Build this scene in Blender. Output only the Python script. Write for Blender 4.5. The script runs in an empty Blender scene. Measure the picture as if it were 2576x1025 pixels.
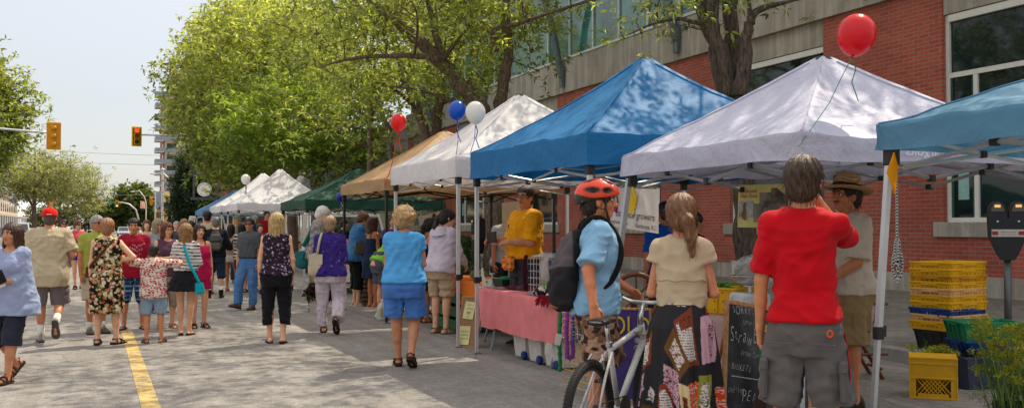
import bpy, bmesh, math, random
import numpy as np
from mathutils import Vector, Matrix, noise
random.seed(7); RNG = np.random.default_rng(7)
sc = bpy.context.scene
col = sc.collection
rad = math.radians
# ------------------------------------------------------------------ camera
YAW, PITCH, FPX, CAMZ = rad(23.0), rad(1.36), 2450.0, 1.5
cam = bpy.data.cameras.new('camera'); cam_o = bpy.data.objects.new('camera', cam); col.objects.link(cam_o)
cam.sensor_width = 36; cam.lens = 36*FPX/2576; cam.clip_start = .05; cam.clip_end = 20000
cam_o.location = (0, 0, CAMZ); cam_o.rotation_euler = (math.pi/2+PITCH, 0, -YAW)
sc.camera = cam_o
CR = np.array([math.cos(YAW), -math.sin(YAW), 0]); CF = np.array([math.sin(YAW)*math.cos(PITCH), math.cos(YAW)*math.cos(PITCH), math.sin(PITCH)])
CU = np.cross(CR, CF)
C0 = np.array([0, 0, CAMZ])
def ray(u, v): return CF+CR*(u-1288)/FPX+CU*(512.5-v)/FPX
def gp(u, v, z=0.):                       # point where the sight line meets height z
    r = ray(u, v); return C0+r*((z-CAMZ)/r[2])
def pd(u, v, d): return C0+ray(u, v)*d    # point at depth d
def pX(u, v, X):                          # point on the plane x = X
    r = ray(u, v); return C0+r*(X/r[0])
def onY(u, Y):                            # ground x where sight column u meets y = Y
    r = ray(u, 570); return r[0]/r[1]*Y
# ------------------------------------------------------------------ object helpers
def link(o, parent=None):
    col.objects.link(o)
    if parent is not None: o.parent = parent
    return o
def tag(o, label, cat, group=None):
    o['label'] = label; o['category'] = cat
    if group: o['group'] = group
    return o
def thing(name, label, cat, loc=(0, 0, 0), rz=0., group=None):
    o = bpy.data.objects.new(name, None); o.empty_display_size = .1; link(o)
    o.location = tuple(float(a) for a in loc); o.rotation_euler = (0, 0, rz)
    return tag(o, label, cat, group)
def struct(o): o['kind'] = 'structure'; return o
def copy_tree(o, parent=None):
    c = o.copy(); col.objects.link(c)
    if parent is not None: c.parent = parent
    for ch in list(o.children): copy_tree(ch, c)
    return c
# ------------------------------------------------------------------ mesh builder
class MB:
    def __init__(s): s.v = []; s.n = 0; s.cnt = []; s.idx = []; s.mi = []; s.col = []
    def add(s, v, faces, m=0, c=None):
        v = np.asarray(v, float).reshape(-1, 3)
        if isinstance(faces, np.ndarray):
            s.cnt.append(np.full(len(faces), faces.shape[1], int)); s.idx.append(faces.reshape(-1)+s.n); s.mi.append(np.full(len(faces), m, int))
        else:
            s.cnt.append(np.array([len(f) for f in faces], int)); s.idx.append(np.array([i for f in faces for i in f], int)+s.n); s.mi.append(np.full(len(faces), m, int))
        if c is None: c = np.ones((len(v), 3))
        c = np.broadcast_to(np.asarray(c, float), (len(v), 3)); s.col.append(c)
        s.v.append(v); s.n += len(v); return s
    def box(s, lo, hi, m=0, M=None, c=None):
        (a, b, e), (f, g, h) = lo, hi
        v = np.array([(a,b,e),(f,b,e),(f,g,e),(a,g,e),(a,b,h),(f,b,h),(f,g,h),(a,g,h)], float)
        if M is not None: v = xf(M, v)
        return s.add(v, np.array([(0,3,2,1),(4,5,6,7),(0,1,5,4),(1,2,6,5),(2,3,7,6),(3,0,4,7)]), m, c)
    def bbox(s, lo, hi, bev=.01, m=0, M=None, c=None):   # box with chamfered edges
        lo = np.array(lo, float); hi = np.array(hi, float); b = min(bev, .45*float(np.min(hi-lo)))
        pts = []; key = {}
        for sx in (0, 1):
            for sy in (0, 1):
                for sz in (0, 1):
                    S = (sx, sy, sz); base = np.where(S, hi, lo); ins = np.where(S, -b, b)
                    for ax in range(3):
                        p = base+ins; p[ax] = base[ax]; key[(S, ax)] = len(pts); pts.append(p)
        F = []
        for ax in range(3):
            o1, o2 = (ax+1) % 3, (ax+2) % 3
            for sd in (0, 1):
                q = []
                for (i, j) in ((0,0),(1,0),(1,1),(0,1)):
                    S = [0,0,0]; S[ax] = sd; S[o1] = i; S[o2] = j; q.append(key[(tuple(S), ax)])
                F.append(q if sd else q[::-1])
            for (i, j) in ((0,0),(1,0),(1,1),(0,1)):      # edges along ax
                A = [0,0,0]; A[o1] = i; A[o2] = j; B = list(A); A[ax] = 0; B[ax] = 1
                q = [key[(tuple(A), o1)], key[(tuple(B), o1)], key[(tuple(B), o2)], key[(tuple(A), o2)]]
                F.append(q if (i == j) else q[::-1])
        for S in [(a, b_, c_) for a in (0,1) for b_ in (0,1) for c_ in (0,1)]:
            t = [key[(S, 0)], key[(S, 1)], key[(S, 2)]]
            F.append(t if sum(S) % 2 else t[::-1])
        v = np.array(pts)
        if M is not None: v = xf(M, v)
        return s.add(v, F, m, c)
    def tube(s, pts, r, n=8, m=0, cap=True, c=None, flat=1., closed=False):
        P = np.asarray(pts, float); k = len(P); r = np.broadcast_to(np.asarray(r, float), (k,))
        if closed: T = np.roll(P, -1, 0)-np.roll(P, 1, 0)
        else: T = np.gradient(P, axis=0) if k > 2 else np.repeat((P[1:]-P[:1]), 2, 0)
        T /= np.linalg.norm(T, axis=1)[:, None]+1e-12
        up = np.array([0, 0, 1.]) if abs(T[0][2]) < .9 else np.array([1., 0, 0])
        N = np.cross(up, T[0]); N /= np.linalg.norm(N); rings = []
        a = np.linspace(0, 2*math.pi, n, endpoint=False)
        for i in range(k):
            N = N-T[i]*N.dot(T[i]); N /= np.linalg.norm(N)+1e-12; B = np.cross(T[i], N)
            rings.append(P[i]+r[i]*(np.cos(a)[:, None]*N+flat*np.sin(a)[:, None]*B))
        V = np.concatenate(rings); i = np.arange(k if closed else k-1)[:, None]; j = np.arange(n)[None]
        a0 = i*n+j; a1 = i*n+(j+1) % n; b0 = ((i+1) % k)*n+j; b1 = ((i+1) % k)*n+(j+1) % n
        s.add(V, np.stack([a0, a1, b1, b0], -1).reshape(-1, 4), m, c)
        if cap and not closed:
            s.cnt.append(np.array([n, n])); s.idx.append(np.concatenate([np.arange(n)[::-1], np.arange(n)+(k-1)*n])+s.n-len(V)); s.mi.append(np.array([m, m]))
        return s
    def lathe(s, prof, n=16, m=0, M=None, c=None, cap=True):   # prof: (r, z)
        a = np.linspace(0, 2*math.pi, n, endpoint=False); k = len(prof)
        V = np.array([(r*math.cos(t), r*math.sin(t), z) for r, z in prof for t in a])
        if M is not None: V = xf(M, V)
        i = np.arange(k-1)[:, None]; j = np.arange(n)[None]
        s.add(V, np.stack([i*n+j, i*n+(j+1) % n, (i+1)*n+(j+1) % n, (i+1)*n+j], -1).reshape(-1, 4), m, c)
        if cap: s.cnt.append(np.array([n, n])); s.idx.append(np.concatenate([np.arange(n)[::-1], np.arange(n)+(k-1)*n])+s.n-len(V)); s.mi.append(np.array([m, m]))
        return s
    def ell(s, ctr, r, n=14, m=0, M=None, c=None):
        k = max(5, n//2); r = np.broadcast_to(np.asarray(r, float), (3,))
        th = np.linspace(.02, math.pi-.02, k); a = np.linspace(0, 2*math.pi, n, endpoint=False)
        V = np.array([(math.sin(t)*math.cos(p)*r[0], math.sin(t)*math.sin(p)*r[1], -math.cos(t)*r[2]) for t in th for p in a])
        if M is not None: V = xf(M, V)
        V = V+np.asarray(ctr, float); i = np.arange(k-1)[:, None]; j = np.arange(n)[None]
        s.add(V, np.stack([i*n+j, i*n+(j+1) % n, (i+1)*n+(j+1) % n, (i+1)*n+j], -1).reshape(-1, 4), m, c)
        s.cnt.append(np.array([n, n])); s.idx.append(np.concatenate([np.arange(n)[::-1], np.arange(n)+(k-1)*n])+s.n-len(V)); s.mi.append(np.array([m, m]))
        return s
    def grid(s, G, m=0, c=None, wrap=False):   # G: (a, b, 3) array
        a, b = G.shape[:2]; i = np.arange(a-1)[:, None]; j = np.arange(b if wrap else b-1)[None]
        s.add(G.reshape(-1, 3), np.stack([i*b+j, i*b+(j+1) % b, (i+1)*b+(j+1) % b, (i+1)*b+j], -1).reshape(-1, 4), m, c); return s
    def poly(s, pts, m=0, c=None): return s.add(pts, [list(range(len(pts)))], m, c)
    def prism(s, poly2, h, M, m=0, c=None):    # extrude 2-D outline (x, z) along y by h
        n = len(poly2); V = np.array([(x, 0, z) for x, z in poly2]+[(x, h, z) for x, z in poly2], float); V = xf(M, V)
        F = [list(range(n)), list(range(n, 2*n))[::-1]]+[[i, i+n, (i+1) % n+n, (i+1) % n] for i in range(n)]
        return s.add(V, F, m, c)
    def obj(s, name, mats, parent=None, smooth=False, vcol=False, loc=None, bevel=None):
        me = bpy.data.meshes.new(name); V = np.concatenate(s.v); cnt = np.concatenate(s.cnt); idx = np.concatenate(s.idx)
        me.vertices.add(len(V)); me.vertices.foreach_set('co', V.astype(np.float32).ravel())
        me.loops.add(len(idx)); me.loops.foreach_set('vertex_index', idx.astype(np.int32))
        me.polygons.add(len(cnt)); st = np.concatenate([[0], np.cumsum(cnt)[:-1]])
        me.polygons.foreach_set('loop_start', st.astype(np.int32))
        if isinstance(mats, (list, tuple)):
            for q in mats: me.materials.append(q)
        else: me.materials.append(mats)
        me.polygons.foreach_set('material_index', np.concatenate(s.mi).astype(np.int32))
        me.polygons.foreach_set('use_smooth', np.full(len(cnt), bool(smooth)))
        if vcol:
            at = me.color_attributes.new('Col', 'FLOAT_COLOR', 'POINT')
            C = np.concatenate(s.col); at.data.foreach_set('color', np.concatenate([C, np.ones((len(C), 1))], 1).astype(np.float32).ravel())
        me.update(calc_edges=True); me.validate()
        if smooth == 'auto':
            me.set_sharp_from_angle(angle=rad(38))
        o = bpy.data.objects.new(name, me); link(o, parent)
        if loc is not None: o.location = tuple(float(a) for a in loc)
        return o
def xf(M, v):
    A = np.array(M); return v@A[:3, :3].T+A[:3, 3]
def TR(x=0, y=0, z=0): return Matrix.Translation((x, y, z))
def RZ(a): return Matrix.Rotation(a, 4, 'Z')
def RX(a): return Matrix.Rotation(a, 4, 'X')
def RY(a): return Matrix.Rotation(a, 4, 'Y')
# ------------------------------------------------------------------ materials
def srgb(h):
    if isinstance(h, str):
        h = h.lstrip('#'); h = [int(h[i:i+2], 16)/255 for i in (0, 2, 4)]
        return tuple(((c+.055)/1.055)**2.4 if c > .04045 else c/12.92 for c in h)
    return tuple(h)
class NT:
    def __init__(s, name):
        s.m = bpy.data.materials.new(name); s.m.use_nodes = True; s.t = s.m.node_tree; s.t.nodes.clear()
        s.out = s.N('ShaderNodeOutputMaterial')
    def N(s, typ, **kw):
        n = s.t.nodes.new(typ)
        for k, v in kw.items():
            if k.startswith('i_'):
                n.inputs[k[2:].replace('_', ' ')].default_value = v
            else: setattr(n, k, v)
        return n
    def L(s, a, b): s.t.links.new(a, b)
    def coord(s, kind='Object', scale=(1, 1, 1)):
        tc = s.N('ShaderNodeTexCoord'); mp = s.N('ShaderNodeMapping'); mp.inputs['Scale'].default_value = scale
        s.L(tc.outputs[kind], mp.inputs[0]); return mp.outputs[0]
    def noise(s, vec, scale, detail=3, rough=.55):
        n = s.N('ShaderNodeTexNoise'); n.inputs['Scale'].default_value = scale; n.inputs['Detail'].default_value = detail; n.inputs['Roughness'].default_value = rough
        s.L(vec, n.inputs['Vector']); return n.outputs['Fac']
    def ramp(s, fac, stops, interp='LINEAR'):
        r = s.N('ShaderNodeValToRGB'); r.color_ramp.interpolation = interp; e = r.color_ramp.elements
        while len(e) < len(stops): e.new(.5)
        for q, (p, c) in zip(e, stops):
            q.position = p; c = srgb(c) if not isinstance(c, (int, float)) else (c, c, c); q.color = (*c[:3], 1)
        s.L(fac, r.inputs[0]); return r.outputs[0]
    def mix(s, a, b, fac, mode='MIX'):
        n = s.N('ShaderNodeMix', data_type='RGBA', blend_type=mode)
        for sock, val in ((n.inputs[0], fac), (n.inputs[6], a), (n.inputs[7], b)):
            if hasattr(val, 'links') or isinstance(val, bpy.types.NodeSocket): s.L(val, sock)
            elif isinstance(val, (int, float)): sock.default_value = val if sock.type == 'VALUE' else (val, val, val, 1)
            else: sock.default_value = (*val[:3], 1)
        return n.outputs[2]
    def math(s, op, a, b=0.):
        n = s.N('ShaderNodeMath', operation=op)
        for i, val in enumerate((a, b)):
            if isinstance(val, bpy.types.NodeSocket): s.L(val, n.inputs[i])
            else: n.inputs[i].default_value = val
        return n.outputs[0]
    def bump(s, h, strength=.3, dist=.01):
        b = s.N('ShaderNodeBump'); b.inputs['Strength'].default_value = strength; b.inputs['Distance'].default_value = dist
        s.L(h, b.inputs['Height']); return b.outputs[0]
    def bsdf(s, colr, rough=.8, normal=None, metal=0, spec=.3, trans=0, transl=0., sheen=0, alpha=None, coat=0, sss=0):
        p = s.N('ShaderNodeBsdfPrincipled')
        for sock, val in ((p.inputs['Base Color'], colr), (p.inputs['Roughness'], rough), (p.inputs['Metallic'], metal)):
            if isinstance(val, bpy.types.NodeSocket): s.L(val, sock)
            elif isinstance(val, (int, float)): sock.default_value = val
            else: sock.default_value = (*val[:3], 1)
        p.inputs['Specular IOR Level'].default_value = spec; p.inputs['Transmission Weight'].default_value = trans
        p.inputs['Sheen Weight'].default_value = sheen; p.inputs['Coat Weight'].default_value = coat
        if sss: p.inputs['Subsurface Weight'].default_value = sss; p.inputs['Subsurface Radius'].default_value = (.012, .005, .003); p.inputs['Subsurface Scale'].default_value = 1
        if alpha is not None: p.inputs['Alpha'].default_value = alpha
        if normal is not None: s.L(normal, p.inputs['Normal'])
        res = p.outputs[0]
        if transl:
            t = s.N('ShaderNodeBsdfTranslucent')
            if isinstance(colr, bpy.types.NodeSocket): s.L(colr, t.inputs[0])
            else: t.inputs[0].default_value = (*colr[:3], 1)
            if normal is not None: s.L(normal, t.inputs['Normal'])
            mx = s.N('ShaderNodeMixShader'); mx.inputs[0].default_value = transl; s.L(res, mx.inputs[1]); s.L(t.outputs[0], mx.inputs[2]); res = mx.outputs[0]
        s.L(res, s.out.inputs[0]); return s.m
_mc = {}
def plain(c, rough=.6, metal=0, spec=.35, var=.12, bump=0, scale=8, transl=0, coat=0):
    k = ('plain', str(c), rough, metal, spec, var, bump, scale, transl, coat)
    if k in _mc: return _mc[k]
    t = NT('surface'); c3 = np.array(srgb(c)); v = t.coord(); n = t.noise(v, scale, 4)
    cc = t.ramp(n, [(.3, tuple(c3*(1-var))), (.7, tuple(np.minimum(c3*(1+var), 1)))])
    nb = t.bump(t.noise(v, scale*6, 3), bump, .005) if bump else None
    _mc[k] = t.bsdf(cc, rough, nb, metal, spec, transl=transl, coat=coat); return _mc[k]
def cloth(c, rough=.85, wr=.35, weave=.15, var=.10, transl=0, wscale=7):
    k = ('cloth', str(c), rough, wr, weave, var, transl, wscale)
    if k in _mc: return _mc[k]
    t = NT('fabric'); c3 = np.array(srgb(c)); v = t.coord()
    n1 = t.noise(t.coord(scale=(1, 1, .45)), wscale, 3, .5); n2 = t.noise(v, 220, 2)
    cc = t.ramp(t.noise(v, 5, 4), [(.3, tuple(c3*(1-var))), (.7, tuple(np.minimum(c3*(1+var), 1)))])
    h = t.math('ADD', t.math('MULTIPLY', n1, 4.), t.math('MULTIPLY', n2, weave))
    _mc[k] = t.bsdf(cc, rough, t.bump(h, wr, .012), 0, .15, sheen=.05, transl=transl); return _mc[k]
def vcolmat(rough=.85, wr=.35, spec=.15, wscale=7, transl=0, metal=0):
    k = ('vcol', rough, wr, spec, wscale, transl, metal)
    if k in _mc: return _mc[k]
    t = NT('painted_fabric'); a = t.N('ShaderNodeVertexColor'); a.layer_name = 'Col'
    n1 = t.noise(t.coord(scale=(1, 1, .45)), wscale, 3, .5); n2 = t.noise(t.coord(), 220, 2)
    h = t.math('ADD', t.math('MULTIPLY', n1, 4.), t.math('MULTIPLY', n2, .15))
    cc = t.mix(a.outputs[0], (0, 0, 0), t.math('MULTIPLY', t.noise(t.coord(), 60, 2), .12))
    _mc[k] = t.bsdf(cc, rough, t.bump(h, wr, .012) if wr else None, metal, spec, transl=transl); return _mc[k]
def skin_mat(c):
    k = ('skin', str(c))
    if k in _mc: return _mc[k]
    t = NT('skin'); c3 = np.array(srgb(c)); v = t.coord()
    cc = t.ramp(t.noise(v, 14, 4), [(.3, tuple(c3*np.array([.88, .80, .78]))), (.7, tuple(np.minimum(c3*1.08, 1)))])
    _mc[k] = t.bsdf(cc, .5, t.bump(t.noise(v, 120, 3), .12, .004), 0, .35, sss=.08); return _mc[k]
def hair_mat(c):
    k = ('hair', str(c))
    if k in _mc: return _mc[k]
    t = NT('hair'); c3 = np.array(srgb(c)); v = t.coord(scale=(1, 1, .12)); n = t.noise(v, 90, 3, .6)
    cc = t.ramp(n, [(.3, tuple(c3*.6)), (.5, tuple(c3*1.1)), (.72, tuple(np.minimum(c3*1.8, 1)))])
    _mc[k] = t.bsdf(cc, .42, t.bump(n, .8, .01), 0, .4); return _mc[k]
def metal_mat(c='#b9bcc0', rough=.35): return plain(c, rough, .85, .5, .06)
# ------------------------------------------------------------------ lettering
def lettering(name, txt, M, size, mat, parent=None, align='CENTER', shear=0., space=1., depth=.0, width=1., thin=0.):
    cu = bpy.data.curves.new(name, 'FONT'); cu.body = txt; cu.size = size; cu.align_x = align; cu.align_y = 'CENTER'; cu.shear = shear; cu.space_character = space
    cu.resolution_u = 3; cu.extrude = depth; cu.offset = -thin*size
    o = bpy.data.objects.new(name, cu); dg = bpy.context.evaluated_depsgraph_get()
    col.objects.link(o); dg.update(); me = bpy.data.meshes.new_from_object(o.evaluated_get(dg)); col.objects.unlink(o); bpy.data.objects.remove(o)
    me.transform(M@Matrix.Diagonal((width, 1, 1, 1))); me.materials.clear(); me.materials.append(mat)
    ob = bpy.data.objects.new(name, me); return link(ob, parent)
# ------------------------------------------------------------------ light
SUN_EL, SUN_AZ = rad(57), rad(62)
sdir = Vector((math.sin(SUN_AZ)*math.cos(SUN_EL), math.cos(SUN_AZ)*math.cos(SUN_EL), math.sin(SUN_EL)))
sun = bpy.data.lights.new('sun', 'SUN'); sun.energy = 5.0; sun.angle = rad(.53); sun.color = (1, .90, .73)
so = bpy.data.objects.new('sun', sun); so.rotation_euler = sdir.to_track_quat('Z', 'Y').to_euler(); link(so)
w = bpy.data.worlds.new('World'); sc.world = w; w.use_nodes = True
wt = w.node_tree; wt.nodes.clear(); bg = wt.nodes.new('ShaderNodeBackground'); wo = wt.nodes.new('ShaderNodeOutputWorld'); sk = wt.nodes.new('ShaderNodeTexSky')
sk.sky_type = 'NISHITA'; sk.sun_disc = False; sk.sun_elevation = SUN_EL; sk.sun_rotation = SUN_AZ; sk.dust_density = 2.0; sk.air_density = 1.0; sk.ozone_density = 1.0
hz = wt.nodes.new('ShaderNodeMix'); hz.data_type = 'RGBA'; hz.inputs[0].default_value = .52   # pale haze colour added to the sky, brightened overhead as fill for the shade
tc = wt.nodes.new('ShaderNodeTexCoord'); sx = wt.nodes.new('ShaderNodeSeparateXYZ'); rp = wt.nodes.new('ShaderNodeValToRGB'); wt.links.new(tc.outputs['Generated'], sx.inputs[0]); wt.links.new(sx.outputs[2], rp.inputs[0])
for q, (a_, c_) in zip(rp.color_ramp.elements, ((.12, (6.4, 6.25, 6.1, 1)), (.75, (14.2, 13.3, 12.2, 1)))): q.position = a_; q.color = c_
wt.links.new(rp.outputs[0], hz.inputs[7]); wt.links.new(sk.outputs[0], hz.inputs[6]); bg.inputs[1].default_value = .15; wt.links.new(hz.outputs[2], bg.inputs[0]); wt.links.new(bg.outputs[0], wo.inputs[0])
sc.view_settings.view_transform = 'Standard'; sc.view_settings.look = 'None'; sc.view_settings.exposure = 0
sc.cycles.max_bounces = 6; sc.cycles.transparent_max_bounces = 8
# ================================================================== ground
def asphalt():
    t = NT('asphalt'); v = t.coord()
    fine = t.noise(v, 55, 4, .7); big = t.noise(v, .35, 5, .6); mid = t.noise(v, 3., 4, .6)
    sp = t.N('ShaderNodeTexVoronoi'); sp.inputs['Scale'].default_value = 70; t.L(v, sp.inputs['Vector'])
    c = t.ramp(fine, [(.25, (.225, .207, .187)), (.55, (.36, .337, .31)), (.8, (.54, .51, .47))])
    c = t.mix(c, (.82, .82, .82), t.ramp(big, [(.36, .9), (.62, 0.)]), 'MULTIPLY')
    c = t.mix(c, (.86, .85, .84), t.ramp(mid, [(.42, .8), (.6, 0.)]), 'MULTIPLY')
    c = t.mix(c, (.78, .77, .76), t.ramp(t.noise(t.coord(scale=(2.2, .16, 1)), 1.6, 4), [(.46, .75), (.60, 0.)]), 'MULTIPLY'); c = t.mix(c, (.74, .73, .72), t.ramp(t.noise(v, 14, 3, .7), [(.40, .8), (.58, 0.)]), 'MULTIPLY')
    c = t.mix(c, (.50, .48, .46), t.ramp(t.noise(v, 1.1, 2, .4), [(.68, 0.), (.74, .6)]), 'MULTIPLY')   # oil stains
    c = t.mix(c, (.42, .41, .39), t.ramp(sp.outputs['Distance'], [(.06, .55), (.16, 0.)]))
    # tar-sealed cracks
    cv = t.N('ShaderNodeTexVoronoi', feature='DISTANCE_TO_EDGE'); cv.inputs['Scale'].default_value = .16
    wv = t.N('ShaderNodeVectorMath', operation='ADD'); nz = t.N('ShaderNodeTexNoise'); nz.inputs['Scale'].default_value = .7; nz.inputs['Detail'].default_value = 5
    t.L(v, nz.inputs['Vector']); t.L(v, wv.inputs[0]); t.L(nz.outputs['Color'], wv.inputs[1]); t.L(wv.outputs[0], cv.inputs['Vector'])
    c = t.mix(c, (.10, .10, .10), t.ramp(cv.outputs['Distance'], [(.0, .55), (.003, .0)]))
    return t.bsdf(c, .9, t.bump(t.math('ADD', fine, t.math('MULTIPLY', sp.outputs['Distance'], .6)), .5, .012), 0, .2)
def paving():
    t = NT('paving'); v = t.coord()
    b = t.N('ShaderNodeTexBrick'); b.inputs['Scale'].default_value = 1; b.inputs['Brick Width'].default_value = .22; b.inputs['Row Height'].default_value = .11
    b.inputs['Mortar Size'].default_value = .006; b.inputs['Color1'].default_value = (.20, .185, .175, 1); b.inputs['Color2'].default_value = (.27, .25, .235, 1); b.inputs['Mortar'].default_value = (.11, .10, .095, 1)
    t.L(v, b.inputs['Vector']); c = t.mix(b.outputs[0], (.75, .74, .72), t.ramp(t.noise(v, 1.2, 5), [(.4, .7), (.65, 0.)]), 'MULTIPLY')
    return t.bsdf(c, .9, t.bump(b.outputs['Fac'], -.4, .01), 0, .2)
def concrete(c=(.47, .435, .385), scale=1.0, streak=True):
    t = NT('concrete'); v = t.coord(); c3 = np.array(srgb(c))
    a = t.ramp(t.noise(v, 1.1*scale, 6, .65), [(.3, tuple(c3*.74)), (.5, tuple(c3)), (.72, tuple(c3*1.16))])
    if streak: a = t.mix(a, (.70, .68, .65), t.ramp(t.noise(t.coord(scale=(3.5, 3.5, .22)), 1.6, 5), [(.46, .8), (.62, 0.)]), 'MULTIPLY')
    a = t.mix(a, (.86, .86, .85), t.ramp(t.noise(v, 30, 3), [(.4, .55), (.6, 0)]), 'MULTIPLY')
    return t.bsdf(a, .85, t.bump(t.noise(v, 40, 4), .25, .006), 0, .25)
ASPH = asphalt(); PAV = paving(); CONC = concrete(); CURB = concrete((.34, .325, .30), 2, False)
def sheet(name, x0, x1, y0, y1, z, m, nx=1, ny=1):
    mb = MB(); X, Y = np.meshgrid(np.linspace(x0, x1, nx+1), np.linspace(y0, y1, ny+1), indexing='ij')
    mb.grid(np.stack([X, Y, np.full_like(X, z)], -1), 0); return struct(mb.obj(name, m))
sheet('ground', -4000, 4000, -300, 9000, -.03, plain((.28, .25, .19), .95, var=.3, scale=.02))
sheet('road', -9.2, 8.2, -30, 900, 0, ASPH)
for nm, x0, x1 in (('sidewalk', 8.36, 15.78), ('sidewalk', -16, -9.36)):
    mb = MB(); mb.box((x0, -30, -.02), (x1, 160 if x0 > 0 else 800, .15)); struct(mb.obj(nm, PAV))
for x0 in (8.2, -9.36):
    mb = MB()
    for k in range(-10, 70):
        mb.bbox((x0, k*3+.006, -.02), (x0+.16, k*3+2.994, .155), .018)
    struct(mb.obj('kerb', CURB))
def paint(c, wear=.45):
    t = NT('road_paint'); v = t.coord(); c3 = np.array(srgb(c))
    a = t.mix(tuple(c3), (.20, .19, .175), t.ramp(t.noise(v, 9, 6, .7), [(.44, 0.), (.66, wear)]))
    a = t.mix(a, (.20, .19, .175), t.ramp(t.noise(v, 60, 3, .7), [(.55, 0.), (.66, wear)]))
    return t.bsdf(a, .8, None, 0, .25)
mb = MB(); ys = np.linspace(5.5, 15.2, 40); wob = np.array([noise.noise((y*2.3, 0, 0))*.005 for y in ys]); xl = .42+(ys-8)*-.004
G = np.stack([np.stack([xl-.075+wob, ys, np.full(40, .004)], 1), np.stack([xl+.075-wob, ys, np.full(40, .004)], 1)])
struct(mb.grid(G).obj('yellow_line', paint((.64, .43, .12), 1.)))
# round cover sunk in the asphalt
p = gp(905, 927); t = thing('manhole_cover', 'round dark iron manhole cover set flush in the asphalt', 'manhole cover', (p[0], p[1], 0))
MB().lathe([(.27, 0), (.27, .004), (.25, .006), (.0, .006)], 28).obj('cover_plate', plain((.22, .20, .185), .7, .5, bump=.5, scale=30), t)
mb = MB()
for k in range(28):
    a = k/28*2*math.pi; mb.box((-.02, -.01, .006), (.02, .01, .009), 0, TR(.2*math.cos(a), .2*math.sin(a), 0)@RZ(a))
mb.obj('raised_studs', plain((.24, .22, .20), .6, .5), t)
# drain grate and litter strip by the right-hand kerb
# far hills, distance haze put into their pale colour
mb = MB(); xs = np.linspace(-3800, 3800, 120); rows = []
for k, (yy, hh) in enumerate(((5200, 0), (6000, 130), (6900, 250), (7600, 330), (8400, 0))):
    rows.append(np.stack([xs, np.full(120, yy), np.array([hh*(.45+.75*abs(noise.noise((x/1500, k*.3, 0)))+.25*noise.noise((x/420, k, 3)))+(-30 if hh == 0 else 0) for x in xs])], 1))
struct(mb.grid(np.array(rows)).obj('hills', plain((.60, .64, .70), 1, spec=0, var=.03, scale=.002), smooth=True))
# ================================================================== brick building
def brick():
    t = NT('brick'); tc = t.N('ShaderNodeTexCoord'); sp = t.N('ShaderNodeSeparateXYZ'); t.L(tc.outputs['Object'], sp.inputs[0])
    cb = t.N('ShaderNodeCombineXYZ'); t.L(t.math('ADD', sp.outputs[0], sp.outputs[1]), cb.inputs[0]); t.L(sp.outputs[2], cb.inputs[1])
    b = t.N('ShaderNodeTexBrick'); b.inputs['Scale'].default_value = 1; b.inputs['Brick Width'].default_value = .275; b.inputs['Row Height'].default_value = .0862
    b.inputs['Mortar Size'].default_value = .0075; b.inputs['Mortar Smooth'].default_value = .2; b.inputs['Bias'].default_value = 0
    b.inputs['Color1'].default_value = (.40, .085, .055, 1); b.inputs['Color2'].default_value = (.50, .12, .08, 1); b.inputs['Mortar'].default_value = (.36, .28, .24, 1)
    t.L(cb.outputs[0], b.inputs['Vector']); v = tc.outputs['Object']
    c = t.mix(b.outputs[0], (.66, .62, .60), t.ramp(t.noise(v, .5, 6, .7), [(.42, .7), (.62, 0.)]), 'MULTIPLY')
    c = t.mix(c, (.50, .36, .30), t.ramp(t.noise(v, 5.5, 4, .7), [(.60, 0.), (.78, .35)]))
    h = t.math('SUBTRACT', t.math('MULTIPLY', t.noise(v, 60, 3), .3), b.outputs['Fac'])
    return t.bsdf(c, .85, t.bump(h, .6, .012), 0, .25)
def glass(c=(.010, .022, .022), rough=.04, spec=.5, wob=.02):
    t = NT('window_glass'); v = t.coord()
    return t.bsdf(t.ramp(t.noise(v, .7, 4), [(.35, tuple(np.array(c)*.5)), (.7, tuple(np.array(c)*1.7))]), rough, t.bump(t.noise(v, 1.1, 2), wob, .05), 0, spec)
BRK = brick(); WHT = plain((.74, .73, .70), .5, var=.05); GLS = glass(); TEAL = glass((.035, .14, .125), .05, 1.0, .03); GRNF = plain((.03, .085, .06), .5); STEEL = plain((.13, .165, .20), .45, .2)
BX = 15.8; YB0, YB1 = 3.0, 52.0
bb = thing('brick_building', 'long red brick building with grey concrete band and white framed windows behind the stalls', 'building', (BX, 0, 0))
wins = []; k = 0; yb = 14.8-7.3-3.75
ys_ = []
y = 11.05-7.3
while y < 50: ys_.append((y, y+3.75)); y += 7.28
plinth = MB().box((-.05, YB0, .10), (1.2, YB1+.05, .54)); plinth.obj('plinth', CONC, bb)
wall = MB(); piers = []
prev = YB0
for a, b in ys_+[(YB1, YB1)]:
    if a > prev: wall.box((0, prev, .54), (.6, a, 6.42))
    if b > a:
        wall.box((0, a, .54), (.6, b, 1.36))
    prev = b
wall.obj('wall', BRK, bb)
band = MB(); band.box((-.10, YB0, 6.425), (.9, YB1, 7.62))
for a, b in ys_: band.box((.05, a, 5.82), (.58, b, 6.42))
for k in range(14): band.box((-.105, YB0+.6+k*3.64, 6.5), (-.0985, YB0+.612+k*3.64, 7.6))
band.obj('concrete_band', CONC, bb)
MB().box((-.135, YB0, 7.62), (.9, YB1, 7.70)).obj('parapet_sill', plain((.62, .62, .60), .5), bb)
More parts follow.
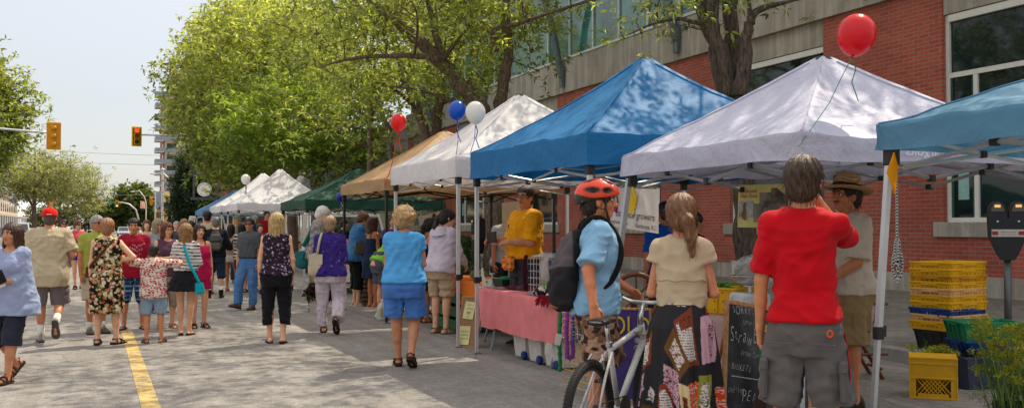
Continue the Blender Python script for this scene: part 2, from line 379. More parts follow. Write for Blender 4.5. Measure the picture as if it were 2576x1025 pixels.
for a, b in ys_:
    wr = MB(); X0, X1 = .10, .19
    wr.box((X0, a, 1.60), (X1, a+.09, 5.80)); wr.box((X0, b-.09, 1.60), (X1, b, 5.80)); wr.box((X0-.03, a+.09, 5.66), (X1, b-.09, 5.80)); wr.box((X0, a+.09, 1.60), (X1, b-.09, 1.69))
    wr.box((X0+.005, a+.09, 4.52), (X1-.005, b-.09, 4.62)); wr.box((X0+.01, b-.76, 1.69), (X1-.01, b-.66, 4.52)); wr.box((X0+.01, a+.62, 1.69), (X1-.01, a+.70, 4.52))
    f = wr.obj('window', WHT, bb)
    MB().box((.155, a+.05, 1.65), (.16, b-.05, 5.75)).obj('pane', GLS, f)
    MB().bbox((-.07, a-.22, 1.30), (.62, b+.22, 1.60), .012).obj('window_sill', CONC, f)
    g = MB(); g.box((.125, b-.14, 1.69), (.15, b-.09, 4.52)); g.box((.125, b-.66, 1.69), (.15, b-.61, 4.52)); g.obj('window_trim', GRNF, f)
    bl = MB()                           # things seen inside: notices and pale shapes behind the glass
    bl.box((.148, b-.50, 2.05), (.152, b-.24, 2.62)); bl.obj('notice', plain((.30, .52, .50), .6), f)
# upper glass wall
gw = MB().box((.16, 8, 7.70), (.20, YB1, 12.4)); gw.obj('glass_wall', TEAL, bb)
mm = MB(); yy = 8.0
while yy < YB1: mm.box((.10, yy, 7.70), (.155, yy+.07, 12.4)); yy += 1.85
for z in (9.6, 11.2): mm.box((.11, 8, z), (.154, YB1, z+.06))
mm.obj('mullion', plain((.66, .72, .70), .4), bb)
bl = MB(); yy = 8.1
while yy < YB1-2:                       # blinds and bulkheads seen through the panes
    hgt = random.choice((.5, .9, 1.6, 2.4, .2)); bl.box((.152, yy, 12.3-1-hgt-1.2), (.157, yy+1.7, 11.19)); yy += 1.85
bl.obj('blind', plain((.20, .33, .32), .3, var=.3, spec=.8), bb)
MB().box((-2.6, 8, 12.4), (3, YB1+1, 12.9)).obj('roof', plain((.30, .32, .33), .6), bb)
for yy in (16.8, 24.4, 32.1, 39.9, 47.5):
    br = MB(); M = TR(-.18, yy, 0)
    br.prism([(-.17, 7.38), (.17, 7.38), (.10, 6.62), (-.10, 6.62)], .10, M@RZ(math.pi/2)@TR(0, -.04, 0))
    br.tube([(-.2, yy, 7.0), (-.55, yy+.15, 9.0), (-1.5, yy+.5, 12.4)], .125, 12); br.obj('strut', STEEL, bb, smooth='auto')
# ground-floor shopfront at the far end of the brick
sf = MB(); sf.box((-.03, 47.6, .55), (0, 51.2, 3.6)); o = sf.obj('shopfront_window', glass((.02, .06, .05)), bb)
sg = MB()
for a in (47.5, 49.3, 51.1): sg.box((-.07, a, .55), (-.031, a+.12, 3.7))
sg.box((-.07, 47.5, 3.6), (-.032, 51.2, 3.85)); sg.obj('shopfront_frame', plain((.45, .55, .40), .5), o)
def cable(name, label, a, b, sag, r=.012, c=(.05, .05, .05), parent=None, n=14):
    P = [np.array(a)*(1-t)+np.array(b)*t-np.array([0, 0, sag*4*t*(1-t)]) for t in np.linspace(0, 1, n)]
    o = MB().tube(P, r, 5).obj(name, plain(c, .6), parent)
    if label: tag(o, label, 'cable')
    return o
# ================================================================== grey corrugated building
def corrug():
    t = NT('corrugated'); v = t.coord(); w = t.N('ShaderNodeTexWave', wave_type='BANDS', bands_direction='Y'); w.inputs['Scale'].default_value = 1.35; t.L(v, w.inputs['Vector'])
    c = t.ramp(w.outputs['Fac'], [(.2, (.10, .10, .108)), (.6, (.19, .19, .20))]); c = t.mix(c, (.7, .7, .7), t.ramp(t.noise(v, .4, 4), [(.4, .6), (.6, 0)]), 'MULTIPLY')
    return t.bsdf(c, .55, t.bump(w.outputs['Fac'], .8, .04), .3, .4)
gb = thing('grey_building', 'long dark grey corrugated metal building with cream ground floor beyond the brick building', 'building', (BX, 0, 0))
MB().box((0, 56.5, 3.2), (14, 118, 7.4)).obj('siding', corrug(), gb)
MB().box((.25, 56.6, .05), (13.9, 117.8, 3.2)).obj('ground_floor_wall', plain((.62, .54, .40), .8, bump=.2), gb)
MB().box((-.12, 56.4, 7.4), (14.1, 118.2, 7.62)).obj('roof_trim', plain((.16, .16, .17), .5), gb)
for k in range(14):
    y0 = 59+k*4.1; f = MB()
    for a, b, c_, d in ((y0, y0+.1, .5, 2.9), (y0+2.5, y0+2.6, .5, 2.9), (y0+.1, y0+2.5, 2.8, 2.9), (y0+.1, y0+2.5, .5, .6), (y0+1.25, y0+1.35, .6, 2.8)): f.box((.19, a, c_), (.26, b, d))
    fo = f.obj('window', WHT, gb); MB().box((.235, y0+.05, .55), (.245, y0+2.55, 2.85)).obj('pane', GLS, fo)
for k in range(5):
    y0 = 96+k*4.2; f = MB()
    for a, b, c_, d in ((y0, y0+.12, 4.1, 6.4), (y0+1.4, y0+1.52, 4.1, 6.4), (y0+.12, y0+1.4, 6.28, 6.4), (y0+.12, y0+1.4, 4.1, 4.22)): f.box((-.06, a, c_), (-.01, b, d))
    fo = f.obj('window', WHT, gb); MB().box((-.03, y0+.05, 4.15), (-.02, y0+1.5, 6.35)).obj('pane', plain((.55, .62, .66), .2, spec=.8), fo)
# ================================================================== tower block and low buildings further on
tw = thing('apartment_tower', 'tall beige apartment tower with red strips and stacked grey balconies far up the street', 'building', (0, 0, 0))
X0, Y0 = 14.6, 250; H = 34
MB().box((X0, Y0, 0), (X0+16, Y0+16, H)).obj('wall', plain((.60, .51, .42), .85, var=.06, scale=.3), tw)  # beige lightened, distance haze put into the wall colour
MB().box((X0-.25, Y0+.6, 0), (X0-.01, Y0+15, H-1)).obj('red_strip', plain((.30, .08, .09), .8), tw)
for f in range(12):
    z = 3.2+f*2.72; b = MB(); b.box((X0-2.2, Y0-1.0, z), (X0-.26, Y0+4, z+.18)); b.box((X0-.5, Y0-.9, z+.18), (X0+2.9, Y0-.02, z+.2))
    bo = b.obj('balcony', plain((.52, .49, .47), .7), tw); MB().box((X0-2.2, Y0-1.0, z+.2), (X0-2.13, Y0+4, z+1.1)).box((X0-2.12, Y0-1.0, z+.2), (X0+2.9, Y0-.93, z+1.1)).obj('balcony_rail', plain((.22, .27, .33), .4), bo)
    MB().box((X0-.29, Y0+1, z+.3), (X0-.26, Y0+3.4, z+2.3)).obj('window', GLS, tw); MB().box((X0+.5, Y0-.015, z+.3), (X0+2.6, Y0-.004, z+2.3)).obj('window', GLS, tw)
MB().box((X0+3, Y0+3, H), (X0+9, Y0+9, H+2)).obj('roof_house', plain((.38, .10, .10), .8), tw)
lb = thing('orange_building', 'low orange stucco building with dark flat roof and red mansard on the far corner', 'building', (0, 0, 0))
X0, Y0 = 9.6, 168
MB().box((X0, Y0, 0), (X0+16, Y0+18, 4.7)).obj('wall', plain((.55, .30, .10), .85, var=.06, scale=.3), lb)
MB().box((X0-.5, Y0-.5, 4.7), (X0+7, Y0+18, 5.1)).box((X0-.2, Y0-.2, 5.1), (X0+6.8, Y0+18, 7.6)).obj('roof', plain((.19, .21, .25), .7), lb)
MB().box((X0+3.4, Y0-.6, 5.6), (X0+12, Y0+12, 8.2)).box((X0+5.2, Y0-.4, 8.2), (X0+11, Y0+10, 10.4)).obj('mansard', plain((.30, .07, .08), .8), lb)
MB().box((X0+3.2, Y0-1.4, 4.3), (X0+13, Y0-.02, 4.65)).obj('awning', plain((.75, .70, .60), .7), lb)
MB().box((X0-.08, Y0-.08, .9), (X0+16, Y0-.01, 1.6)).box((X0-.08, Y0-.01, .9), (X0-.01, Y0+18, 1.6)).obj('blue_white_strip', plain((.55, .62, .75), .6), lb)
for k in range(6):
    f = MB().box((X0+.8+k*2.2, Y0-.05, 2.1), (X0+2.2+k*2.2, Y0-.012, 4.1)); f.obj('window', GLS, lb)
for k in range(4): MB().box((X0-.05, Y0+1+k*4.2, 2.1), (X0-.012, Y0+3+k*4.2, 4.1)).obj('window', GLS, lb)
# left-hand shops
for nm, lab, x1, y0, y1, h, c in (('shop_building', 'low brown storefront building at the left edge behind the parked cars', -13, 78, 100, 7.0, (.42, .30, .20)), ('shop_building', 'pale cream storefront block with arcade posts farther up the left side', -13.3, 101, 128, 5.6, (.62, .52, .40)), ('shop_building', 'small tan building behind the feathery street trees on the left', -13, 130, 190, 6.0, (.50, .42, .34))):
    b = thing(nm, lab, 'building', (0, 0, 0)); MB().box((x1-14, y0, 0), (x1, y1, h)).obj('wall', plain(c, .85, var=.08, scale=.4), b)
    MB().box((x1-14.2, y0-.2, h), (x1+.3, y1+.2, h+.35)).obj('roof_trim', plain(tuple(np.array(c)*.5), .8), b)
    MB().box((x1, y0+.3, 3.0), (x1+1.5, y1-.3, 3.25)).obj('awning', plain(tuple(np.array(c)*.8), .8), b)
    yy = y0+1
    while yy < y1-3:
        f = MB().box((x1+.004, yy, .5), (x1+.05, yy+2.2, 2.8)); fo = f.obj('shop_window', GLS, b); MB().box((x1+.051, yy-.1, 2.8), (x1+.1, yy+2.3, 2.95)).box((x1+.051, yy+2.2, .4), (x1+.1, yy+2.32, 2.8)).obj('frame', WHT, fo)
        MB().box((x1+.004, yy, 3.9), (x1+.06, yy+1.3, 5.2)).obj('window', GLS, b); MB().tube([(x1+1.4, yy+2.5, .15), (x1+1.4, yy+2.5, 3.0)], .09, 8).obj('post', WHT, b); yy += 3.4
# ================================================================== trees
def bark(c=(.17, .125, .095)):
    t = NT('bark'); v = t.coord(scale=(1, 1, .22)); n = t.noise(v, 26, 5, .65); c3 = np.array(c)
    cc = t.ramp(n, [(.32, tuple(c3*.35)), (.5, tuple(c3)), (.7, tuple(c3*1.75))]); return t.bsdf(cc, .9, t.bump(n, 1.0, .05), 0, .15)
def leafmat(tl=.45):
    t = NT('leaves'); a = t.N('ShaderNodeVertexColor'); a.layer_name = 'Col'
    p = t.N('ShaderNodeBsdfPrincipled'); t.L(a.outputs[0], p.inputs['Base Color']); p.inputs['Roughness'].default_value = .42; p.inputs['Specular IOR Level'].default_value = .35
    tr = t.N('ShaderNodeBsdfTranslucent'); hs = t.N('ShaderNodeMix', data_type='RGBA', blend_type='MULTIPLY'); hs.inputs[0].default_value = 1; hs.inputs[7].default_value = (1.7, 1.55, .75, 1); t.L(a.outputs[0], hs.inputs[6]); t.L(hs.outputs[2], tr.inputs[0])
    mx = t.N('ShaderNodeMixShader'); mx.inputs[0].default_value = tl; t.L(p.outputs[0], mx.inputs[1]); t.L(tr.outputs[0], mx.inputs[2]); t.L(mx.outputs[0], t.out.inputs[0]); return t.m
BARK = bark(); LEAF = leafmat(.52)
def leaf_mesh(mb, P, D, L, W, c, rng):
    n = len(P); D = D/np.linalg.norm(D, axis=1)[:, None]; Nn = rng.normal(size=(n, 3))*.55+np.array([0, 0, 1.]); S = np.cross(D, Nn); S /= np.linalg.norm(S, axis=1)[:, None]+1e-9
    L = np.broadcast_to(L, (n,))[:, None]; W = np.broadcast_to(W, (n,))[:, None]; dn = np.array([0, 0, -1.])
    v = np.stack([P, P+D*L*.45+S*W, P+D*L+dn*L*.12, P+D*L*.45-S*W], 1).reshape(-1, 3)
    mb.add(v, np.arange(4*n).reshape(n, 4), 0, np.repeat(c, 4, 0))
def make_tree(name, label, stems, blobs, nclump, nleaf, L, W, colr, seed, group=None, spread=.55, limbs=26, barkm=None, twig=.5, star=7, hollow=.55, wexp=.8):
    """stems: list of (world points, radii).  blobs: (centre, radii).  Crown of leaf sprays at twig tips."""
    rng = np.random.default_rng(seed); base = np.array(stems[0][0][0], float); root = thing(name, label, 'tree', base, 0, group)
    tr = MB(); nodes = []
    for pts, rr in stems:
        P = np.array(pts, float)-base; k = len(P); tt = np.linspace(0, 1, k); q = np.linspace(0, 1, max(8, k*4))
        def cr(a): return np.interp(q, tt, a)
        PP = np.stack([cr(P[:, i]) for i in range(3)], 1); ker = np.array([.25, .5, .25])
        for _ in range(2): PP[1:-1] = .25*PP[:-2]+.5*PP[1:-1]+.25*PP[2:]
        R = cr(np.array(rr, float)); PP[1:-1] += rng.normal(size=(len(q)-2, 3))*R[1:-1, None]*.12
        tr.tube(PP, R*(1+rng.normal(size=len(R))*.05), 12 if rr[0] > .1 else 7)
        nodes += [(p, r) for p, r in zip(PP[len(PP)//3:], R[len(PP)//3:])]
    vol = np.array([b[1][0]*b[1][1]*b[1][2] for b in blobs]); which = rng.choice(len(blobs), nclump, p=vol**wexp/np.sum(vol**wexp))
    u = rng.normal(size=(nclump, 3)); u /= np.linalg.norm(u, axis=1)[:, None]; rr_ = (hollow+(1-hollow)*rng.random(nclump)**.6)[:, None]
    rough = 1+.16*np.array([noise.noise(Vector(q*2.3+seed)) for q in u])[:, None]*2
    C = np.array([np.array(blobs[w][0], float)-base for w in which])+u*rr_*rough*np.array([blobs[w][1] for w in which])
    NP = np.array([n[0] for n in nodes]); NR = np.array([n[1] for n in nodes])
    order = rng.permutation(nclump)
    for q in order[:limbs]:
        c = C[q]; d = np.linalg.norm(NP-c, axis=1)+.8*np.maximum(0, NP[:, 2]-c[2]+.6); j = int(np.argmin(d)); a = NP[j]
        mid = (a+c)/2+np.array([0, 0, .12*np.linalg.norm(c-a)])+rng.normal(size=3)*.15; r0 = min(NR[j]*.6, .075)
        P = np.array([(1-t)**2*a+2*t*(1-t)*mid+t*t*c for t in np.linspace(0, 1, 8)]); R = np.linspace(r0, .012, 8)
        tr.tube(P, R, 6, cap=False); NP = np.concatenate([NP, P[3:]]); NR = np.concatenate([NR, R[3:]])
    for q in order[limbs:limbs+int(nclump*twig)]:
        c = C[q]; d = np.linalg.norm(NP-c, axis=1); j = int(np.argmin(d))
        if d[j] > 3.2: continue
        a = NP[j]; mid = (a+c)/2+rng.normal(size=3)*.12; tr.tube([a, mid, c], [.018, .012, .006], 4, cap=False)
    tr.obj('trunk', barkm or BARK, root, smooth=True)
    nt = nleaf//star; tips = np.repeat(C, nt, 0)+rng.normal(size=(nclump*nt, 3))*spread*np.array([1, 1, .75])
    cj = np.repeat(np.arange(nclump), nt); P = np.repeat(tips, star, 0); n = len(P); D = rng.normal(size=(n, 3)); D[:, 2] = D[:, 2]*.6-.1
    P = P+D/np.linalg.norm(D, axis=1)[:, None]*L*.15
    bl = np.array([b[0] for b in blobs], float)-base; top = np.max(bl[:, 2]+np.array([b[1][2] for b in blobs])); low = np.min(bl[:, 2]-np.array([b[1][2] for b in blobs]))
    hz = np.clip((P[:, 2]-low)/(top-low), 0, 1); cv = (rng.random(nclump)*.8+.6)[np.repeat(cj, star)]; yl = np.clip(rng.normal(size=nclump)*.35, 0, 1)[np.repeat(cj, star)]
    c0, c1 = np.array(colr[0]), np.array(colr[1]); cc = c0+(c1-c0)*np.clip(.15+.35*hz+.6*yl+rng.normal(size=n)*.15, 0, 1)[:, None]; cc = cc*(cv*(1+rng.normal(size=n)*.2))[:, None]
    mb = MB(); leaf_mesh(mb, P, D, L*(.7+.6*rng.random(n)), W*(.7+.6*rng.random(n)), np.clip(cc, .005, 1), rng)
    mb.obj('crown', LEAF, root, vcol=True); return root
GR = ((.13, .19, .048), (.46, .50, .145)); RT = 'street trees along the right kerb'
b = np.array([9.6, 12.8, .15])
d1 = 15.5; W_ = lambda pts, d: [pd(u, v, d) for u, v in pts]
t0 = gp(1886, 783, .15); t0 = np.array([t0[0], t0[1], .1])
T1 = [t0]+W_([(1884, 690), (1876, 560), (1868, 460), (1855, 300), (1838, 240)], d1)
make_tree('street_tree', 'thick multi-stemmed tree trunk rising behind the lavender canopy in front of the brick', [
    (T1, [.25, .2, .17, .165, .2, .22]),
    (W_([(1845, 265), (1815, 200), (1800, 120), (1770, 40), (1748, -40), (1690, -220)], d1), [.16, .135, .12, .12, .10, .06]),
    (W_([(1840, 240), (1822, 150), (1790, 60), (1795, -30), (1830, -240)], d1-.3), [.125, .11, .095, .09, .05]),
    (W_([(1845, 250), (1848, 150), (1838, 60), (1832, -40), (1880, -260)], d1+.2), [.14, .125, .12, .115, .05]),
    (W_([(1860, 240), (1876, 140), (1880, 70), (1895, 30), (1950, 12), (2030, -6)], d1-.5), [.12, .1, .08, .06, .035, .015]),
    (W_([(1770, 60), (1700, 45), (1640, 60), (1575, 90)], d1-.4), [.04, .03, .02, .008])],
    [((9.0, 12.3, 8.6), (5.0, 5.2, 3.0)), ((7.0, 10.5, 7.8), (3.2, 3.6, 1.7)), ((8.4, 7.8, 8.2), (2.6, 2.6, 1.4)), ((5.8, 13.8, 7.6), (2.6, 2.6, 1.4)), ((11.5, 14, 8), (3, 3, 2.2)), ((8.0, 13.0, 4.88), (.9, .9, .2)), ((9.6, 12.15, 5.0), (.7, .6, .15))], 400, 77, .13, .021, GR, 11, RT, .33, 40, twig=.5, wexp=.55, barkm=bark((.11, .085, .068)))
d2 = 23.2; p = pd(1232, 300, d2)
g2 = np.array([p[0]+.1, p[1], .1])
make_tree('street_tree', 'spreading tree with long leaning limb behind the white canopy and the blue balloon', [
    ([g2, g2+[0, 0, 2.2]]+W_([(1228, 300), (1195, 255), (1150, 205), (1116, 162), (1080, 125), (1043, 93), (990, 50), (944, 15), (870, -60)], d2), [.26, .24, .22, .2, .18, .17, .15, .14, .11, .09, .03]),
    (W_([(1235, 320), (1258, 265), (1266, 200), (1283, 138), (1268, 40), (1290, -120)], d2+.4), [.2, .16, .14, .12, .1, .04]),
    (W_([(1110, 150), (1060, 140), (980, 140), (880, 146), (800, 170)], d2-.5), [.08, .07, .055, .04, .01]),
    (W_([(1250, 130), (1234, 74), (1300, 60), (1371, 37), (1469, 5), (1560, -10)], d2-.6), [.07, .06, .05, .04, .03, .01]),
    (W_([(1116, 170), (1090, 60), (1060, -60)], d2), [.1, .08, .03]), (W_([(1200, 258), (1150, 260), (1060, 225), (960, 215)], d2+.3), [.06, .05, .035, .01])],
    [((7.6, 22.5, 8.6), (4.2, 4.2, 3.0)), ((5.6, 21, 7.6), (2.6, 3.2, 2.1)), ((9.6, 22.6, 7.2), (1.7, 1.6, 1.9)), ((6.2, 20, 10.3), (3, 3, 2)), ((7.4, 22.5, 5.6), (2.4, 2.0, .8))], 270, 105, .165, .027, GR, 12, RT, .42, 60, twig=.6)
d3 = 28.5; p = pd(1085, 420, d3); g3 = np.array([p[0], p[1], .1])
make_tree('street_tree', 'twin-trunked tree between the tan canopy and the brick wall', [
    ([g3, g3+[-.05, 0, 2]]+W_([(1077, 372), (1066, 320), (1040, 250), (1015, 190), (980, 60), (960, -60)], d3), [.22, .19, .17, .15, .13, .11, .07, .03]),
    ([g3+[.25, .1, 0], g3+[.3, .1, 2]]+W_([(1097, 362), (1101, 290), (1111, 200), (1140, 90), (1150, -50)], d3+.3), [.22, .18, .16, .15, .13, .1, .03])],
    [((8.3, 28.5, 8.3), (4.4, 4.5, 3.6)), ((6.2, 27.5, 7.0), (2.6, 3, 2.4)), ((8.6, 28, 5.4), (2.6, 2.2, .8))], 130, 98, .20, .034, GR, 13, RT, .5, 50)
def plain_tree(label, u, v, d, top, tr, blobs, n, nl, L, W, seed, lean=(0, 0), colr=GR, group=RT, name='street_tree', bk=None, spread=.6):
    p = pd(u, v, d); g = np.array([p[0], p[1], .1]); mid = np.array([p[0]+lean[0]*.4, p[1], p[2]+.8]); tp = np.array([p[0]+lean[0], p[1]+lean[1], top])
    st = [([g, np.array(p), mid, tp], [tr*1.15, tr, tr*.85, tr*.25])]
    for k in range(3):
        a = k*2.1+seed; st.append(([mid+(tp-mid)*(.12*k), mid+(tp-mid)*(.25+.12*k)+np.array([math.cos(a), math.sin(a), .2])*.9, mid+(tp-mid)*(.55+.1*k)+np.array([math.cos(a), math.sin(a), 0])*2.4], [tr*.6, tr*.45, tr*.12]))
    return make_tree(name, label, st, [((p[0]+q[0], p[1]+q[1], q[2]), q[3]) for q in blobs], n, nl, L, W, colr, seed, group, spread, 34, bk)
plain_tree('slender thin-trunked tree beside the dark metal siding right of the green canopy', 931, 420, 36, 9, .11, [(.2, 1, 8.2, (2.4, 2.4, 2.2)), (-1.6, 1.4, 5.4, (1.8, 2, 1.2))], 40, 70, .22, .038, 14)
plain_tree('dark slim tree leaning left behind the red balloon on its string', 985, 336, 33, 8.6, .10, [(-.8, 0, 8, (3, 3, 2.4))], 40, 77, .22, .036, 15, lean=(-1.1, 0))
PINK = bark((.30, .22, .19))
plain_tree('small pale-barked tree with drooping yellow-green foliage behind the green canopy', 790, 460, 44, 8.5, .14, [(-.3, 0, 6.3, (3.4, 3.2, 2.3)), (1.2, -1, 4.8, (2.2, 2, 1.1)), (-2.6, -1, 5.6, (1.6, 2, 1.2))], 190, 98, .24, .045, 16, bk=PINK, colr=((.11, .19, .028), (.28, .36, .06)))
plain_tree('leaning tree with forked trunk just behind the second white canopy peak', 738, 440, 50, 12, .26, [(-.5, 0, 9.4, (4.6, 4.5, 4)), (-2, -1.5, 6.4, (2.8, 3, 2))], 220, 98, .27, .052, 17, lean=(.5, 0))
plain_tree('tall dark-trunked tree above the nearer white canopy', 690, 440, 56, 14, .26, [(-.5, 0, 10.2, (5.0, 5, 4.6)), (-3, -1, 8, (3, 3, 2.6))], 340, 98, .30, .058, 18)
plain_tree('biggest dense tree whose crown reaches out over the street on the left of the row', 654, 440, 62, 15, .36, [(-.2, 0, 10.8, (5.0, 6, 4.6)), (-2.9, -1, 9.0, (2.7, 3.5, 2.5)), (-1.0, -2, 5.9, (3.2, 4, 2.2)), (.8, 0, 13.2, (3.6, 4, 2.6))], 520, 126, .34, .066, 19, spread=.62)
plain_tree('leafy tree filling the gap behind the big dense crown', 600, 470, 74, 13, .28, [(.8, 0, 9.0, (4, 5, 4.0))], 200, 84, .38, .08, 20)
LG = ((.115, .165, .045), (.36, .40, .11))
plain_tree('leafy green tree cut by the left edge of the street', -45, 470, 52, 10.6, .22, [(-1.6, 0, 7.6, (3.5, 4, 3.5)), (-.5, 0, 6.2, (2.0, 3, 2.2)), (-1.7, 0, 9.9, (2.2, 3, 1.7))], 420, 112, .30, .06, 21, colr=LG, group=None)
FG = ((.15, .18, .08), (.30, .32, .15))
plain_tree('feathery pale tree with thin trunk beside the left shops', 86, 545, 92, 9, .20, [(-.3, 0, 6.6, (4.2, 4, 2.1)), (1.2, 0, 5.2, (2.6, 3, 1.3))], 200, 63, .34, .05, 22, colr=FG, group='feathery trees on the left side', name='feathery_tree', spread=.8)
plain_tree('feathery pale tree standing farther up the left sidewalk', 150, 545, 104, 8, .18, [(0, 0, 6.2, (4.6, 4, 2.0)), (1.6, 0, 4.6, (2.4, 3, 1.2))], 190, 63, .36, .05, 23, colr=FG, group='feathery trees on the left side', name='feathery_tree', spread=.8)
plain_tree('rounded green tree in the middle distance right of the vanishing road', 335, 548, 205, 10.5, .3, [(0, 0, 6.5, (3.4, 4, 4.0)), (-4, 0, 4.6, (3.4, 4, 2.6)), (2, 0, 5, (3, 3, 3.6))], 260, 56, .8, .18, 24, colr=((.05, .085, .02), (.14, .18, .04)), group=None, spread=.7)
plain_tree('dull green tree beyond the red cap at the end of the street', 215, 560, 240, 6, .25, [(0, 0, 4.5, (4.5, 4, 3)), (-9, 0, 4, (5, 4, 2.6)), (7, 6, 3, (4, 4, 2))], 200, 49, .8, .18, 25, colr=((.12, .15, .08), (.25, .24, .12)), group=None, spread=.8)
plain_tree('dark conifer behind the round restaurant sign', 484, 540, 128, 13, .3, [(0, 0, 9.5, (2.0, 2.4, 2.6)), (0, 0, 6.4, (2.6, 3.2, 2.6)), (0, 0, 3.6, (3.2, 3.6, 2.2))], 330, 70, .55, .07, 26, colr=((.018, .042, .022), (.05, .085, .035)), group=None, name='conifer_tree', spread=.6)
# ================================================================== canopies
def canopy_mat(c, tl=.35, wr=.5):
    t = NT('canopy_cloth'); c3 = np.array(srgb(c)); v = t.coord()
    w = t.N('ShaderNodeTexNoise'); w.inputs['Scale'].default_value = 1.6; w.inputs['Detail'].default_value = 5; w.inputs['Distortion'].default_value = 1.2; t.L(v, w.inputs['Vector'])
    f = t.noise(v, 9, 4, .6)
    cc = t.ramp(t.noise(v, .9, 5), [(.3, tuple(c3*.90)), (.7, tuple(np.minimum(c3*1.06, 1)))])
    h = t.math('ADD', t.math('MULTIPLY', w.outputs['Fac'], 3.2), t.math('MULTIPLY', f, .7))
    return t.bsdf(cc, .62, t.bump(h, wr, .03), 0, .3, transl=tl)
def make_tent(label, X0, X1, Y0, Y1, zb, zt, zp, c, legc, slant=0., seed=1, pw=.80, tl=.34, group='pop-up canopies along the street', wr=.5, name='market_canopy', clampz=.88, skip_legs=(), sag=.06, legw=.042):
    cx, cy = (X0+X1)/2, (Y0+Y1)/2; hx, hy = (X1-X0)/2, (Y1-Y0)/2
    root = thing(name, label, 'canopy', (cx, cy, 0), 0, group); cm = canopy_mat(c, tl, wr)
    N = 49; a = np.linspace(-1, 1, N); A, B = np.meshgrid(a, a, indexing='ij'); r = np.maximum(np.abs(A), np.abs(B)); mn = np.minimum(np.abs(A), np.abs(B))
    rr = np.sqrt(r*r+.0016); Z = zp-(zp-zt)*np.clip((rr**pw-.04**pw)/(1-.04**pw), 0, 1)
    Z -= sag*np.sin(np.pi*np.clip(r, 0, 1))*(1-(mn/np.maximum(r, .02))**2)                       # cloth sags between the ridges
    ns = np.array([[noise.noise((x*2.6*hx/1.5, y*2.6*hy/1.5, seed*3.7))+.5*noise.noise((x*7, y*7, seed)) for y in a] for x in a])
    Z += ns*.026*(.25+r); e = 1+.012*ns
    mb = MB(); I_, J_ = np.meshgrid(np.arange(N-1), np.arange(N-1), indexing='ij'); q0, q1, q2, q3 = [x.ravel() for x in (I_*N+J_, I_*N+J_+1, (I_+1)*N+J_+1, (I_+1)*N+J_)]; sg = ((I_-(N-2)/2)*(J_-(N-2)/2) > 0).ravel()   # split each quad along the ridge direction
    F_ = np.concatenate([np.stack([q0, q1, q2], 1)[sg], np.stack([q0, q2, q3], 1)[sg], np.stack([q0, q1, q3], 1)[~sg], np.stack([q1, q2, q3], 1)[~sg]]); mb.add(np.stack([A*hx, B*hy, Z], -1), F_); can = mb.obj('canopy', cm, root, smooth=True)
    sm = MB()                                                      # seams on the four ridges
    for sx in (-1, 1):
        for sy in (-1, 1):
            q = np.linspace(.05, 1, 22); idx = ((q*sx+1)/2*(N-1)).astype(int), ((q*sy+1)/2*(N-1)).astype(int)
            sm.tube(np.stack([A[idx]*hx, B[idx]*hy, Z[idx]+.004], 1), .007, 5)
    sm.obj('ridge_seam', cm, can)
    # valance: a skirt all round with soft ripples
    M = 40; per = []
    for k in range(4):
        t = np.linspace(-1, 1, M, endpoint=False); o = np.ones(M)
        per.append([np.stack([t, -o], 1), np.stack([o, t], 1), np.stack([-t, o], 1), np.stack([-o, -t], 1)][k])
    per = np.concatenate(per); per = np.concatenate([per, per[:1]]); rows = []
    gi = np.clip(((per+1)/2*(N-1)).round().astype(int), 0, N-1); zedge = Z[gi[:, 0], gi[:, 1]]
    for f in np.linspace(0, 1, 6):
        out = np.array([.010+.012*f*noise.noise((p[0]*4*hx, p[1]*4*hy, f*1.3+seed))*2 for p in per])
        nx = np.where(np.abs(per[:, 0]) > .999, np.sign(per[:, 0]), 0); ny = np.where(np.abs(per[:, 1]) > .999, np.sign(per[:, 1]), 0)
        zz = zedge*(1-f)+f*(zb+np.array([.022*noise.noise((p[0]*2.2*hx, p[1]*2.2*hy, seed+9)) for p in per]))
        mid = 1-np.minimum(np.abs(per[:, 0]), np.abs(per[:, 1])); zz = zz+f*.035*np.sin(np.pi*mid*.5)*0
        rows.append(np.stack([per[:, 0]*hx+nx*out, per[:, 1]*hy+ny*out, zz], 1))
    MB().grid(np.array(rows)).obj('valance', cm, can, smooth=True)
    lm = plain(legc, .4, .6 if sum(srgb(legc)) > .6 else .2, .4, .06); bk = plain((.02, .02, .022), .5)
    corners = [(-1, -1), (1, -1), (1, 1), (-1, 1)]; tops = []
    for i, (sx, sy) in enumerate(corners):
        tp = np.array([sx*(hx-.05), sy*(hy-.05), zt-.03]); ft = np.array([sx*(hx-.05+slant), sy*(hy-.05+slant), .0]); tops.append(tp)
        if i in skip_legs: continue
        mid = ft+(tp-ft)*(clampz/tp[2])
        mb = MB(); d = (tp-ft); h = legw/2
        for (p, q, w_) in ((mid, tp, h), (ft+[0, 0, .02], mid, h*.84)):
            mb.add(np.array([[p[0]+a_*w_, p[1]+b_*w_, p[2]] for a_, b_ in ((-1,-1),(1,-1),(1,1),(-1,1))]+[[q[0]+a_*w_, q[1]+b_*w_, q[2]] for a_, b_ in ((-1,-1),(1,-1),(1,1),(-1,1))]), np.array([(0,3,2,1),(4,5,6,7),(0,1,5,4),(1,2,6,5),(2,3,7,6),(3,0,4,7)]))
        leg = mb.obj('leg', lm, root)
        cb = MB(); cb.bbox((mid[0]-h*1.5, mid[1]-h*1.5, mid[2]-.045), (mid[0]+h*1.5, mid[1]+h*1.5, mid[2]+.03), .005); cb.bbox((mid[0]+h*1.5, mid[1]-.012, mid[2]-.03), (mid[0]+h*1.5+.03, mid[1]+.012, mid[2]+.04), .004); cb.obj('clamp', bk, leg)
        MB().bbox((ft[0]-.045, ft[1]-.045, 0), (ft[0]+.045, ft[1]+.045, .018), .004).obj('foot_plate', plain('#8d8f92', .45, .6), leg)
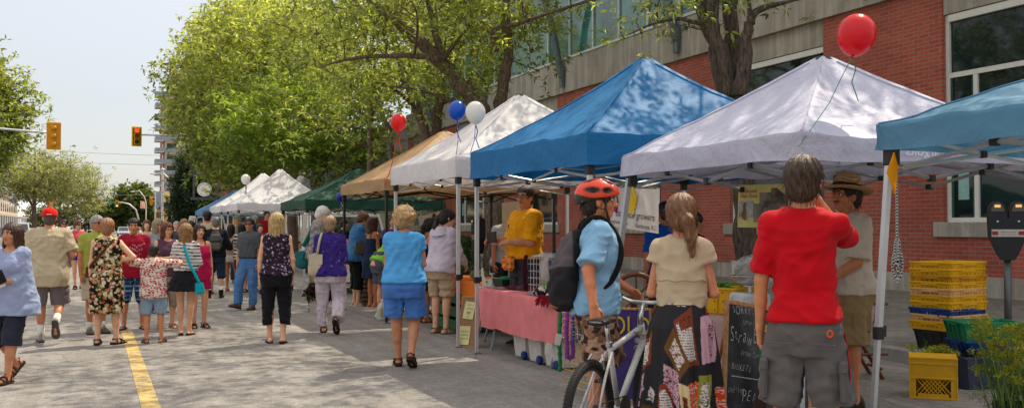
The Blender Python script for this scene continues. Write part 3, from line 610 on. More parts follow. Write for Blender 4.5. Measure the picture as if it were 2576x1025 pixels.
        MB().bbox((tp[0]-.036, tp[1]-.036, zb-.09), (tp[0]+.036, tp[1]+.036, zb+.05), .006).obj('corner_bracket', bk, leg)
    hi, lo = zb+.09, zb-.10
    for i in range(4):
        a_, b_ = tops[i], tops[(i+1) % 4]; tb = MB()
        def P(f, z): q = a_+(b_-a_)*f; return np.array([q[0]*.985, q[1]*.985, z])
        for (f0, z0, f1, z1) in ((.02, hi, .5, lo), (.02, lo, .5, hi), (.5, hi, .98, lo), (.5, lo, .98, hi)): tb.tube([P(f0, z0), P(f1, z1)], [.013, .013], 4)
        jl = []
        for f in (.25, .5, .75): q = P(f, (hi+lo)/2 if f != .5 else lo); jl.append(q)
        s = tb.obj('truss', lm, root)
        for q in jl: MB().bbox(q-.022, q+.022, .004).obj('joint', bk, s)
    cp = MB(); cp.tube([(0, 0, zb+.1), (0, 0, zp-.03)], .018, 6)
    for i in range(4):
        m_ = (tops[i]+tops[(i+1) % 4])/2; cp.tube([(m_[0], m_[1], hi), (m_[0]*.5, m_[1]*.5, zb+.05), (0, 0, zb+.16)], .012, 4)
    cp.obj('centre_pole', lm, root); MB().ell((0, 0, zp-.035), (.07, .07, .035), 10).obj('peak_cap', bk, root)
    return root
WH = '#e9e7ea'; LEGW = '#d2d2d0'; LEGK = '#26221f'
make_tent('bright blue canopy with sharp peak and tree-dappled roof', 4.1, 7.1, 7.9, 10.9, 2.07, 2.37, 3.40, '#1470aa', LEGW, 0, 1, .80, tl=.2)
lav = make_tent('pale lavender canopy on slanted legs with the big red balloon tied to it', 4.05, 6.35, 4.9, 7.15, 1.93, 2.09, 2.84, '#bcbccf', '#a9acb0', .20, 2, .9, wr=.8, tl=.14)
make_tent('light steel-blue canopy at the right edge with yellow flag on its leg', 4.28, 7.2, 1.6, 4.485, 1.955, 2.12, 2.68, '#5d90ae', '#c4c6c8', .10, 3, .95, skip_legs=(0, 1), legw=.034)
make_tent('white canopy behind the bright blue one with blue and white balloons at its corner', 4.1, 7.1, 11.45, 14.35, 2.13, 2.39, 3.43, WH, LEGW, 0, 4, .85)
make_tent('tan canopy on black legs between the white and green canopies', 4.1, 7.1, 14.75, 17.7, 2.07, 2.27, 3.2, '#b8946a', LEGK, 0, 5, .9, tl=.25)
make_tent('dark green canopy with light dapples and a pale seam', 4.15, 7.3, 21.3, 24.4, 1.9, 2.1, 2.90, '#1f4d3e', LEGW, .1, 6, .85, tl=.2)
make_tent('white pointed canopy just left of the green canopy', 4.1, 7.3, 32.2, 35.2, 2.04, 2.27, 3.5, WH, LEGW, 0, 7, .75)
make_tent('farther white pointed canopy under the white balloon', 4.1, 7.7, 37.0, 40.6, 2.05, 2.3, 3.62, WH, LEGW, 0, 8, .75)
make_tent('small pale blue canopy farthest down the row', 3.9, 6.9, 41.6, 44.6, 2.0, 2.2, 3.1, '#6fa3cf', LEGW, 0, 9, .85)
# writing on the lavender valance (seen from behind, it reads mirrored)
lettering('valance_lettering', 'rcargolts', TR(-.14, -1.163, 2.0)@RX(math.pi/2)@Matrix.Diagonal((-1, 1, 1, 1)), .09, plain((.75, .76, .85), .6), lav, width=1.2)
# yellow flag and rope on the right canopy leg
f0 = pd(2243, 384, 5.75)
fl = thing('cloth_flag', 'small orange-yellow diamond cloth tied to the slanted grey leg', 'flag', f0)
fx, fy = CR, np.array([0, 0, -1.]); prof = [(0, 0), (-.024, .06), (-.050, .115), (-.025, .17), (.004, .245), (.018, .20), (.024, .12), (.012, .05), (0, 0)]
G = []
for i in range(9):
    t = i/8*.245; lo_ = np.interp(t, [0, .06, .115, .17, .245], [-.004, -.026, -.052, -.028, .0]); hi_ = np.interp(t, [0, .06, .12, .2, .245], [.004, .022, .026, .016, .004])
    G.append([fx*(lo_+(hi_-lo_)*s)+fy*t+np.array([-.4, -.9, 0])*(.012*math.sin(s*3+t*14)+.035) for s in np.linspace(0, 1, 6)])
MB().grid(np.array(G)).obj('cloth_panel', cloth('#e89a14', transl=.3), fl, smooth=True)
MB().tube([(0, 0, .02), fx*.012+fy*.02, fx*.03+fy*.075+[0, 0, 0], fx*.042+fy*.085], [.006, .008, .007, .009], 6).obj('knot', cloth('#e89a14'), fl)
def rope_mat():
    t = NT('rope'); w = t.N('ShaderNodeTexWave', wave_type='BANDS', bands_direction='DIAGONAL'); w.inputs['Scale'].default_value = 34; w.inputs['Distortion'].default_value = 1; t.L(t.coord(), w.inputs['Vector'])
    return t.bsdf(t.ramp(w.outputs['Fac'], [(.42, (.02, .02, .025)), (.55, (.6, .58, .55))]), .8)
r0 = pd(2255, 392, 5.9); rp = thing('hanging_rope', 'black and white rope hanging in a knotted bunch beside the grey leg', 'rope', r0)
ln = (605-392)/FPX*5.9; rm = rope_mat()
MB().tube([(0, 0, -t*ln) for t in np.linspace(0, 1, 12)], .0085, 6).obj('line', rm, rp)
mb = MB()
for k in range(7):
    a = k*.9; w_ = .022+.012*math.sin(k*2.2); h_ = .075+.02*math.cos(k)
    mb.tube([np.array([w_*math.cos(t)*math.cos(a), w_*math.cos(t)*math.sin(a), -ln-.07+h_*math.sin(t)*.9-.012*k]) for t in np.linspace(0, 2*math.pi, 14, endpoint=False)], .0085, 5, closed=True)
mb.tube([(0, 0, -ln-.1), (.005, .01, -ln-.2), (0, 0, -ln-.25)], .0085, 5); mb.obj('bunch', rm, rp)
# ================================================================== balloons
def balloon(label, u, v, d, rpx, c, tie, lean=0., group='party balloons tied to the canopies', stringc='#777777'):
    p = pd(u, v, d); r = rpx/FPX*d; root = thing('balloon', label, 'balloon', p, 0, group)
    t = NT('latex'); c3 = np.array(srgb(c)); m = t.bsdf(t.ramp(t.noise(t.coord(), 3, 2), [(.3, tuple(c3*.92)), (.7, tuple(c3))]), .22, None, 0, .5, transl=.35, coat=.2)
    mb = MB(); prof = []
    for q in np.linspace(0, 1, 18):
        th = math.pi*q; z = -math.cos(th); rr = math.sin(th)*(1 if z > 0 else 1+.0*z); z2 = z*(1.08 if z > 0 else 1.22)
        if z < 0: rr *= (1-.10*(-z)**2)
        prof.append((max(rr, .001)*r, z2*r))
    M = RY(rad(lean)); mb.lathe(prof, 22, 0, M); mb.lathe([(.005*r, -1.16*r), (.05*r, -1.23*r), (.11*r, -1.33*r), (.04*r, -1.30*r)], 9, 0, M)
    mb.obj('skin', m, root, smooth=True)
    if tie is not None:
        a = np.array(M@Vector((0, 0, -1.25*r))); b = np.array(tie)-p
        mid = (a+b)/2+np.array([.02, 0, -.02]); sm = plain(stringc, .5)
        sb = MB().tube([a, a*.75+b*.25+np.array([.012, 0, 0]), mid, b], .0035*max(1, d/9), 4)
        sb.tube([a, a+np.array([.03, 0, -.08*r/.13]), a+np.array([.012, .02, -.17*r/.13]), a+np.array([.05, 0, -.30*r/.13])], .005*max(1, d/9), 4); sb.obj('string', sm, root)
    return root
balloon('large red balloon floating above the lavender canopy, right of its peak', 2155, 86, 6.6, 48, '#e0061a', (4.0, 4.86, 2.0), 14, stringc='#1d7a4a')
balloon('small red balloon on a red string above the tan canopy', 1002, 307, 14.6, 20, '#ee1b1b', pX(968, 470, 4.1), 0, stringc='#cc3333')
balloon('blue balloon floating left of the white balloon at the white canopy corner', 1150, 277, 12.3, 22.5, '#1560d0', pX(1147, 396, 4.1), 0, stringc='#6a5aa8')
balloon('white balloon floating just right of the blue balloon', 1196, 282, 11.8, 25.5, '#f4f1ec', (4.1, 10.95, 2.38), 0, stringc='#2a5db0')
balloon('white balloon over the farther white canopy down the row', 618, 450, 36, 11.5, '#f6f4f2', (5.0, 37.2, 2.6), 0)
balloon('dark blue balloon under the tan canopy corner', 856, 494, 18.8, 10.5, '#2a2fb0', pX(862, 520, 4.3), 0)
balloon('pale translucent balloon behind the nearer white canopy', 757, 453, 40, 11, '#c9c7c4', (6.9, 35, 2.3), 0)
balloon('white balloon mostly hidden behind the blue canopy peak', 1538, 232, 12.4, 21, '#eeece6', (7.1, 10.9, 2.4), 0)
# ================================================================== traffic signals
YEL = plain('#c98a10', .55, 0, .3); YEL2 = plain('#e8c400', .5); DARK = plain((.02, .02, .02), .6); GALV = plain((.55, .56, .56), .45, .5)
def lens(c, e=0):
    t = NT('lens'); p = t.N('ShaderNodeBsdfPrincipled'); p.inputs['Base Color'].default_value = (*srgb(c), 1); p.inputs['Roughness'].default_value = .3
    if e: p.inputs['Emission Color'].default_value = (*srgb(c), 1); p.inputs['Emission Strength'].default_value = e
    t.L(p.outputs[0], t.out.inputs[0]); return t.m
def signal(root, p, face, s=1., lit=None, border=False):
    """one signal head at world point p, lenses towards heading `face` (radians about z, 0 = towards -y)"""
    rp = np.array(root.location); M = TR(*(p-rp))@RZ(face)
    bb_ = MB(); bb_.bbox((-.30*s, .02, -.62*s), (.30*s, .06, .62*s), .06*s, 0, M); bo = bb_.obj('backboard', YEL2 if border else YEL, root)
    if border: MB().bbox((-.235*s, .012, -.555*s), (.235*s, .019, .555*s), .003, 0, M).obj('face_plate', plain('#7a4b0c', .6), bo)
    hb = MB()
    for k in (-1, 0, 1):
        hb.bbox((-.17*s, -.14, (k*.37-.175)*s), (.17*s, .0115, (k*.37+.175)*s), .03, 0, M); hb.ell((0, 0, 0), (.12*s, .12*s, .12*s), 12, 0, M@TR(0, .10, k*.37*s)); hb.tube([xf(M, np.array([[0, .16, (k*.37+.1)*s]]))[0], xf(M, np.array([[0, .17, (k*.37+.2)*s]]))[0]], .035*s, 6)
    ho = hb.obj('housing', YEL, root)
    for k, c in ((1, '#c01808'), (0, '#6a4a08'), (-1, '#0c3a26')):
        on = lit == k; cc = {1: '#ff3a1c', 0: '#ffb020', -1: '#7cf5d0'}[k] if on else c
        MB().ell((0, 0, 0), (.125*s, .03, .125*s), 14, 0, M@TR(0, -.14, k*.37*s)).obj('lens', lens(cc, 2.2 if on else 0), ho)
        vb = MB(); a = np.linspace(-.3, math.pi+.3, 12); G = np.array([[(.15*s*math.cos(t), y, k*.37*s+.15*s*math.sin(t)) for t in a] for y in (-.14, -.36)]); vb.add(xf(M, G.reshape(-1, 3)), np.array([(i, i+1, i+13, i+12) for i in range(11)])); vb.obj('visor', YEL, ho)
g = gp(40, 640); pl = np.array([-10.3, 44.5, .15])
p1 = pd(135, 342, 44); r = thing('traffic_signal', 'large yellow traffic signal seen from behind hanging left over the street', 'traffic signal', pl)
signal(r, p1, math.pi+.1, 1.0)
P1 = p1-pl; mb = MB(); mb.tube([(0, 0, 0), (0, 0, 4.5), (.3, 0, 6.0), (1.6, P1[1]*.3+.1, P1[2]+.28), P1+np.array([-.6, .1, .17]), P1+[-.1, .1, .17]], [.11, .1, .09, .06, .045, .04], 10); mb.obj('mast_arm', GALV, r, smooth=True)
p2 = pd(344, 343, 54); pl = np.array([9.3, 57, .15]); r = thing('traffic_signal', 'yellow-bordered traffic signal showing red over the middle of the street', 'traffic signal', pl)
signal(r, p2, .05, .88, 1, True); P2 = p2-pl
MB().tube([(0, 0, 0), (0, 0, 4.6), (-.4, 0, 6.2), (-1.8, P2[1]*.4, P2[2]+.05), P2+np.array([.5, .12, .12]), P2+[.1, .1, .1]], [.12, .1, .09, .065, .05, .04], 10).obj('mast_arm', GALV, r, smooth=True)
pl = pd(349, 575, 175); pl[2] = 0; r = thing('traffic_signal', 'distant mast arm carrying three small yellow signals over the far crossing', 'traffic signal', pl)
for u, lit, fc in ((224, None, math.pi), (250, -1, 0.), (294, -1, 0.)): signal(r, pd(u, 512, 173), fc, .98, lit)
tip = pd(222, 510, 173.5)-pl; q = pd(308, 508.5, 174)-pl
MB().tube([(0, 0, 0), (-.1, 0, 3.2), (-.5, 0, q[2]-1.3), (-1.6, 0, q[2]-.3), q, tip], [.16, .15, .13, .12, .10, .06], 8).obj('mast_arm', GALV, r, smooth=True)
MB().box((q[0]-2.3, -.25, q[2]-.25), (q[0]-.7, -.2, q[2]+.2)).obj('street_sign', plain((.02, .22, .10), .5), r)
pl = pd(390, 575, 150); pl[2] = 0; r = thing('traffic_signal', 'distant yellow signal on a slim grey pole beside the orange building', 'traffic signal', pl)
signal(r, pd(380, 505, 150), 1.2, 1.1); MB().tube([(0, 0, 0), (0, 0, 7.0)], .10, 8).obj('pole', GALV, r); MB().tube([(0, 0, 5.5), pd(383, 506, 150)-pl], .05, 6).obj('bracket', GALV, r)
MB().ell((0, 0, 7.1), (.35, .2, .12), 8).obj('lamp_head', GALV, r)
# ================================================================== street lamps, banners, signs
def lamp(label, u, vtop, utip, vtip, d, banner=None):
    pl = pd(u, 575, d); pl[2] = 0; r = thing('street_lamp', label, 'street lamp', pl, 0, 'curved street lamps up the street')
    top = pd(u, vtop, d)-pl; tip = pd(utip, vtip, d)-pl; h = top[2]
    MB().tube([(0, 0, 0), (0, 0, h*.55), (0, 0, h*.82), top*[1, 1, 1]-np.array([.12*abs(tip[0]), 0, h*.03]), tip*.55+np.array([0, 0, tip[2]*.46]), tip], [.13, .12, .11, .10, .09, .07], 8).obj('pole', plain((.6, .57, .52), .5, .3), r, smooth=True)
    MB().ell(tip+np.array([-.3, 0, -.05]), (.5, .22, .13), 10).obj('lamp_head', plain((.55, .53, .5), .4), r); return r, pl
l1, pl1 = lamp('nearest curved street lamp rising in front of the beige tower', 433, 447, 391, 436, 137)
lamp('curved street lamp with pink banner left of the orange building', 367, 492, 338, 481, 200)
lamp('farthest curved street lamp near the vanishing road', 349, 496, 303, 483, 215)
lamp('thin curved street lamp among the far trees on the left side', 243, 535, 285, 524, 240)
pl = pd(408, 575, 135); pl[2] = 0; r = thing('utility_pole', 'straight pale pole holding the blue and yellow banner', 'pole', pl)
MB().tube([(0, 0, 0), (0, 0, 9.4)], [.2, .16], 10).obj('shaft', plain((.62, .59, .55), .6), r); MB().ell((0, 0, 9.5), (.3, .3, .2), 8).obj('cap', GALV, r)
def banner_mat(c0, c1, c2):
    t = NT('banner'); v = t.coord(); n = t.noise(v, 1.3, 2); return t.bsdf(t.ramp(n, [(.42, c0), (.47, c1), (.56, c1), (.60, c2)]), .7, transl=.3)
def banner(label, u0, u1, v0, v1, d, m):
    a, b, c_, e = pd(u0, v0, d), pd(u1, v0+2, d), pd(u1, v1+1, d), pd(u0, v1, d); root = thing('street_banner', label, 'banner', a)
    G = np.array([[(a*(1-s)+b*s)*(1-t)+(e*(1-s)+c_*s)*t-a+np.array([0, .12*math.sin(s*3), 0]) for s in np.linspace(0, 1, 8)] for t in np.linspace(0, 1, 8)])
    MB().grid(G).obj('cloth_panel', m, root, smooth=True); mb = MB()
    for q, w_ in ((a, b), (e, c_)): mb.tube([q-a-(w_-q)*.08, w_-a], .03, 6)
    mb.obj('rod', GALV, root)
    return root
banner('blue and yellow street banner on the straight pale pole', 410.5, 428, 480, 510, 135, banner_mat((.04, .30, .52), (.75, .55, .18), (.05, .42, .55)))
banner('pink street banner on the curved lamp farther away', 353, 365, 505, 523, 199, banner_mat((.62, .10, .30), (.72, .45, .25), (.60, .16, .34)))
banner('blue and orange street banner between the left trees', 117, 134, 498, 516, 96, banner_mat((.03, .32, .50), (.80, .35, .08), (.05, .38, .52)))
banner('narrow dark blue street banner at the left edge', 33, 41, 490, 512, 90, banner_mat((.03, .06, .30), (.45, .50, .65), (.04, .07, .34)))
banner('white street banner beside the left storefront', 107, 115, 516, 540, 97, plain((.7, .72, .74), .7))
# hanging flowers on the nearest lamp
q = pd(449, 541, 137); r = thing('flower_basket', 'red hanging flower basket below the nearest lamp', 'flower basket', q)
MB().tube([(0, 0, .4), (0, 0, 1.7), pd(434, 528, 137)-q], .03, 5).obj('hanger', DARK, r); MB().lathe([(.1, -.55), (.45, -.2), (.5, 0)], 12).obj('pot', plain((.15, .1, .07), .8), r)
rg = np.random.default_rng(3); n = 500; Pq = rg.normal(size=(n, 3)); Pq /= np.linalg.norm(Pq, axis=1)[:, None]; mb = MB(); leaf_mesh(mb, Pq*[.75, .75, .5]*(.6+.4*rg.random((n, 1))), rg.normal(size=(n, 3)), .2, .09, np.where(rg.random((n, 1)) < .7, [[.55, .03, .05]], [[.08, .14, .03]]), rg); mb.obj('blooms', LEAF, r, vcol=True)
# round restaurant sign on its dark frame
d = 88; c = pd(514, 476, d); r = thing('restaurant_sign', 'round white CHINESE & JAPANESE CUISINE sign hung in a dark frame', 'sign', (c[0], c[1], 0)); cz = c[2]; R = 17.5/FPX*d
face = RZ(-rad(10)); K = TR(0, 0, cz)@face@RX(math.pi/2)
MB().lathe([(0, -.06), (R, -.06), (R, .06), (0, .06)], 32, 0, K).obj('disc', plain((.80, .79, .74), .5), r)
BLUE = plain((.06, .10, .30), .6)
def arc_text(txt, rad_, a0, a1, size, flip=False):
    for i, ch in enumerate(txt):
        if ch == ' ': continue
        t = a0+(a1-a0)*i/max(1, len(txt)-1); x, y = rad_*math.cos(t), rad_*math.sin(t)
        yield ch, K@TR(x, y, .062)@RZ(t-math.pi/2 if not flip else t+math.pi/2)
letters = []
for ch, M in list(arc_text('CHINESE & JAPANESE', R*.80, rad(168), rad(12), .2))+list(arc_text('CUISINE', R*.80, rad(235), rad(305), .2, True)): letters.append(lettering('letter', ch, M, R*.26, BLUE, None))
me_o = letters[0]
for L_ in letters: L_.parent = r
em = MB(); em.ell((0, 0, 0), (R*.42, R*.30, .012), 18, 0, K@TR(0, -.02, .06)); em.obj('emblem', plain((.55, .45, .25), .7, var=.6, scale=9), r)
fm = MB(); x0, x1 = -1.15, 1.9
fm.box((x0, -.1, cz-.95), (x1, .1, cz-.72)); fm.box((-.98, -.08, cz-.71), (-.82, .08, cz+1.6)); fm.box((1.15, -.1, 0), (1.4, .1, cz+1.7)); fm.box((-1.1, -.08, cz+1.61), (3.0, .08, cz+1.75))
fm.obj('frame', plain((.07, .075, .085), .6), r)
MB().box((-1.3, -.12, cz+1.15), (2.4, -.09, cz+1.95)).obj('sign_board', plain((.04, .045, .06), .6), r); lettering('sign_lettering', 'OPEN KITCHEN', TR(.8, -.125, cz+1.5)@RX(math.pi/2), .42, plain((.65, .35, .28), .6), r)
# overhead wires
for k, (a, b, lab) in enumerate((((-30, 120, 11), (40, 150, 12.5), 'upper thin overhead wire slanting across the pale sky'), ((-30, 120, 9.6), (40, 150, 11.4), 'lower thin overhead wire slanting across the pale sky'), ((-30, 172, 7.4), (30, 174, 7.9), 'far overhead wire just above the small signals'))): cable('overhead_wire', lab, a, b, .9, .022, (.25, .25, .26))
cable('guy_cable', 'dark cable hanging from the concrete band by the grey bracket', (15.6, 32.4, 7.9), (7.2, 14.3, 2.6), .1, .008)
cable('guy_cable', 'dark cable running from the concrete band to the blue canopy peak', (15.6, 24.6, 7.5), (7.0, 10.8, 2.5), .1, .008)
# ================================================================== vehicles
def car(label, name, x, y, heading, L, W, H, hood, cab0, cab1, c, cat='car', bed=False, group=None, rack=False):
    """side profile extruded; front at +y local"""
    r = thing(name, label, cat, (x, y, 0), heading, group); hl = L/2; wb = H*.52
    body = [(-hl, .32), (-hl+.05, wb*.95), (-hl+.12, wb), (hl-hood, wb), (hl-.15, wb*.86), (hl, wb*.68), (hl, .32)]
    M = TR(W/2, 0, 0)@RZ(math.pi/2); pm = plain(c, .25, .1, .5, .03, coat=.6)
    mb = MB(); mb.prism(body, W, M); mb.obj('body', pm, r)
    cab = [(cab0, wb), (cab0+.35, H-.04), (cab1-.75, H), (cab1, wb)]; mb = MB(); n = 4
    q = [(y_, z_, W/2-.04-(.16 if z_ > wb+.1 else 0)) for y_, z_ in cab]
    V = [(-w_, y_, z_) for y_, z_, w_ in q]+[(w_, y_, z_) for y_, z_, w_ in q]; mb.add(V, [(3, 2, 1, 0), (4, 5, 6, 7), (0, 1, 5, 4), (1, 2, 6, 5), (2, 3, 7, 6)]); mb.obj('cabin', pm, r)
    gl = glass((.02, .025, .03), .05, .9, 0)
    def pane(i, j, off):
        a, b = q[i], q[j]; nz = np.array([0, b[1]-a[1], b[0]-a[0]]); mb = MB(); k = .12; L_ = []
        for (p_, s) in ((a, k), (b, 1-k)):
            y_ = a[0]+(b[0]-a[0])*s; z_ = a[1]+(b[1]-a[1])*s; w_ = (a[2]+(b[2]-a[2])*s)-.09; L_.append((y_+off, z_+.012, w_))
        (y0, z0, w0), (y1, z1, w1) = L_; mb.add([(-w0, y0, z0), (w0, y0, z0), (w1, y1, z1), (-w1, y1, z1)], [(0, 1, 2, 3)]); mb.obj('windscreen', gl, r)
    pane(0, 1, -.012); pane(3, 2, .012)
    for s in (-1, 1):
        a, b = q[0], q[3]; zt = H-.12; zb_ = wb+.06; wt = W/2-.04-.13; wb2 = W/2-.045
        mb = MB(); mb.add([(s*(wb2+.004), a[0]+.22, zb_), (s*(wb2+.004), b[0]-.3, zb_), (s*(wt+.012), q[2][0]-.08, zt), (s*(wt+.012), q[1][0]+.06, zt)], [(0, 1, 2, 3)]); mb.obj('side_window', gl, r)
        for yw in (-hl+.85, hl-.85):
            wm = MB().lathe([(.0, -.11), (.30, -.11), (.34, -.07), (.34, .07), (.30, .11), (0, .11)], 20, 0, TR(s*(W/2-.09), yw, .34)@RY(math.pi/2)); wo = wm.obj('wheel', plain((.02, .02, .02), .8), r, smooth='auto')
            MB().lathe([(0, -.122), (.19, -.122), (.21, -.112)], 14, 0, TR(s*(W/2-.09), yw, .34)@RY(math.pi/2)).lathe([(.21, .112), (.19, .122), (0, .122)], 14, 0, TR(s*(W/2-.09), yw, .34)@RY(math.pi/2)).obj('rim', metal_mat(), wo)
        MB().bbox((s*(W/2-.36)-.16, hl-.16, wb*.60), (s*(W/2-.36)+.16, hl+.012, wb*.78), .02).obj('headlight', plain((.75, .76, .78), .15, spec=.8), r)
        MB().bbox((s*(W/2-.18)-.1, -hl-.012, wb*.66), (s*(W/2-.18)+.1, -hl+.1, wb*.92), .02).obj('tail_light', plain((.35, .02, .02), .3), r)
        MB().bbox((s*(W/2+.06)-.07, cab1-.55, wb+.02), (s*(W/2+.06)+.07, cab1-.4, wb+.16), .03).obj('wing_mirror', pm, r)
    MB().bbox((-W/2+.05, hl-.05, .34), (W/2-.05, hl+.08, .55), .04).obj('bumper', plain((.12, .12, .12), .5), r); MB().bbox((-W/2+.05, -hl-.08, .34), (W/2-.05, -hl+.05, .55), .04).obj('bumper', plain((.12, .12, .12), .5), r)
    MB().box((-.5, hl+.004, wb*.56), (.5, hl+.015, wb*.72)).obj('grille', DARK, r)
    if rack:
        for s in (-1, 1): MB().tube([(s*.55, cab0+.5, H+.07), (s*.55, cab1-.9, H+.07)], .03, 6).obj('roof_rail', DARK, r)
    return r
p = pd(310, 578, 160); car('silver car coming down the middle of the far road', 'parked_car', p[0], p[1], math.pi, 4.4, 1.8, 1.55, 1.1, -1.9, 1.2, (.42, .45, .5))
p = pd(47, 585, 76); car('light silver SUV with dark roof rails parked at the left kerb', 'parked_car', p[0], p[1], math.pi, 4.6, 1.85, 1.85, 1.1, -2.2, 1.3, (.55, .58, .58), rack=True, group='cars parked along the left kerb')
p = pd(42, 590, 66); car('dark grey car parked in front of the light SUV', 'parked_car', p[0]-.6, p[1], math.pi, 4.5, 1.8, 1.5, 1.1, -1.9, 1.2, (.05, .055, .06), group='cars parked along the left kerb')
for k, (uu, dd, cc, lb_) in enumerate(((60, 92, (.5, .5, .5), 'pale grey car parked behind the light SUV'), (88, 112, (.1, .12, .2), 'dark blue car parked farther along the left kerb'), (120, 140, (.6, .6, .6), 'white car parked farthest along the left kerb'))):
    p = pd(uu, 580, dd); car(lb_, 'parked_car', -7.9, p[1], math.pi, 4.5, 1.8, 1.5, 1.1, -1.9, 1.2, cc, group='cars parked along the left kerb')
car('white pickup truck parked at the kerb behind the green canopy', 'pickup_truck', 7.2, 30.0, 0, 5.4, 1.95, 1.95, 1.5, -1.1, 1.3, (.72, .73, .74), 'pickup truck')
car('white van parked behind the crowd near the pale blue canopy', 'parked_van', 5.6, 58, 0, 5.0, 1.95, 2.15, .9, -2.4, 1.7, (.75, .76, .78), 'van')
# ================================================================== smooth bodies grown from distance fields
class Field:
    def __init__(s, lo, hi, h):
        s.h = h; s.lo = np.array(lo, float); n = np.ceil((np.array(hi)-s.lo)/h).astype(int)+2
        s.n = n; s.F = np.full(n, .5, np.float32); s.ax = [(s.lo[i]+h*np.arange(n[i])).astype(np.float32) for i in range(3)]
    def box(s, a, b, m):
        i0 = np.clip(np.floor((np.minimum(a, b)-m-s.lo)/s.h).astype(int), 0, s.n-1); i1 = np.clip(np.ceil((np.maximum(a, b)+m-s.lo)/s.h).astype(int)+1, 1, s.n)
        sl = tuple(slice(i, j) for i, j in zip(i0, i1)); X = s.ax[0][sl[0]][:, None, None]; Y = s.ax[1][sl[1]][None, :, None]; Z = s.ax[2][sl[2]][None, None, :]
        return sl, X, Y, Z
    def put(s, sl, d, k):
        a = s.F[sl]; q = np.maximum(k-np.abs(a-d), 0)/k; s.F[sl] = np.minimum(a, d)-q*q*k*.25
    def cap(s, a, b, ra, rb, k=.025, flat=False, nz=0., flat0=False, wr=None):
        a = np.array(a, float); b = np.array(b, float); sl, X, Y, Z = s.box(a, b, max(ra, rb)+k+s.h*2+nz*2); ab = b-a; L2 = ab.dot(ab)+1e-9; L = math.sqrt(L2)
        t = ((X-a[0])*ab[0]+(Y-a[1])*ab[1]+(Z-a[2])*ab[2])/L2; tc = np.clip(t, 0, 1)
        d = np.sqrt((X-a[0]-tc*ab[0])**2+(Y-a[1]-tc*ab[1])**2+(Z-a[2]-tc*ab[2])**2)-(ra+(rb-ra)*tc)
        if nz: d = d+nz*np.sin(t*L*52+2*np.sin(X*31+Y*17)+a[0]*90)*np.cos(X*23-Z*29+Y*37)
        if flat: d = np.maximum(d, (t-1)*L)
        if flat0: d = np.maximum(d, -t*L)
        s.put(sl, d, k)
    def ell(s, c, r, k=.02, R=None, sub=False):
        c = np.array(c, float); r = np.array(r, float); m = r.max(); sl, X, Y, Z = s.box(c, c, m+k+s.h*2); x, y, z = X-c[0], Y-c[1], Z-c[2]
        if R is not None: x, y, z = (R[0, 0]*x+R[1, 0]*y+R[2, 0]*z, R[0, 1]*x+R[1, 1]*y+R[2, 1]*z, R[0, 2]*x+R[1, 2]*y+R[2, 2]*z)
        q = np.sqrt((x/r[0])**2+(y/r[1])**2+(z/r[2])**2); d = (q-1)*r.min()*.5+(q-1)*(q*r.mean()*.5)/np.maximum(q, .2)
        if sub:
            a = s.F[sl]; d2 = -d; qq = np.maximum(k-np.abs(a-d2), 0)/k; s.F[sl] = np.maximum(a, d2)+qq*qq*k*.25
        else: s.put(sl, d, k)
    def loft(s, lev, M, k=.03, ex=2.2, nz=0., folds=0, famp=0., phase=0., asym=None):
        """lev rows: z, cx, cy, rx, ry in frame M (4x4).  Elliptical sections, flat ends."""
        lev = np.array(lev, float); Mi = np.linalg.inv(M); ctr = np.array([xf(M, np.array([[l[1], l[2], l[0]]]))[0] for l in lev]); m = lev[:, 3:].max()+k+famp*2
        sl, X, Y, Z = s.box(ctr.min(0), ctr.max(0), m); x = Mi[0, 0]*X+Mi[0, 1]*Y+Mi[0, 2]*Z+Mi[0, 3]; y = Mi[1, 0]*X+Mi[1, 1]*Y+Mi[1, 2]*Z+Mi[1, 3]; z = Mi[2, 0]*X+Mi[2, 1]*Y+Mi[2, 2]*Z+Mi[2, 3]
        if lev[0, 0] > lev[-1, 0]: lev = lev[::-1]
        zz = np.ascontiguousarray(np.broadcast_to(z, np.broadcast_shapes(x.shape, y.shape, z.shape))); f = lambda i: np.interp(zz, lev[:, 0], lev[:, i]).astype(np.float32)
        rx, ry = f(3), f(4); dx, dy = (x-f(1))/rx, (y-f(2))/ry; q = (np.abs(dx)**ex+np.abs(dy)**ex)**(1/ex); d = (q-1)*np.minimum(rx, ry)
        if folds:
            th = np.arctan2(dx, dy); zt = np.clip((lev[-1, 0]-zz)/(lev[-1, 0]-lev[0, 0]), 0, 1); d = d+famp*zt*(np.sin(th*folds+phase+.8*np.sin(zz*9))+.5*np.sin(th*(folds*1.7)+2*phase))
        if nz: d = d+nz*(np.sin(19*z+4*np.sin(x*11+phase)+6*y)*np.cos(12*x+7*z+3*np.sin(8*z))+.6*np.sin(41*z+9*x*np.sign(y)+3*np.sin(25*x)))
        d = np.maximum(d, np.maximum(zz-lev[-1, 0], lev[0, 0]-zz)); s.put(sl, d, k)
    def cut(s, p, nrm):
        p = np.array(p, float); nrm = np.array(nrm, float); nrm /= np.linalg.norm(nrm); X, Y, Z = s.ax[0][:, None, None], s.ax[1][None, :, None], s.ax[2][None, None, :]
        s.F = np.maximum(s.F, ((X-p[0])*nrm[0]+(Y-p[1])*nrm[1]+(Z-p[2])*nrm[2]).astype(np.float32))
    def mesh(s, smooth=1):
        F = np.pad(s.F, 1, constant_values=.5); lo = s.lo-s.h; I = F < 0; n = np.array(F.shape)-1
        cnt = np.zeros(n, np.int8); off = [(a, b, c) for a in (0, 1) for b in (0, 1) for c in (0, 1)]
        for a, b, c in off: cnt += I[a:a+n[0], b:b+n[1], c:c+n[2]]
        act = (cnt > 0) & (cnt < 8); ix = np.argwhere(act)
        if len(ix) == 0: return None
        val = {o: F[ix[:, 0]+o[0], ix[:, 1]+o[1], ix[:, 2]+o[2]] for o in off}; acc = np.zeros((len(ix), 3)); num = np.zeros(len(ix))
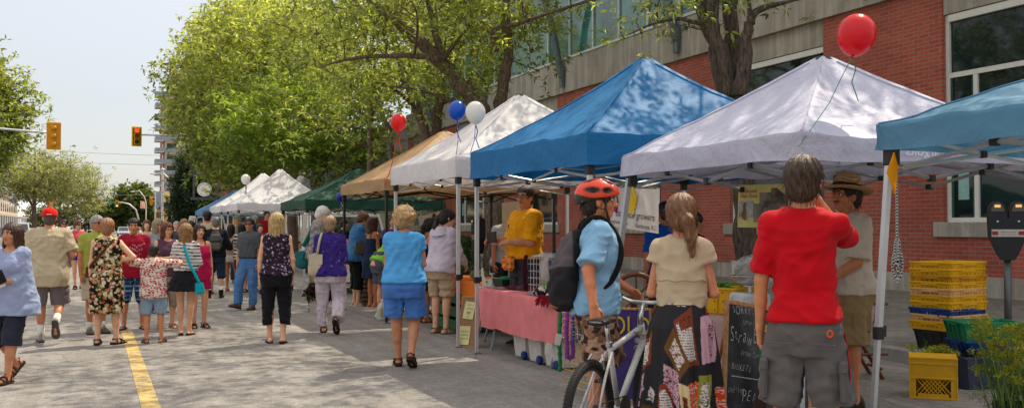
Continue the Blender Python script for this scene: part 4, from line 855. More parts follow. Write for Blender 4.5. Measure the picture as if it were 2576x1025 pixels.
        for o in off:
            for axx in range(3):
                if o[axx]: continue
                p = list(o); p[axx] = 1; p = tuple(p); va, vb = val[o], val[p]; ch = (va < 0) != (vb < 0); t = va/(va-vb+1e-12)
                q = np.tile(np.array(o, float), (len(ix), 1)); q[:, axx] = t; acc[ch] += q[ch]; num[ch] += 1
        V = lo+s.h*(ix+acc/num[:, None]); vid = np.full(n, -1, int); vid[tuple(ix.T)] = np.arange(len(ix)); Q = []
        for axx in range(3):
            o1, o2 = (axx+1) % 3, (axx+2) % 3; a = [slice(1, -1)]*3; a[axx] = slice(0, -1); b = [slice(1, -1)]*3; b[axx] = slice(1, None)
            A, B = I[tuple(a)], I[tuple(b)]; e = np.argwhere(A != B); st = A[tuple(e.T)]; e = e+1; e[:, axx] -= 1
            def cell(d1, d2): c = e.copy(); c[:, o1] += d1; c[:, o2] += d2; return vid[tuple(c.T)]
            q = np.stack([cell(-1, -1), cell(0, -1), cell(0, 0), cell(-1, 0)], 1); q[~st] = q[~st][:, ::-1]; Q.append(q)
        Q = np.concatenate(Q); Q = Q[(Q >= 0).all(1)]
        for _ in range(smooth):
            S = np.zeros_like(V); N = np.zeros(len(V))
            for i in range(4):
                a, b = Q[:, i], Q[:, (i+1) % 4]
                for j in range(3): S[:, j] += np.bincount(a, V[b, j], len(V))+np.bincount(b, V[a, j], len(V))
                N += np.bincount(a, minlength=len(V))+np.bincount(b, minlength=len(V))
            V = .5*V+.5*S/np.maximum(N, 1)[:, None]
        return V, Q
# torso tables for a 1.75 m figure: z, cy, rx, ry
TM = np.array([(.80, -.01, .150, .105), (.88, -.012, .168, .118), (.96, -.008, .160, .113), (1.08, .0, .146, .103), (1.18, .002, .152, .108), (1.29, .004, .170, .118), (1.38, -.002, .170, .110), (1.435, -.008, .135, .082), (1.48, -.012, .075, .062), (1.50, -.01, .058, .058)])
TF = np.array([(.80, -.015, .160, .110), (.88, -.018, .178, .122), (.96, -.010, .160, .110), (1.07, .004, .128, .094), (1.16, .006, .134, .098), (1.27, .012, .150, .112), (1.37, -.002, .148, .098), (1.43, -.01, .115, .074), (1.475, -.012, .062, .054), (1.50, -.01, .050, .050)])
def nrm(v): v = np.array(v, float); return v/np.linalg.norm(v)
ARMS = {'hang': ((.16, .02, -1), (.04, .16, -1)), 'bent': ((.14, -.02, -1), (-.25, 1, .05)), 'hip': ((.72, -.30, -.70), (-.80, .35, -.30)), 'elbow': ((.34, -.05, -1), (-.25, .95, -.25)), 'phone': ((.18, .12, -1), (-.35, .8, .65)), 'cross': ((.22, .25, -1), (-1, .55, .25)), 'wide': ((1, .25, .10), (.75, .7, .12)), 'swing': ((.14, .30, -1), (.02, .5, -1)), 'back': ((.16, -.28, -1), (.06, -.05, -1)), 'table': ((.12, .45, -1), (-.1, .8, -.65))}
PEOPLE = {}
def wrinkle(V, Q, seed, amp=.0095):
    n = np.cross(V[Q[:, 2]]-V[Q[:, 0]], V[Q[:, 3]]-V[Q[:, 1]]); N = np.zeros_like(V)
    for i in range(4):
        for j in range(3): N[:, j] += np.bincount(Q[:, i], n[:, j], len(V))
    N /= np.linalg.norm(N, axis=1)[:, None]+1e-9; o = seed*.37; nz = noise.noise; out = np.empty(len(V))
    for i, (x, y, z) in enumerate(V.tolist()):
        w = nz((x*3+o, y*3, z*3)); a = nz((x*8+o+w*1.5, y*8, z*3.2+w*2+x*5)); b = nz((x*6+o, y*6+w, z*15+9+x*9*w)); out[i] = .8-abs(a)*2.6+.55*(.7-abs(b)*2.4)
    return V+N*(out*amp)[:, None]
def foot_shape(mb, Mf, k, w=1.0, h=1.0, sole=.0, m=0, c=None, top=True, L=1.0):
    """a foot- or shoe-shaped shell in the ankle frame (sole at z = -.08)"""
    ys = np.array([-.078, -.07, -.04, 0, .05, .10, .14, .168, .178])*L; ws = np.array([.012, .026, .034, .034, .040, .046, .042, .028, .010])*w; hs = np.array([.02, .07, .10, .105, .085, .055, .040, .028, .012])*h
    G = []
    for y, ww, hh in zip(ys, ws, hs): G.append([(ww*math.cos(a)*(1 if a < math.pi else 1), y, -.082+sole+max(0, math.sin(a))*hh+(0 if math.sin(a) >= 0 else math.sin(a)*.0)) for a in np.linspace(-.5, math.pi+.5, 13)])
    G = np.array(G)*k; mb.add(xf(Mf, G.reshape(-1, 3)), np.stack([np.arange(8)[:, None]*13+np.arange(12)[None], np.arange(8)[:, None]*13+np.arange(12)[None]+1, (np.arange(8)[:, None]+1)*13+np.arange(12)[None]+1, (np.arange(8)[:, None]+1)*13+np.arange(12)[None]], -1).reshape(-1, 4), m, c)
def sole_shape(mb, Mf, k, z0, z1, w=1.0, m=0, L=1.0, heel=0.):
    ys = np.array([-.082, -.074, -.04, 0, .05, .10, .145, .175, .186])*L; ws = np.array([.014, .029, .036, .034, .040, .047, .043, .028, .010])*w
    out = [(x, y) for x, y in zip(ws, ys)]+[(-x, y) for x, y in zip(ws[::-1], ys[::-1])]; n = len(out)
    V = [(x, y, -.082+z0+(heel if y < 0 and False else 0)) for x, y in out]+[(x, y, -.082+z1+heel*max(0, (.05-y)/.13)) for x, y in out]
    mb.add(xf(Mf, np.array(V)*k), [list(range(n))[::-1], list(range(n, 2*n))]+[[i, (i+1) % n, n+(i+1) % n, n+i] for i in range(n)], m)
    if heel: mb.box((-.026*k, -.075*k, (-.082+z0-.0)*k), (.026*k, -.02*k, (-.082+z1+heel)*k), m, Mf)
def make_person(label, u, vf=None, d=None, vt=540, face=0, sex='f', w=1.0, skin='#b97a55', hair=('bob', '#4a3020'), top=None, bottom=None, shoes=('sandal', '#3a2418'), armL='hang', armR='hang', legL=(0, 0, 0, 0), legR=(0, 0, 0, 0), lean=0, head=(0, 0), vox=None, belly=0., hat_h=.0, glasses=None, curl=.5, key=None, twist=0, h=None, xy=None, group=None, cutz=None, side=0, socks=None, handL=None, handR=None, detail=None):
    p = gp(u, vf) if vf else pd(u, 570, d)
    if xy is not None: p = np.array([xy[0], xy[1], 0])
    dd = float((p-C0).dot(CF)); h = h or pd(u, vt, dd)[2]-hat_h; k = h/1.75; az = math.atan2(p[0], p[1])+rad(face)
    root = thing('person', label, 'person', (p[0], p[1], 0), -az, group); vox = (vox or max(.0075, dd*.00098))/k; detail = detail if detail is not None else dd < 19
    T = (TM if sex == 'm' else TF).copy(); ww = w
    T[:, 2] *= ww; T[:, 3] *= ww**.9
    T[:4, 1] += 0; bz = np.exp(-((T[:, 0]-1.08)/.10)**2)*belly; T[:, 3] += bz*.6; T[:, 1] += bz*.5; T[:, 2] += bz*.25
    Mt = np.array(TR(0, 0, .95)@RX(-rad(lean))@RZ(-rad(twist))@TR(side, 0, -.95)); shx = .172 if sex == 'm' else .146; shx *= ww**.55
    hipx = .088*ww**.6; J = {}
    for s, nm, leg, arm, hd in ((-1, 'L', legL, armL, handL), (1, 'R', legR, armR, handR)):
        fx, fy, lift, pit = leg[:4]; toe = leg[4] if len(leg) > 4 else 8
        hip = np.array([s*hipx, 0, .92]); an = np.array([s*(hipx+fx), fy, .082+lift]); L1, L2 = .425, .415; v = an-hip; D = min(np.linalg.norm(v), L1+L2-.002); v = nrm(v); a_ = (L1*L1-L2*L2+D*D)/(2*D); hh = math.sqrt(max(0, L1*L1-a_*a_)); fw = np.array([s*.12, 1, 0]); fw = nrm(fw-v*fw.dot(v)); kn = hip+v*a_+fw*hh; an = hip+v*D
        Mf = TR(*an)@RZ(-s*rad(toe))@RX(-rad(pit)); J['hip'+nm], J['kn'+nm], J['an'+nm], J['Mf'+nm] = hip, kn, an, np.array(Mf)
        sh = xf(Mt, np.array([[s*shx, -.008, 1.408]]))[0]; U, Fd = ARMS[arm] if isinstance(arm, str) else arm; U = nrm(U)*[s, 1, 1]; Fd = nrm(Fd)*[s, 1, 1]
        el = sh+U*.285; wr = el+Fd*.245; J['sh'+nm], J['el'+nm], J['wr'+nm], J['fd'+nm] = sh, el, wr, Fd
        J['hd'+nm] = nrm(np.array(hd[0])*[s, 1, 1]) if hd else nrm(Fd+np.array([-s*.1, .05, -.15])); J['pn'+nm] = nrm(np.array(hd[1])*[s, 1, 1]) if hd else nrm(np.array([-s*1., -.15, .1]) if abs(Fd[2]) > .6 else np.array([-s*.6, -.1, -.6])); J['palm'+nm] = wr+J['hd'+nm]*.075
    Mh = np.array(Matrix(Mt)@TR(0, -.006, 1.495)@RZ(-rad(head[0]))@RX(-rad(head[1]))@TR(0, .018, .125)); hp = lambda x, y, z: xf(Mh, np.array([[x, y, z]]))[0]; Rh = Mh[:3, :3]
    J['Mh'], J['Mt'], J['k'], J['root'], J['d'] = Mh, Mt, k, root, dd; J['Mw'] = np.array(TR(p[0], p[1], 0)@RZ(-az)@Matrix.Scale(k, 4))
    J['w'] = lambda q: xf(J['Mw'], np.array([q], float))[0]
    allp = np.array([J[a+b] for a in ('hip', 'kn', 'an', 'sh', 'el', 'wr', 'palm') for b in 'LR']+[hp(0, 0, .12), hp(0, 0, -.1), [0, 0, 0]]); lo, hi = allp.min(0)-[.2*ww, .2*ww, .02], allp.max(0)+[.2*ww, .2*ww+.03, .05]
    # ---- body
    B = Field(lo, hi, vox); B.loft([(z, 0, cy, rx, ry) for z, cy, rx, ry in T], Mt, .03, 2.3)
    if sex == 'f':
        for s in (-1, 1): B.ell(xf(Mt, np.array([[s*.068*ww, .085*ww**.8, 1.265]]))[0], (.062*ww, .05*ww, .06*ww), .03)
        for s in (-1, 1): B.ell((s*.072*ww, -.066*ww, .885), (.080*ww, .06*ww, .080), .04)
    else:
        for s in (-1, 1): B.ell((s*.068*ww, -.058*ww, .885), (.076*ww, .055*ww, .076), .04)
    lw = ww**.75
    for s, nm in ((-1, 'L'), (1, 'R')):
        hip, kn, an, sh, el, wr = [J[q+nm] for q in ('hip', 'kn', 'an', 'sh', 'el', 'wr')]
        B.cap(hip, kn, .086*lw, .054*lw, .03); sd = nrm(an-kn); bk_ = nrm(np.cross(sd, [1, 0, 0])); bk_ = bk_ if bk_[1] < 0 else -bk_
        B.cap(kn, an, .047*lw, .035, .02); B.cap(kn+sd*.06+bk_*.018, kn+sd*.20+bk_*.012, .047*lw, .038*lw, .04)
        Mf = J['Mf'+nm]; f = lambda *q: xf(Mf, np.array([q]))[0]
        B.cap(f(0, -.045, -.048), f(0, .06, -.052), .030, .030, .02); B.cap(f(0, .05, -.056), f(0, .125, -.062), .029, .022, .02); B.cap(f(-.02, .11, -.066), f(.02, .11, -.066), .018, .018, .02); B.cap(an, f(0, .02, -.04), .033, .03, .02)
        nb = xf(Mt, np.array([[s*.05, -.015, 1.44]]))[0]; B.cap(nb, sh, .044, .047*ww**.4, .04); am = (1.0 if sex == 'm' else .86)*ww**.7
        B.cap(sh, el, .050*am, .039*am, .02); B.cap(el, el+(wr-el)*.45, .040*am, .036*am, .012); B.cap(el+(wr-el)*.4, wr, .037*am, .026*am, .012)
        hd, pn = J['hd'+nm], J['pn'+nm]; pn = nrm(pn-hd*pn.dot(hd)); lt = np.cross(hd, pn)
        for q in (-.024, -.008, .008, .024): B.cap(wr+lt*q*.6, wr+hd*.08+lt*q, .016, .0135, .012)
    # head
    B.cap(xf(Mt, np.array([[0, -.012, 1.45]]))[0], hp(0, -.018, -.045), .056 if sex == 'm' else .049, .052 if sex == 'm' else .045, .02)
    fw_ = 1. if sex == 'm' else .94
    B.ell(hp(0, -.012, .035), (.076, .098, .088), .02, Rh); B.ell(hp(0, .022, -.030), (.062*fw_, .070, .080), .03, Rh); B.ell(hp(0, .062, -.088), (.030*fw_, .026, .024), .03, Rh)
    for s in (-1, 1):
        B.ell(hp(s*.079, -.008, -.008), (.011, .021, .031), .008, Rh); B.ell(hp(s*.04, .062, -.018), (.026, .024, .022), .02, Rh)
        if detail: B.ell(hp(s*.033, .099, .017), (.017, .014, .010), .010, Rh, sub=True)
    B.cap(hp(-.045, .078, .038), hp(.045, .078, .038), .014, .014, .015); B.cap(hp(0, .090, .020), hp(0, .113, -.020), .009, .0145, .012); B.cap(hp(-.013, .098, -.022), hp(.013, .098, -.022), .010, .010, .008)
    B.ell(hp(0, .086, -.052), (.026, .014, .016), .012, Rh)
    V, Q = B.mesh(1); mb = MB(); mb.add(V*k, Q)
    # fingers
    for s, nm in ((-1, 'L'), (1, 'R')):
        wr, hd, pn = J['wr'+nm], J['hd'+nm], J['pn'+nm]; pn = nrm(pn-hd*pn.dot(hd)); lt = np.cross(hd, pn)*(1 if s > 0 else -1)
        cu = curl if not isinstance(curl, tuple) else curl[0 if s < 0 else 1]
        for q, ln in zip((-.027, -.009, .009, .026), (.062, .074, .080, .070)):
            P0 = wr+hd*.072+lt*q; d_ = hd.copy(); pts = [P0]
            for j, sg in enumerate((.5, .3, .25)):
                a = cu*(.5+.45*j); d_ = nrm(hd*math.cos(a*(j+1)*.75)+pn*math.sin(a*(j+1)*.75)+lt*q*2); pts.append(pts[-1]+d_*ln*sg)
            mb.tube(np.array(pts)*k, np.array([.0095, .009, .008, .0062])*k, 7, 0)
        P0 = wr+hd*.025+lt*.026; t1 = nrm(hd*.7+lt*.75+pn*.35); t2 = nrm(hd*.95+lt*.1+pn*.4); mb.tube(np.array([P0, P0+t1*.035, P0+t1*.035+t2*.028, P0+t1*.035+t2*.05])*k, np.array([.012, .0105, .0095, .007])*k, 7, 0)
    if detail:
        Mk = Matrix(Mh)
        for s in (-1, 1):
            mb.ell(hp(s*.033, .084, .017)*k, np.array([.0135, .0125, .0085])*k, 10, 1, Matrix(Rh.tolist()).to_4x4()); mb.ell(hp(s*.033, .0945, .0165)*k, np.array([.0062, .0032, .0062])*k, 8, 2, Matrix(Rh.tolist()).to_4x4())
            mb.tube(np.array([hp(s*.012, .097, .036), hp(s*.030, .098, .042), hp(s*.052, .086, .037)])*k, np.array([.0035, .0045, .002])*k, 5, 4)
            mb.tube(np.array([hp(s*.018, .0925, .0235), hp(s*.033, .0965, .0275), hp(s*.047, .087, .023)])*k, np.array([.002, .003, .002])*k, 5, 2)
        mb.tube(np.array([hp(-.025, .092, -.051), hp(-.010, .101, -.0465), hp(0, .102, -.048), hp(.010, .101, -.0465), hp(.025, .092, -.051)])*k, np.array([.002, .005, .0045, .005, .002])*k, 6, 3); mb.tube(np.array([hp(-.022, .092, -.054), hp(0, .101, -.0585), hp(.022, .092, -.054)])*k, np.array([.002, .0062, .002])*k, 6, 3)
    hc = hair[1] if hair else '#3a2a20'; sk3 = np.array(srgb(skin))
    mb.obj('body', [skin_mat(skin), plain((.75, .72, .68), .3), plain((.03, .02, .015), .2), plain(tuple(sk3*[.9, .5, .48]), .45), plain(tuple(np.array(srgb(hc))*.5), .7)], root, smooth=True)
    def cloth_obj(f, name, m, smooth=1, colf=None, vox_=None):
        r = f.mesh(smooth)
        if r is None: return None
        V, Q = r; CC = colf(V) if colf else None
        if detail: V = wrinkle(V, Q, u)
        mb = MB(); mb.add(V*k, Q, 0, CC); return mb.obj(name, m, root, smooth=True, vcol=bool(colf))
    vc = vox*1.0
    # ---- top
    if top:
        o = top.get('off', .016); hem = top.get('hem', .82); loose = top.get('loose', .5); slv = top.get('sleeve', .6); fl = top.get('flare', .0); nz = top.get('nz', .0035); neck = top.get('neck', 1.475)
        f = Field(lo-[.1, .1, 0], hi+[.1, .1, 0], vc); lev = []; mx, my = T[:, 2].max(), T[:, 3].max()
        for z in np.unique(np.concatenate([[hem], T[:, 0][(T[:, 0] > hem) & (T[:, 0] < neck)], [neck]])):
            rx = np.interp(z, T[:, 0], T[:, 2]); ry = np.interp(z, T[:, 0], T[:, 3]); cy = np.interp(z, T[:, 0], T[:, 1]); e = o if z < 1.40 else o*.8
            if z < 1.30: rx = rx+(mx*1.0-rx)*loose; ry = ry+(my-ry)*loose
            g = fl*max(0, (1.15-z)); bo_ = (bottom.get('off', .018)+.016) if (bottom and hem < bottom.get('waist', 1.03)) else 0; e = max(e, bo_) if z < 1.08 else e; lev.append((z, 0, cy, rx+e+g, ry+e+g))
        f.loft(lev, Mt if hem > .7 else Mt, .03, 2.25, nz, top.get('folds', 0), top.get('famp', 0), u*.01)
        if sex == 'f':
            for s in (-1, 1): f.ell(xf(Mt, np.array([[s*.068*ww, .085*ww**.8, 1.265]]))[0], np.array([.062, .05, .06])*ww+o, .04)
        if hem < .99:
            e = max(o, (bottom.get('off', .018)+.016) if bottom else 0)
            for s in (-1, 1): f.ell((s*.073*ww, -.072*ww, .89), np.array([.080, .060, .080])*ww+e, .05)
            f.cut(xf(Mt, np.array([[0, 0, hem]]))[0], -Mt[:3, 2])
        for s, nm in ((-1, 'L'), (1, 'R')):
            sh, el, wr = [J[q+nm] for q in ('sh', 'el', 'wr')]; am = (1.0 if sex == 'm' else .86)*ww**.7; so = top.get('slv_off', .018)
            nb = xf(Mt, np.array([[s*.05, -.015, 1.435]]))[0]
            if slv > 0:
                f.cap(nb, sh, .044+o*.7, .047*ww**.4+o*.7, .04)
                t1 = min(slv, 1.); e1 = sh+(el-sh)*t1; f.cap(sh, e1, .047*am+so*.75, (.05-.011*t1)*am+so*1.25, .03, flat=slv < 1, nz=nz*.8)
                if slv > 1: e2 = el+(wr-el)*(slv-1); f.cap(el, e2, .04*am+so*.9, .03*am+so*.9, .02, flat=True, nz=nz)
            elif slv == 0: f.cap(nb, nb+(sh-nb)*.75, .044+o*.7, .045+o*.7, .03)
        if top.get('scoop'):
            q = xf(Mt, np.array([[0, .03, 1.50]]))[0]; f.ell(q, (.085, .10, top['scoop']), .01, sub=True)
        if slv < 0:
            f.cut(xf(Mt, np.array([[0, 0, top.get('cutz', 1.38)]]))[0], Mt[:3, 2])
        colf = (lambda V: top['paint'](xf(np.linalg.inv(Mt), V), V)) if top.get('paint') else None
        to = cloth_obj(f, top.get('name', 'shirt'), top['mat'] if not colf else vcolmat(.85, top.get('wr', .3)), 1, colf); J['top'] = to
        if top.get('collar'):
            cm_ = MB()
            for s in (-1, 1):
                G = np.array([[xf(Mt, np.array([[s*r_*math.sin(a), -.012+r_*1.02*math.cos(a)*(1 if True else 1), z_]]))[0] for a in np.linspace(0.06, math.pi, 14)] for r_, z_ in ((.062, 1.505), (.070, 1.512), (.088, 1.478), (.094, 1.458))]); cm_.grid(G*k)
            cm_.obj('collar', top.get('collar_mat', top['mat']), root, smooth=True)
        if slv < 0 and top.get('straps', True):
            sb = MB()
            for s in (-1, 1): sb.tube(np.array([xf(Mt, np.array([[s*.075, .105*ww**.8, 1.36]]))[0], xf(Mt, np.array([[s*.088, .04, 1.468]]))[0], xf(Mt, np.array([[s*.085, -.06, 1.455]]))[0], xf(Mt, np.array([[s*.07, -.105*ww**.8, 1.36]]))[0]])*k, .009*k, 6)
            sb.obj('shoulder_straps', top['mat'], root)
    if bottom:
        kind = bottom['kind']; o = bottom.get('off', .018); hem = bottom['hem']; wz = bottom.get('waist', 1.03)
        f = Field(np.minimum(lo-[.12, .12, 0], lo), hi+[.12, .12, 0], vc)
        if kind == 'skirt':
            fl = bottom.get('flare', .25); lev = []
            for z in np.linspace(wz, hem, 9):
                rx = np.interp(max(z, .88), T[:, 0], T[:, 2]); ry = np.interp(max(z, .88), T[:, 0], T[:, 3]); cy = np.interp(max(z, .88), T[:, 0], T[:, 1]); g = fl*max(0, .95-z); lev.append((z, 0, cy*(1 if z > .8 else .4), rx+o+g, ry+o+g*.9))
            for s in (-1, 1): f.ell((s*.072*ww, -.066*ww, .885), np.array([.082, .062, .082])*ww+o*.8, .05)
            f.loft(lev, np.eye(4), .03, 2.1, bottom.get('nz', .002), bottom.get('folds', 7), bottom.get('famp', .012), u*.01)
        else:
            lev = [(z, 0, np.interp(z, T[:, 0], T[:, 1]), np.interp(z, T[:, 0], T[:, 2])+o, np.interp(z, T[:, 0], T[:, 3])+o) for z in (.765, .82, .88, .93, .97, 1.0, wz)]; f.loft(lev, np.eye(4) if lean < 25 else np.eye(4), .03, 2.3, .002)
            for s in (-1, 1): f.ell((s*.072*ww, -.066*ww, .885), np.array([.082, .062, .082])*ww+o, .03)
            lo_ = bottom.get('loose', .02)
            for s, nm in ((-1, 'L'), (1, 'R')):
                hip, kn, an = J['hip'+nm], J['kn'+nm], J['an'+nm]; nz = bottom.get('nz', .004); zk = .49
                if hem >= zk:
                    t = (.92-hem)/(.92-zk); e = hip+(kn-hip)*t; f.cap(hip, e, .088*lw+o, (.088-.032*t)*lw+o+lo_, .02, flat=True, nz=nz)
                else:
                    t = (zk-hem)/(zk-.08); e = kn+(an-kn)*min(t, .985); rk = .056*lw+o+lo_*.6; f.cap(hip, kn, .088*lw+o, rk, .02, nz=nz); f.cap(kn, e, rk, (.05*lw-.008*t)+o+lo_, .02, flat=True, nz=nz)
        if kind != 'skirt' and lean < 25:
            X, Z = f.ax[0][:, None, None], f.ax[2][None, None, :]; wd = .003+.055*np.clip((.73-Z)/.42, 0, 1); f.F = np.where(Z < .74, np.maximum(f.F, np.minimum(wd-np.abs(X), (.74-Z))), f.F)
        colf = (lambda V: bottom['paint'](V, V)) if bottom.get('paint') else None
        cloth_obj(f, bottom.get('name', {'skirt': 'skirt', 'pants': 'trousers', 'shorts': 'shorts'}[kind]), bottom['mat'] if not colf else vcolmat(.85, bottom.get('wr', .3)), 1, colf)
        if bottom.get('belt'):
            z0, z1, c_, eo = bottom['belt']; mb = MB(); a = np.linspace(0, 2*math.pi, 36, endpoint=False); G = []
            for z in (z0, z0, z1, z1):
                e = eo if z in (z0, z1) else 0; rx, ry, cy = [np.interp(z, T[:, 0], T[:, i])+(eo if i > 1 else 0) for i in (2, 3, 1)]; G.append(np.stack([np.sign(np.cos(a))*np.abs(np.cos(a))**.92*rx, cy+np.sign(np.sin(a))*np.abs(np.sin(a))**.92*ry, np.full(36, z)], 1))
            G[0] = G[0]*[.93, .93, 1]; G[3] = G[3]*[.93, .93, 1]; mb.grid(np.array(G)*k, wrap=True); mb.obj('belt', plain(c_, .5), root, smooth=True)
    # ---- hair
    if hair:
        st, hc = hair[0], hair[1]; g = {'short': .012, 'buzz': .006, 'crop': .016, 'curly': .036, 'bald': .004}.get(st, .018); ln = hair[2] if len(hair) > 2 else None
        allh = [hp(0, 0, .14), hp(0, -.16, 0), hp(.16, 0, 0), hp(-.16, 0, 0), hp(0, .12, 0), hp(0, -.02, -.14)]
        if ln: allh.append(hp(0, -.1, -ln-.03))
        if st == 'pony': allh += [hp(0, -.2, -.05), hp(hair[3] if len(hair) > 3 else 0, -.18, -ln)]
        allh = np.array(allh); f = Field(allh.min(0)-.05, allh.max(0)+.05, vox*.8)
        hl_ = .062 if st not in ('bald',) else .10
        f.ell(hp(0, -.018, .037), (.080+g*.8, .098+g, .090+g), .01, Rh)
        if st in ('short', 'crop', 'curly', 'bob', 'long', 'bun', 'pony', 'buzz'): f.ell(hp(0, -.052, -.035), (.066+g*.5, .058+g, .062 if st in ('short', 'buzz') else .075), .02, Rh)
        f.ell(hp(0, .125, -.045), (.075, .085, .098), .012, Rh, sub=True)       # open the face
        f.cut(hp(0, .088, hl_), Rh@np.array([0, 1., -.35]))
        if st in ('short', 'crop', 'bald', 'buzz'):
            for s in (-1, 1): f.ell(hp(s*.085, .012, -.045), (.03, .045, .06), .01, Rh, sub=True)
        if st == 'bald': f.ell(hp(0, .0, .10), (.062, .085, .07), .01, Rh, sub=True)
        if st in ('bob', 'long'):
            ln = ln or .17
            for s in (-1, 1): f.cap(hp(s*.066, -.012, .03), hp(s*.074, -.02, -min(ln, .16)), .030, .026, .03); f.cap(hp(s*.066, .028, .045), hp(s*.078, .022, -min(ln, .13)), .020, .016, .02)
            lv = [(.05, 0, -.045, .085, .07), (-.05, 0, -.06, .09, .058), (-.12, 0, -.062, .094, .050), (-ln, 0, -.07, .088 if st == 'bob' else .078, .034)]
            f.loft(lv, Mh, .03, 2.2, .003, 9, .006)
        if st == 'bun': f.ell(hp(0, -.10, .055) if not ln else hp(0, -.085, ln), (.045, .042, .042), .012, Rh)
        if st == 'pony':
            sx = hair[3] if len(hair) > 3 else 0.; pts = [hp(0, -.105, .02), hp(sx*.4, -.145, -.03), hp(sx*.8, -.135, -.5*ln), hp(sx, -.11, -ln)]
            for a_, b_, r0, r1 in zip(pts[:-1], pts[1:], (.026, .036, .034), (.036, .036, .012)): f.cap(a_, b_, r0, r1, .02)
        if st == 'curly':
            rg = np.random.default_rng(4)
            for _ in range(80):
                q = nrm(rg.normal(size=3)*[1, 1, .9]); c_ = hp(q[0]*.098, -.022+q[1]*.112, .03+q[2]*.105)
                if q[1] > .45 and q[2] < .25: continue
                f.ell(c_, np.array([.030, .030, .030])*(.7+.5*rg.random()), .008)
        r = f.mesh(1)
        if r:
            V, Q = r; Vl = xf(np.linalg.inv(Mh), V); th = np.arctan2(Vl[:, 0], -Vl[:, 1]); nv = Vl.copy(); nv[:, 2] = 0; nv /= np.linalg.norm(nv, axis=1)[:, None]+1e-6
            am = .0045 if st not in ('buzz', 'bald') else .001; dsp = am*(np.sin(th*17+6*np.sin(Vl[:, 2]*14))+.7*np.sin(th*31+Vl[:, 2]*22)); V = V+(nv*dsp[:, None])@Rh.T
            sm = MB().add(V*k, Q)
            if detail and (st in ('bob', 'long', 'pony', 'curly') or dd < 9):   # loose strands
                rg = np.random.default_rng(int(u)); n = {'curly': 150, 'long': 110, 'bob': 80, 'pony': 60}.get(st, 40) if dd > 9 else 420; ix = rg.choice(len(V), n)
                for i in ix:
                    a = V[i]; o_ = nrm(a-hp(0, -.02, .02)); dn = np.array([0, 0, -1.]) if st != 'curly' else rg.normal(size=3)*.5
                    b_ = a+o_*.007+dn*.02; c_ = b_+(o_*.2+dn+rg.normal(size=3)*.45)*(.007 if st == 'curly' else .02); sm.tube(np.array([a-o_*.004, b_, c_])*k, np.array([.0022, .0018, .0008])*k*(dd/9 if dd > 9 else .55), 3, cap=False)
            sm.obj('hair', hair_mat(hc), root, smooth=True)
    if glasses:
        gm = plain('#15120f', .3) if glasses != 'clear' else plain('#6a5a50', .3); gb_ = MB(); ln_ = MB()
        for s in (-1, 1):
            a = np.linspace(0, 2*math.pi, 16, endpoint=False); ring = np.array([hp(s*.034+.027*math.cos(t), .112-.012*abs(math.cos(t))*0-.25*abs(s*.034+.027*math.cos(t))**1.2, .014+.019*math.sin(t)) for t in a]); gb_.tube(ring*k, (.0028 if glasses == 'clear' else .004)*k, 5, closed=True); ln_.poly(ring*k)
            gb_.tube(np.array([hp(s*.06, .098, .018), hp(s*.078, .06, .018), hp(s*.08, -.005, .014)])*k, .003*k, 5)
        gb_.tube(np.array([hp(-.008, .118, .018), hp(.008, .118, .018)])*k, .003*k, 5); go = gb_.obj('glasses', gm, root)
        if glasses != 'clear': ln_.obj('lenses', plain((.012, .012, .014), .08, spec=.9), go)
    # ---- shoes
    if shoes and (dd < 30):
        kd, sc_ = shoes[0], shoes[1]
        for nm in 'LR':
            Mf = Matrix(J['Mf'+nm]); Mf = Matrix.Translation(Mf.translation*k)@Mf.to_3x3().to_4x4(); mb = MB()
            if kd in ('sneaker', 'boot'):
                foot_shape(mb, Mf, k, 1.06, 1.08 if kd == 'sneaker' else 1.25, .018, 0, L=1.05)
                so_ = shoes[2] if len(shoes) > 2 else '#8a857c'; o = mb.obj('shoe', cloth(sc_, .7, .5), root, smooth=True); ms = MB(); sole_shape(ms, Mf, k, 0, .026, 1.12, 0, 1.06); ms.obj('sole', plain(so_, .7), o)
                if kd == 'boot': ms = MB(); a_ = J['an'+nm]; ms.tube(np.array([a_*k+[0, 0, -.02], (a_+nrm(J['kn'+nm]-a_)*.09)*k]), [.048*k, .052*k], 12); ms.obj('shaft', cloth(sc_), o)
                else:
                    ms = MB()
                    for q in (.05, .07, .09): ms.tube([xf(Mf, np.array([[x*k, (q+.004)*k, (-.082+.018+hz)*k]]))[0] for x, hz in ((-.03, .072-(q-.05)*.7), (0, .098-(q-.05)*.9), (.03, .072-(q-.05)*.7))], .004*k, 4)
                    ms.obj('laces', plain('#c9c4ba', .8), o)
            elif kd in ('flat',):
                foot_shape(mb, Mf, k, 1.02, .62, .0, 0, L=1.03); o = mb.obj('shoe', plain(sc_, .4), root, smooth=True)
            else:
                hl = .02 if kd == 'heel' else 0; sole_shape(mb, Mf, k, -.004, .016, 1.12, 0, 1.07, hl); o = mb.obj('sandal', plain(shoes[2] if len(shoes) > 2 else sc_, .7), root); ms = MB(); f = lambda x, y, z: xf(Mf, np.array([[x*k, y*k, z*k]]))[0]
                if kd == 'flipflop': ms.tube([f(0, .125, -.045), f(.03, .07, -.03), f(.042, .02, -.066)], .006*k, 5); ms.tube([f(0, .125, -.045), f(-.03, .07, -.03), f(-.042, .02, -.066)], .006*k, 5)
                else:
                    for yy, hh in ((.115, -.032), (.065, -.008)):
                        ms.tube([f(-.045, yy, -.066), f(-.034, yy, hh-.012), f(0, yy, hh), f(.034, yy, hh-.012), f(.045, yy, -.066)], .008*k, 5, flat=1.9)
                    ms.tube([f(-.036, -.01, -.066), f(-.042, -.02, -.01), f(0, -.072, .0), f(.042, -.02, -.01), f(.036, -.01, -.066)], .007*k, 5); ms.tube([f(-.04, -.02, .004), f(0, .046, .016), f(.04, -.02, .004)], .006*k, 5)
                ms.obj('strap', plain(sc_, .6), o)
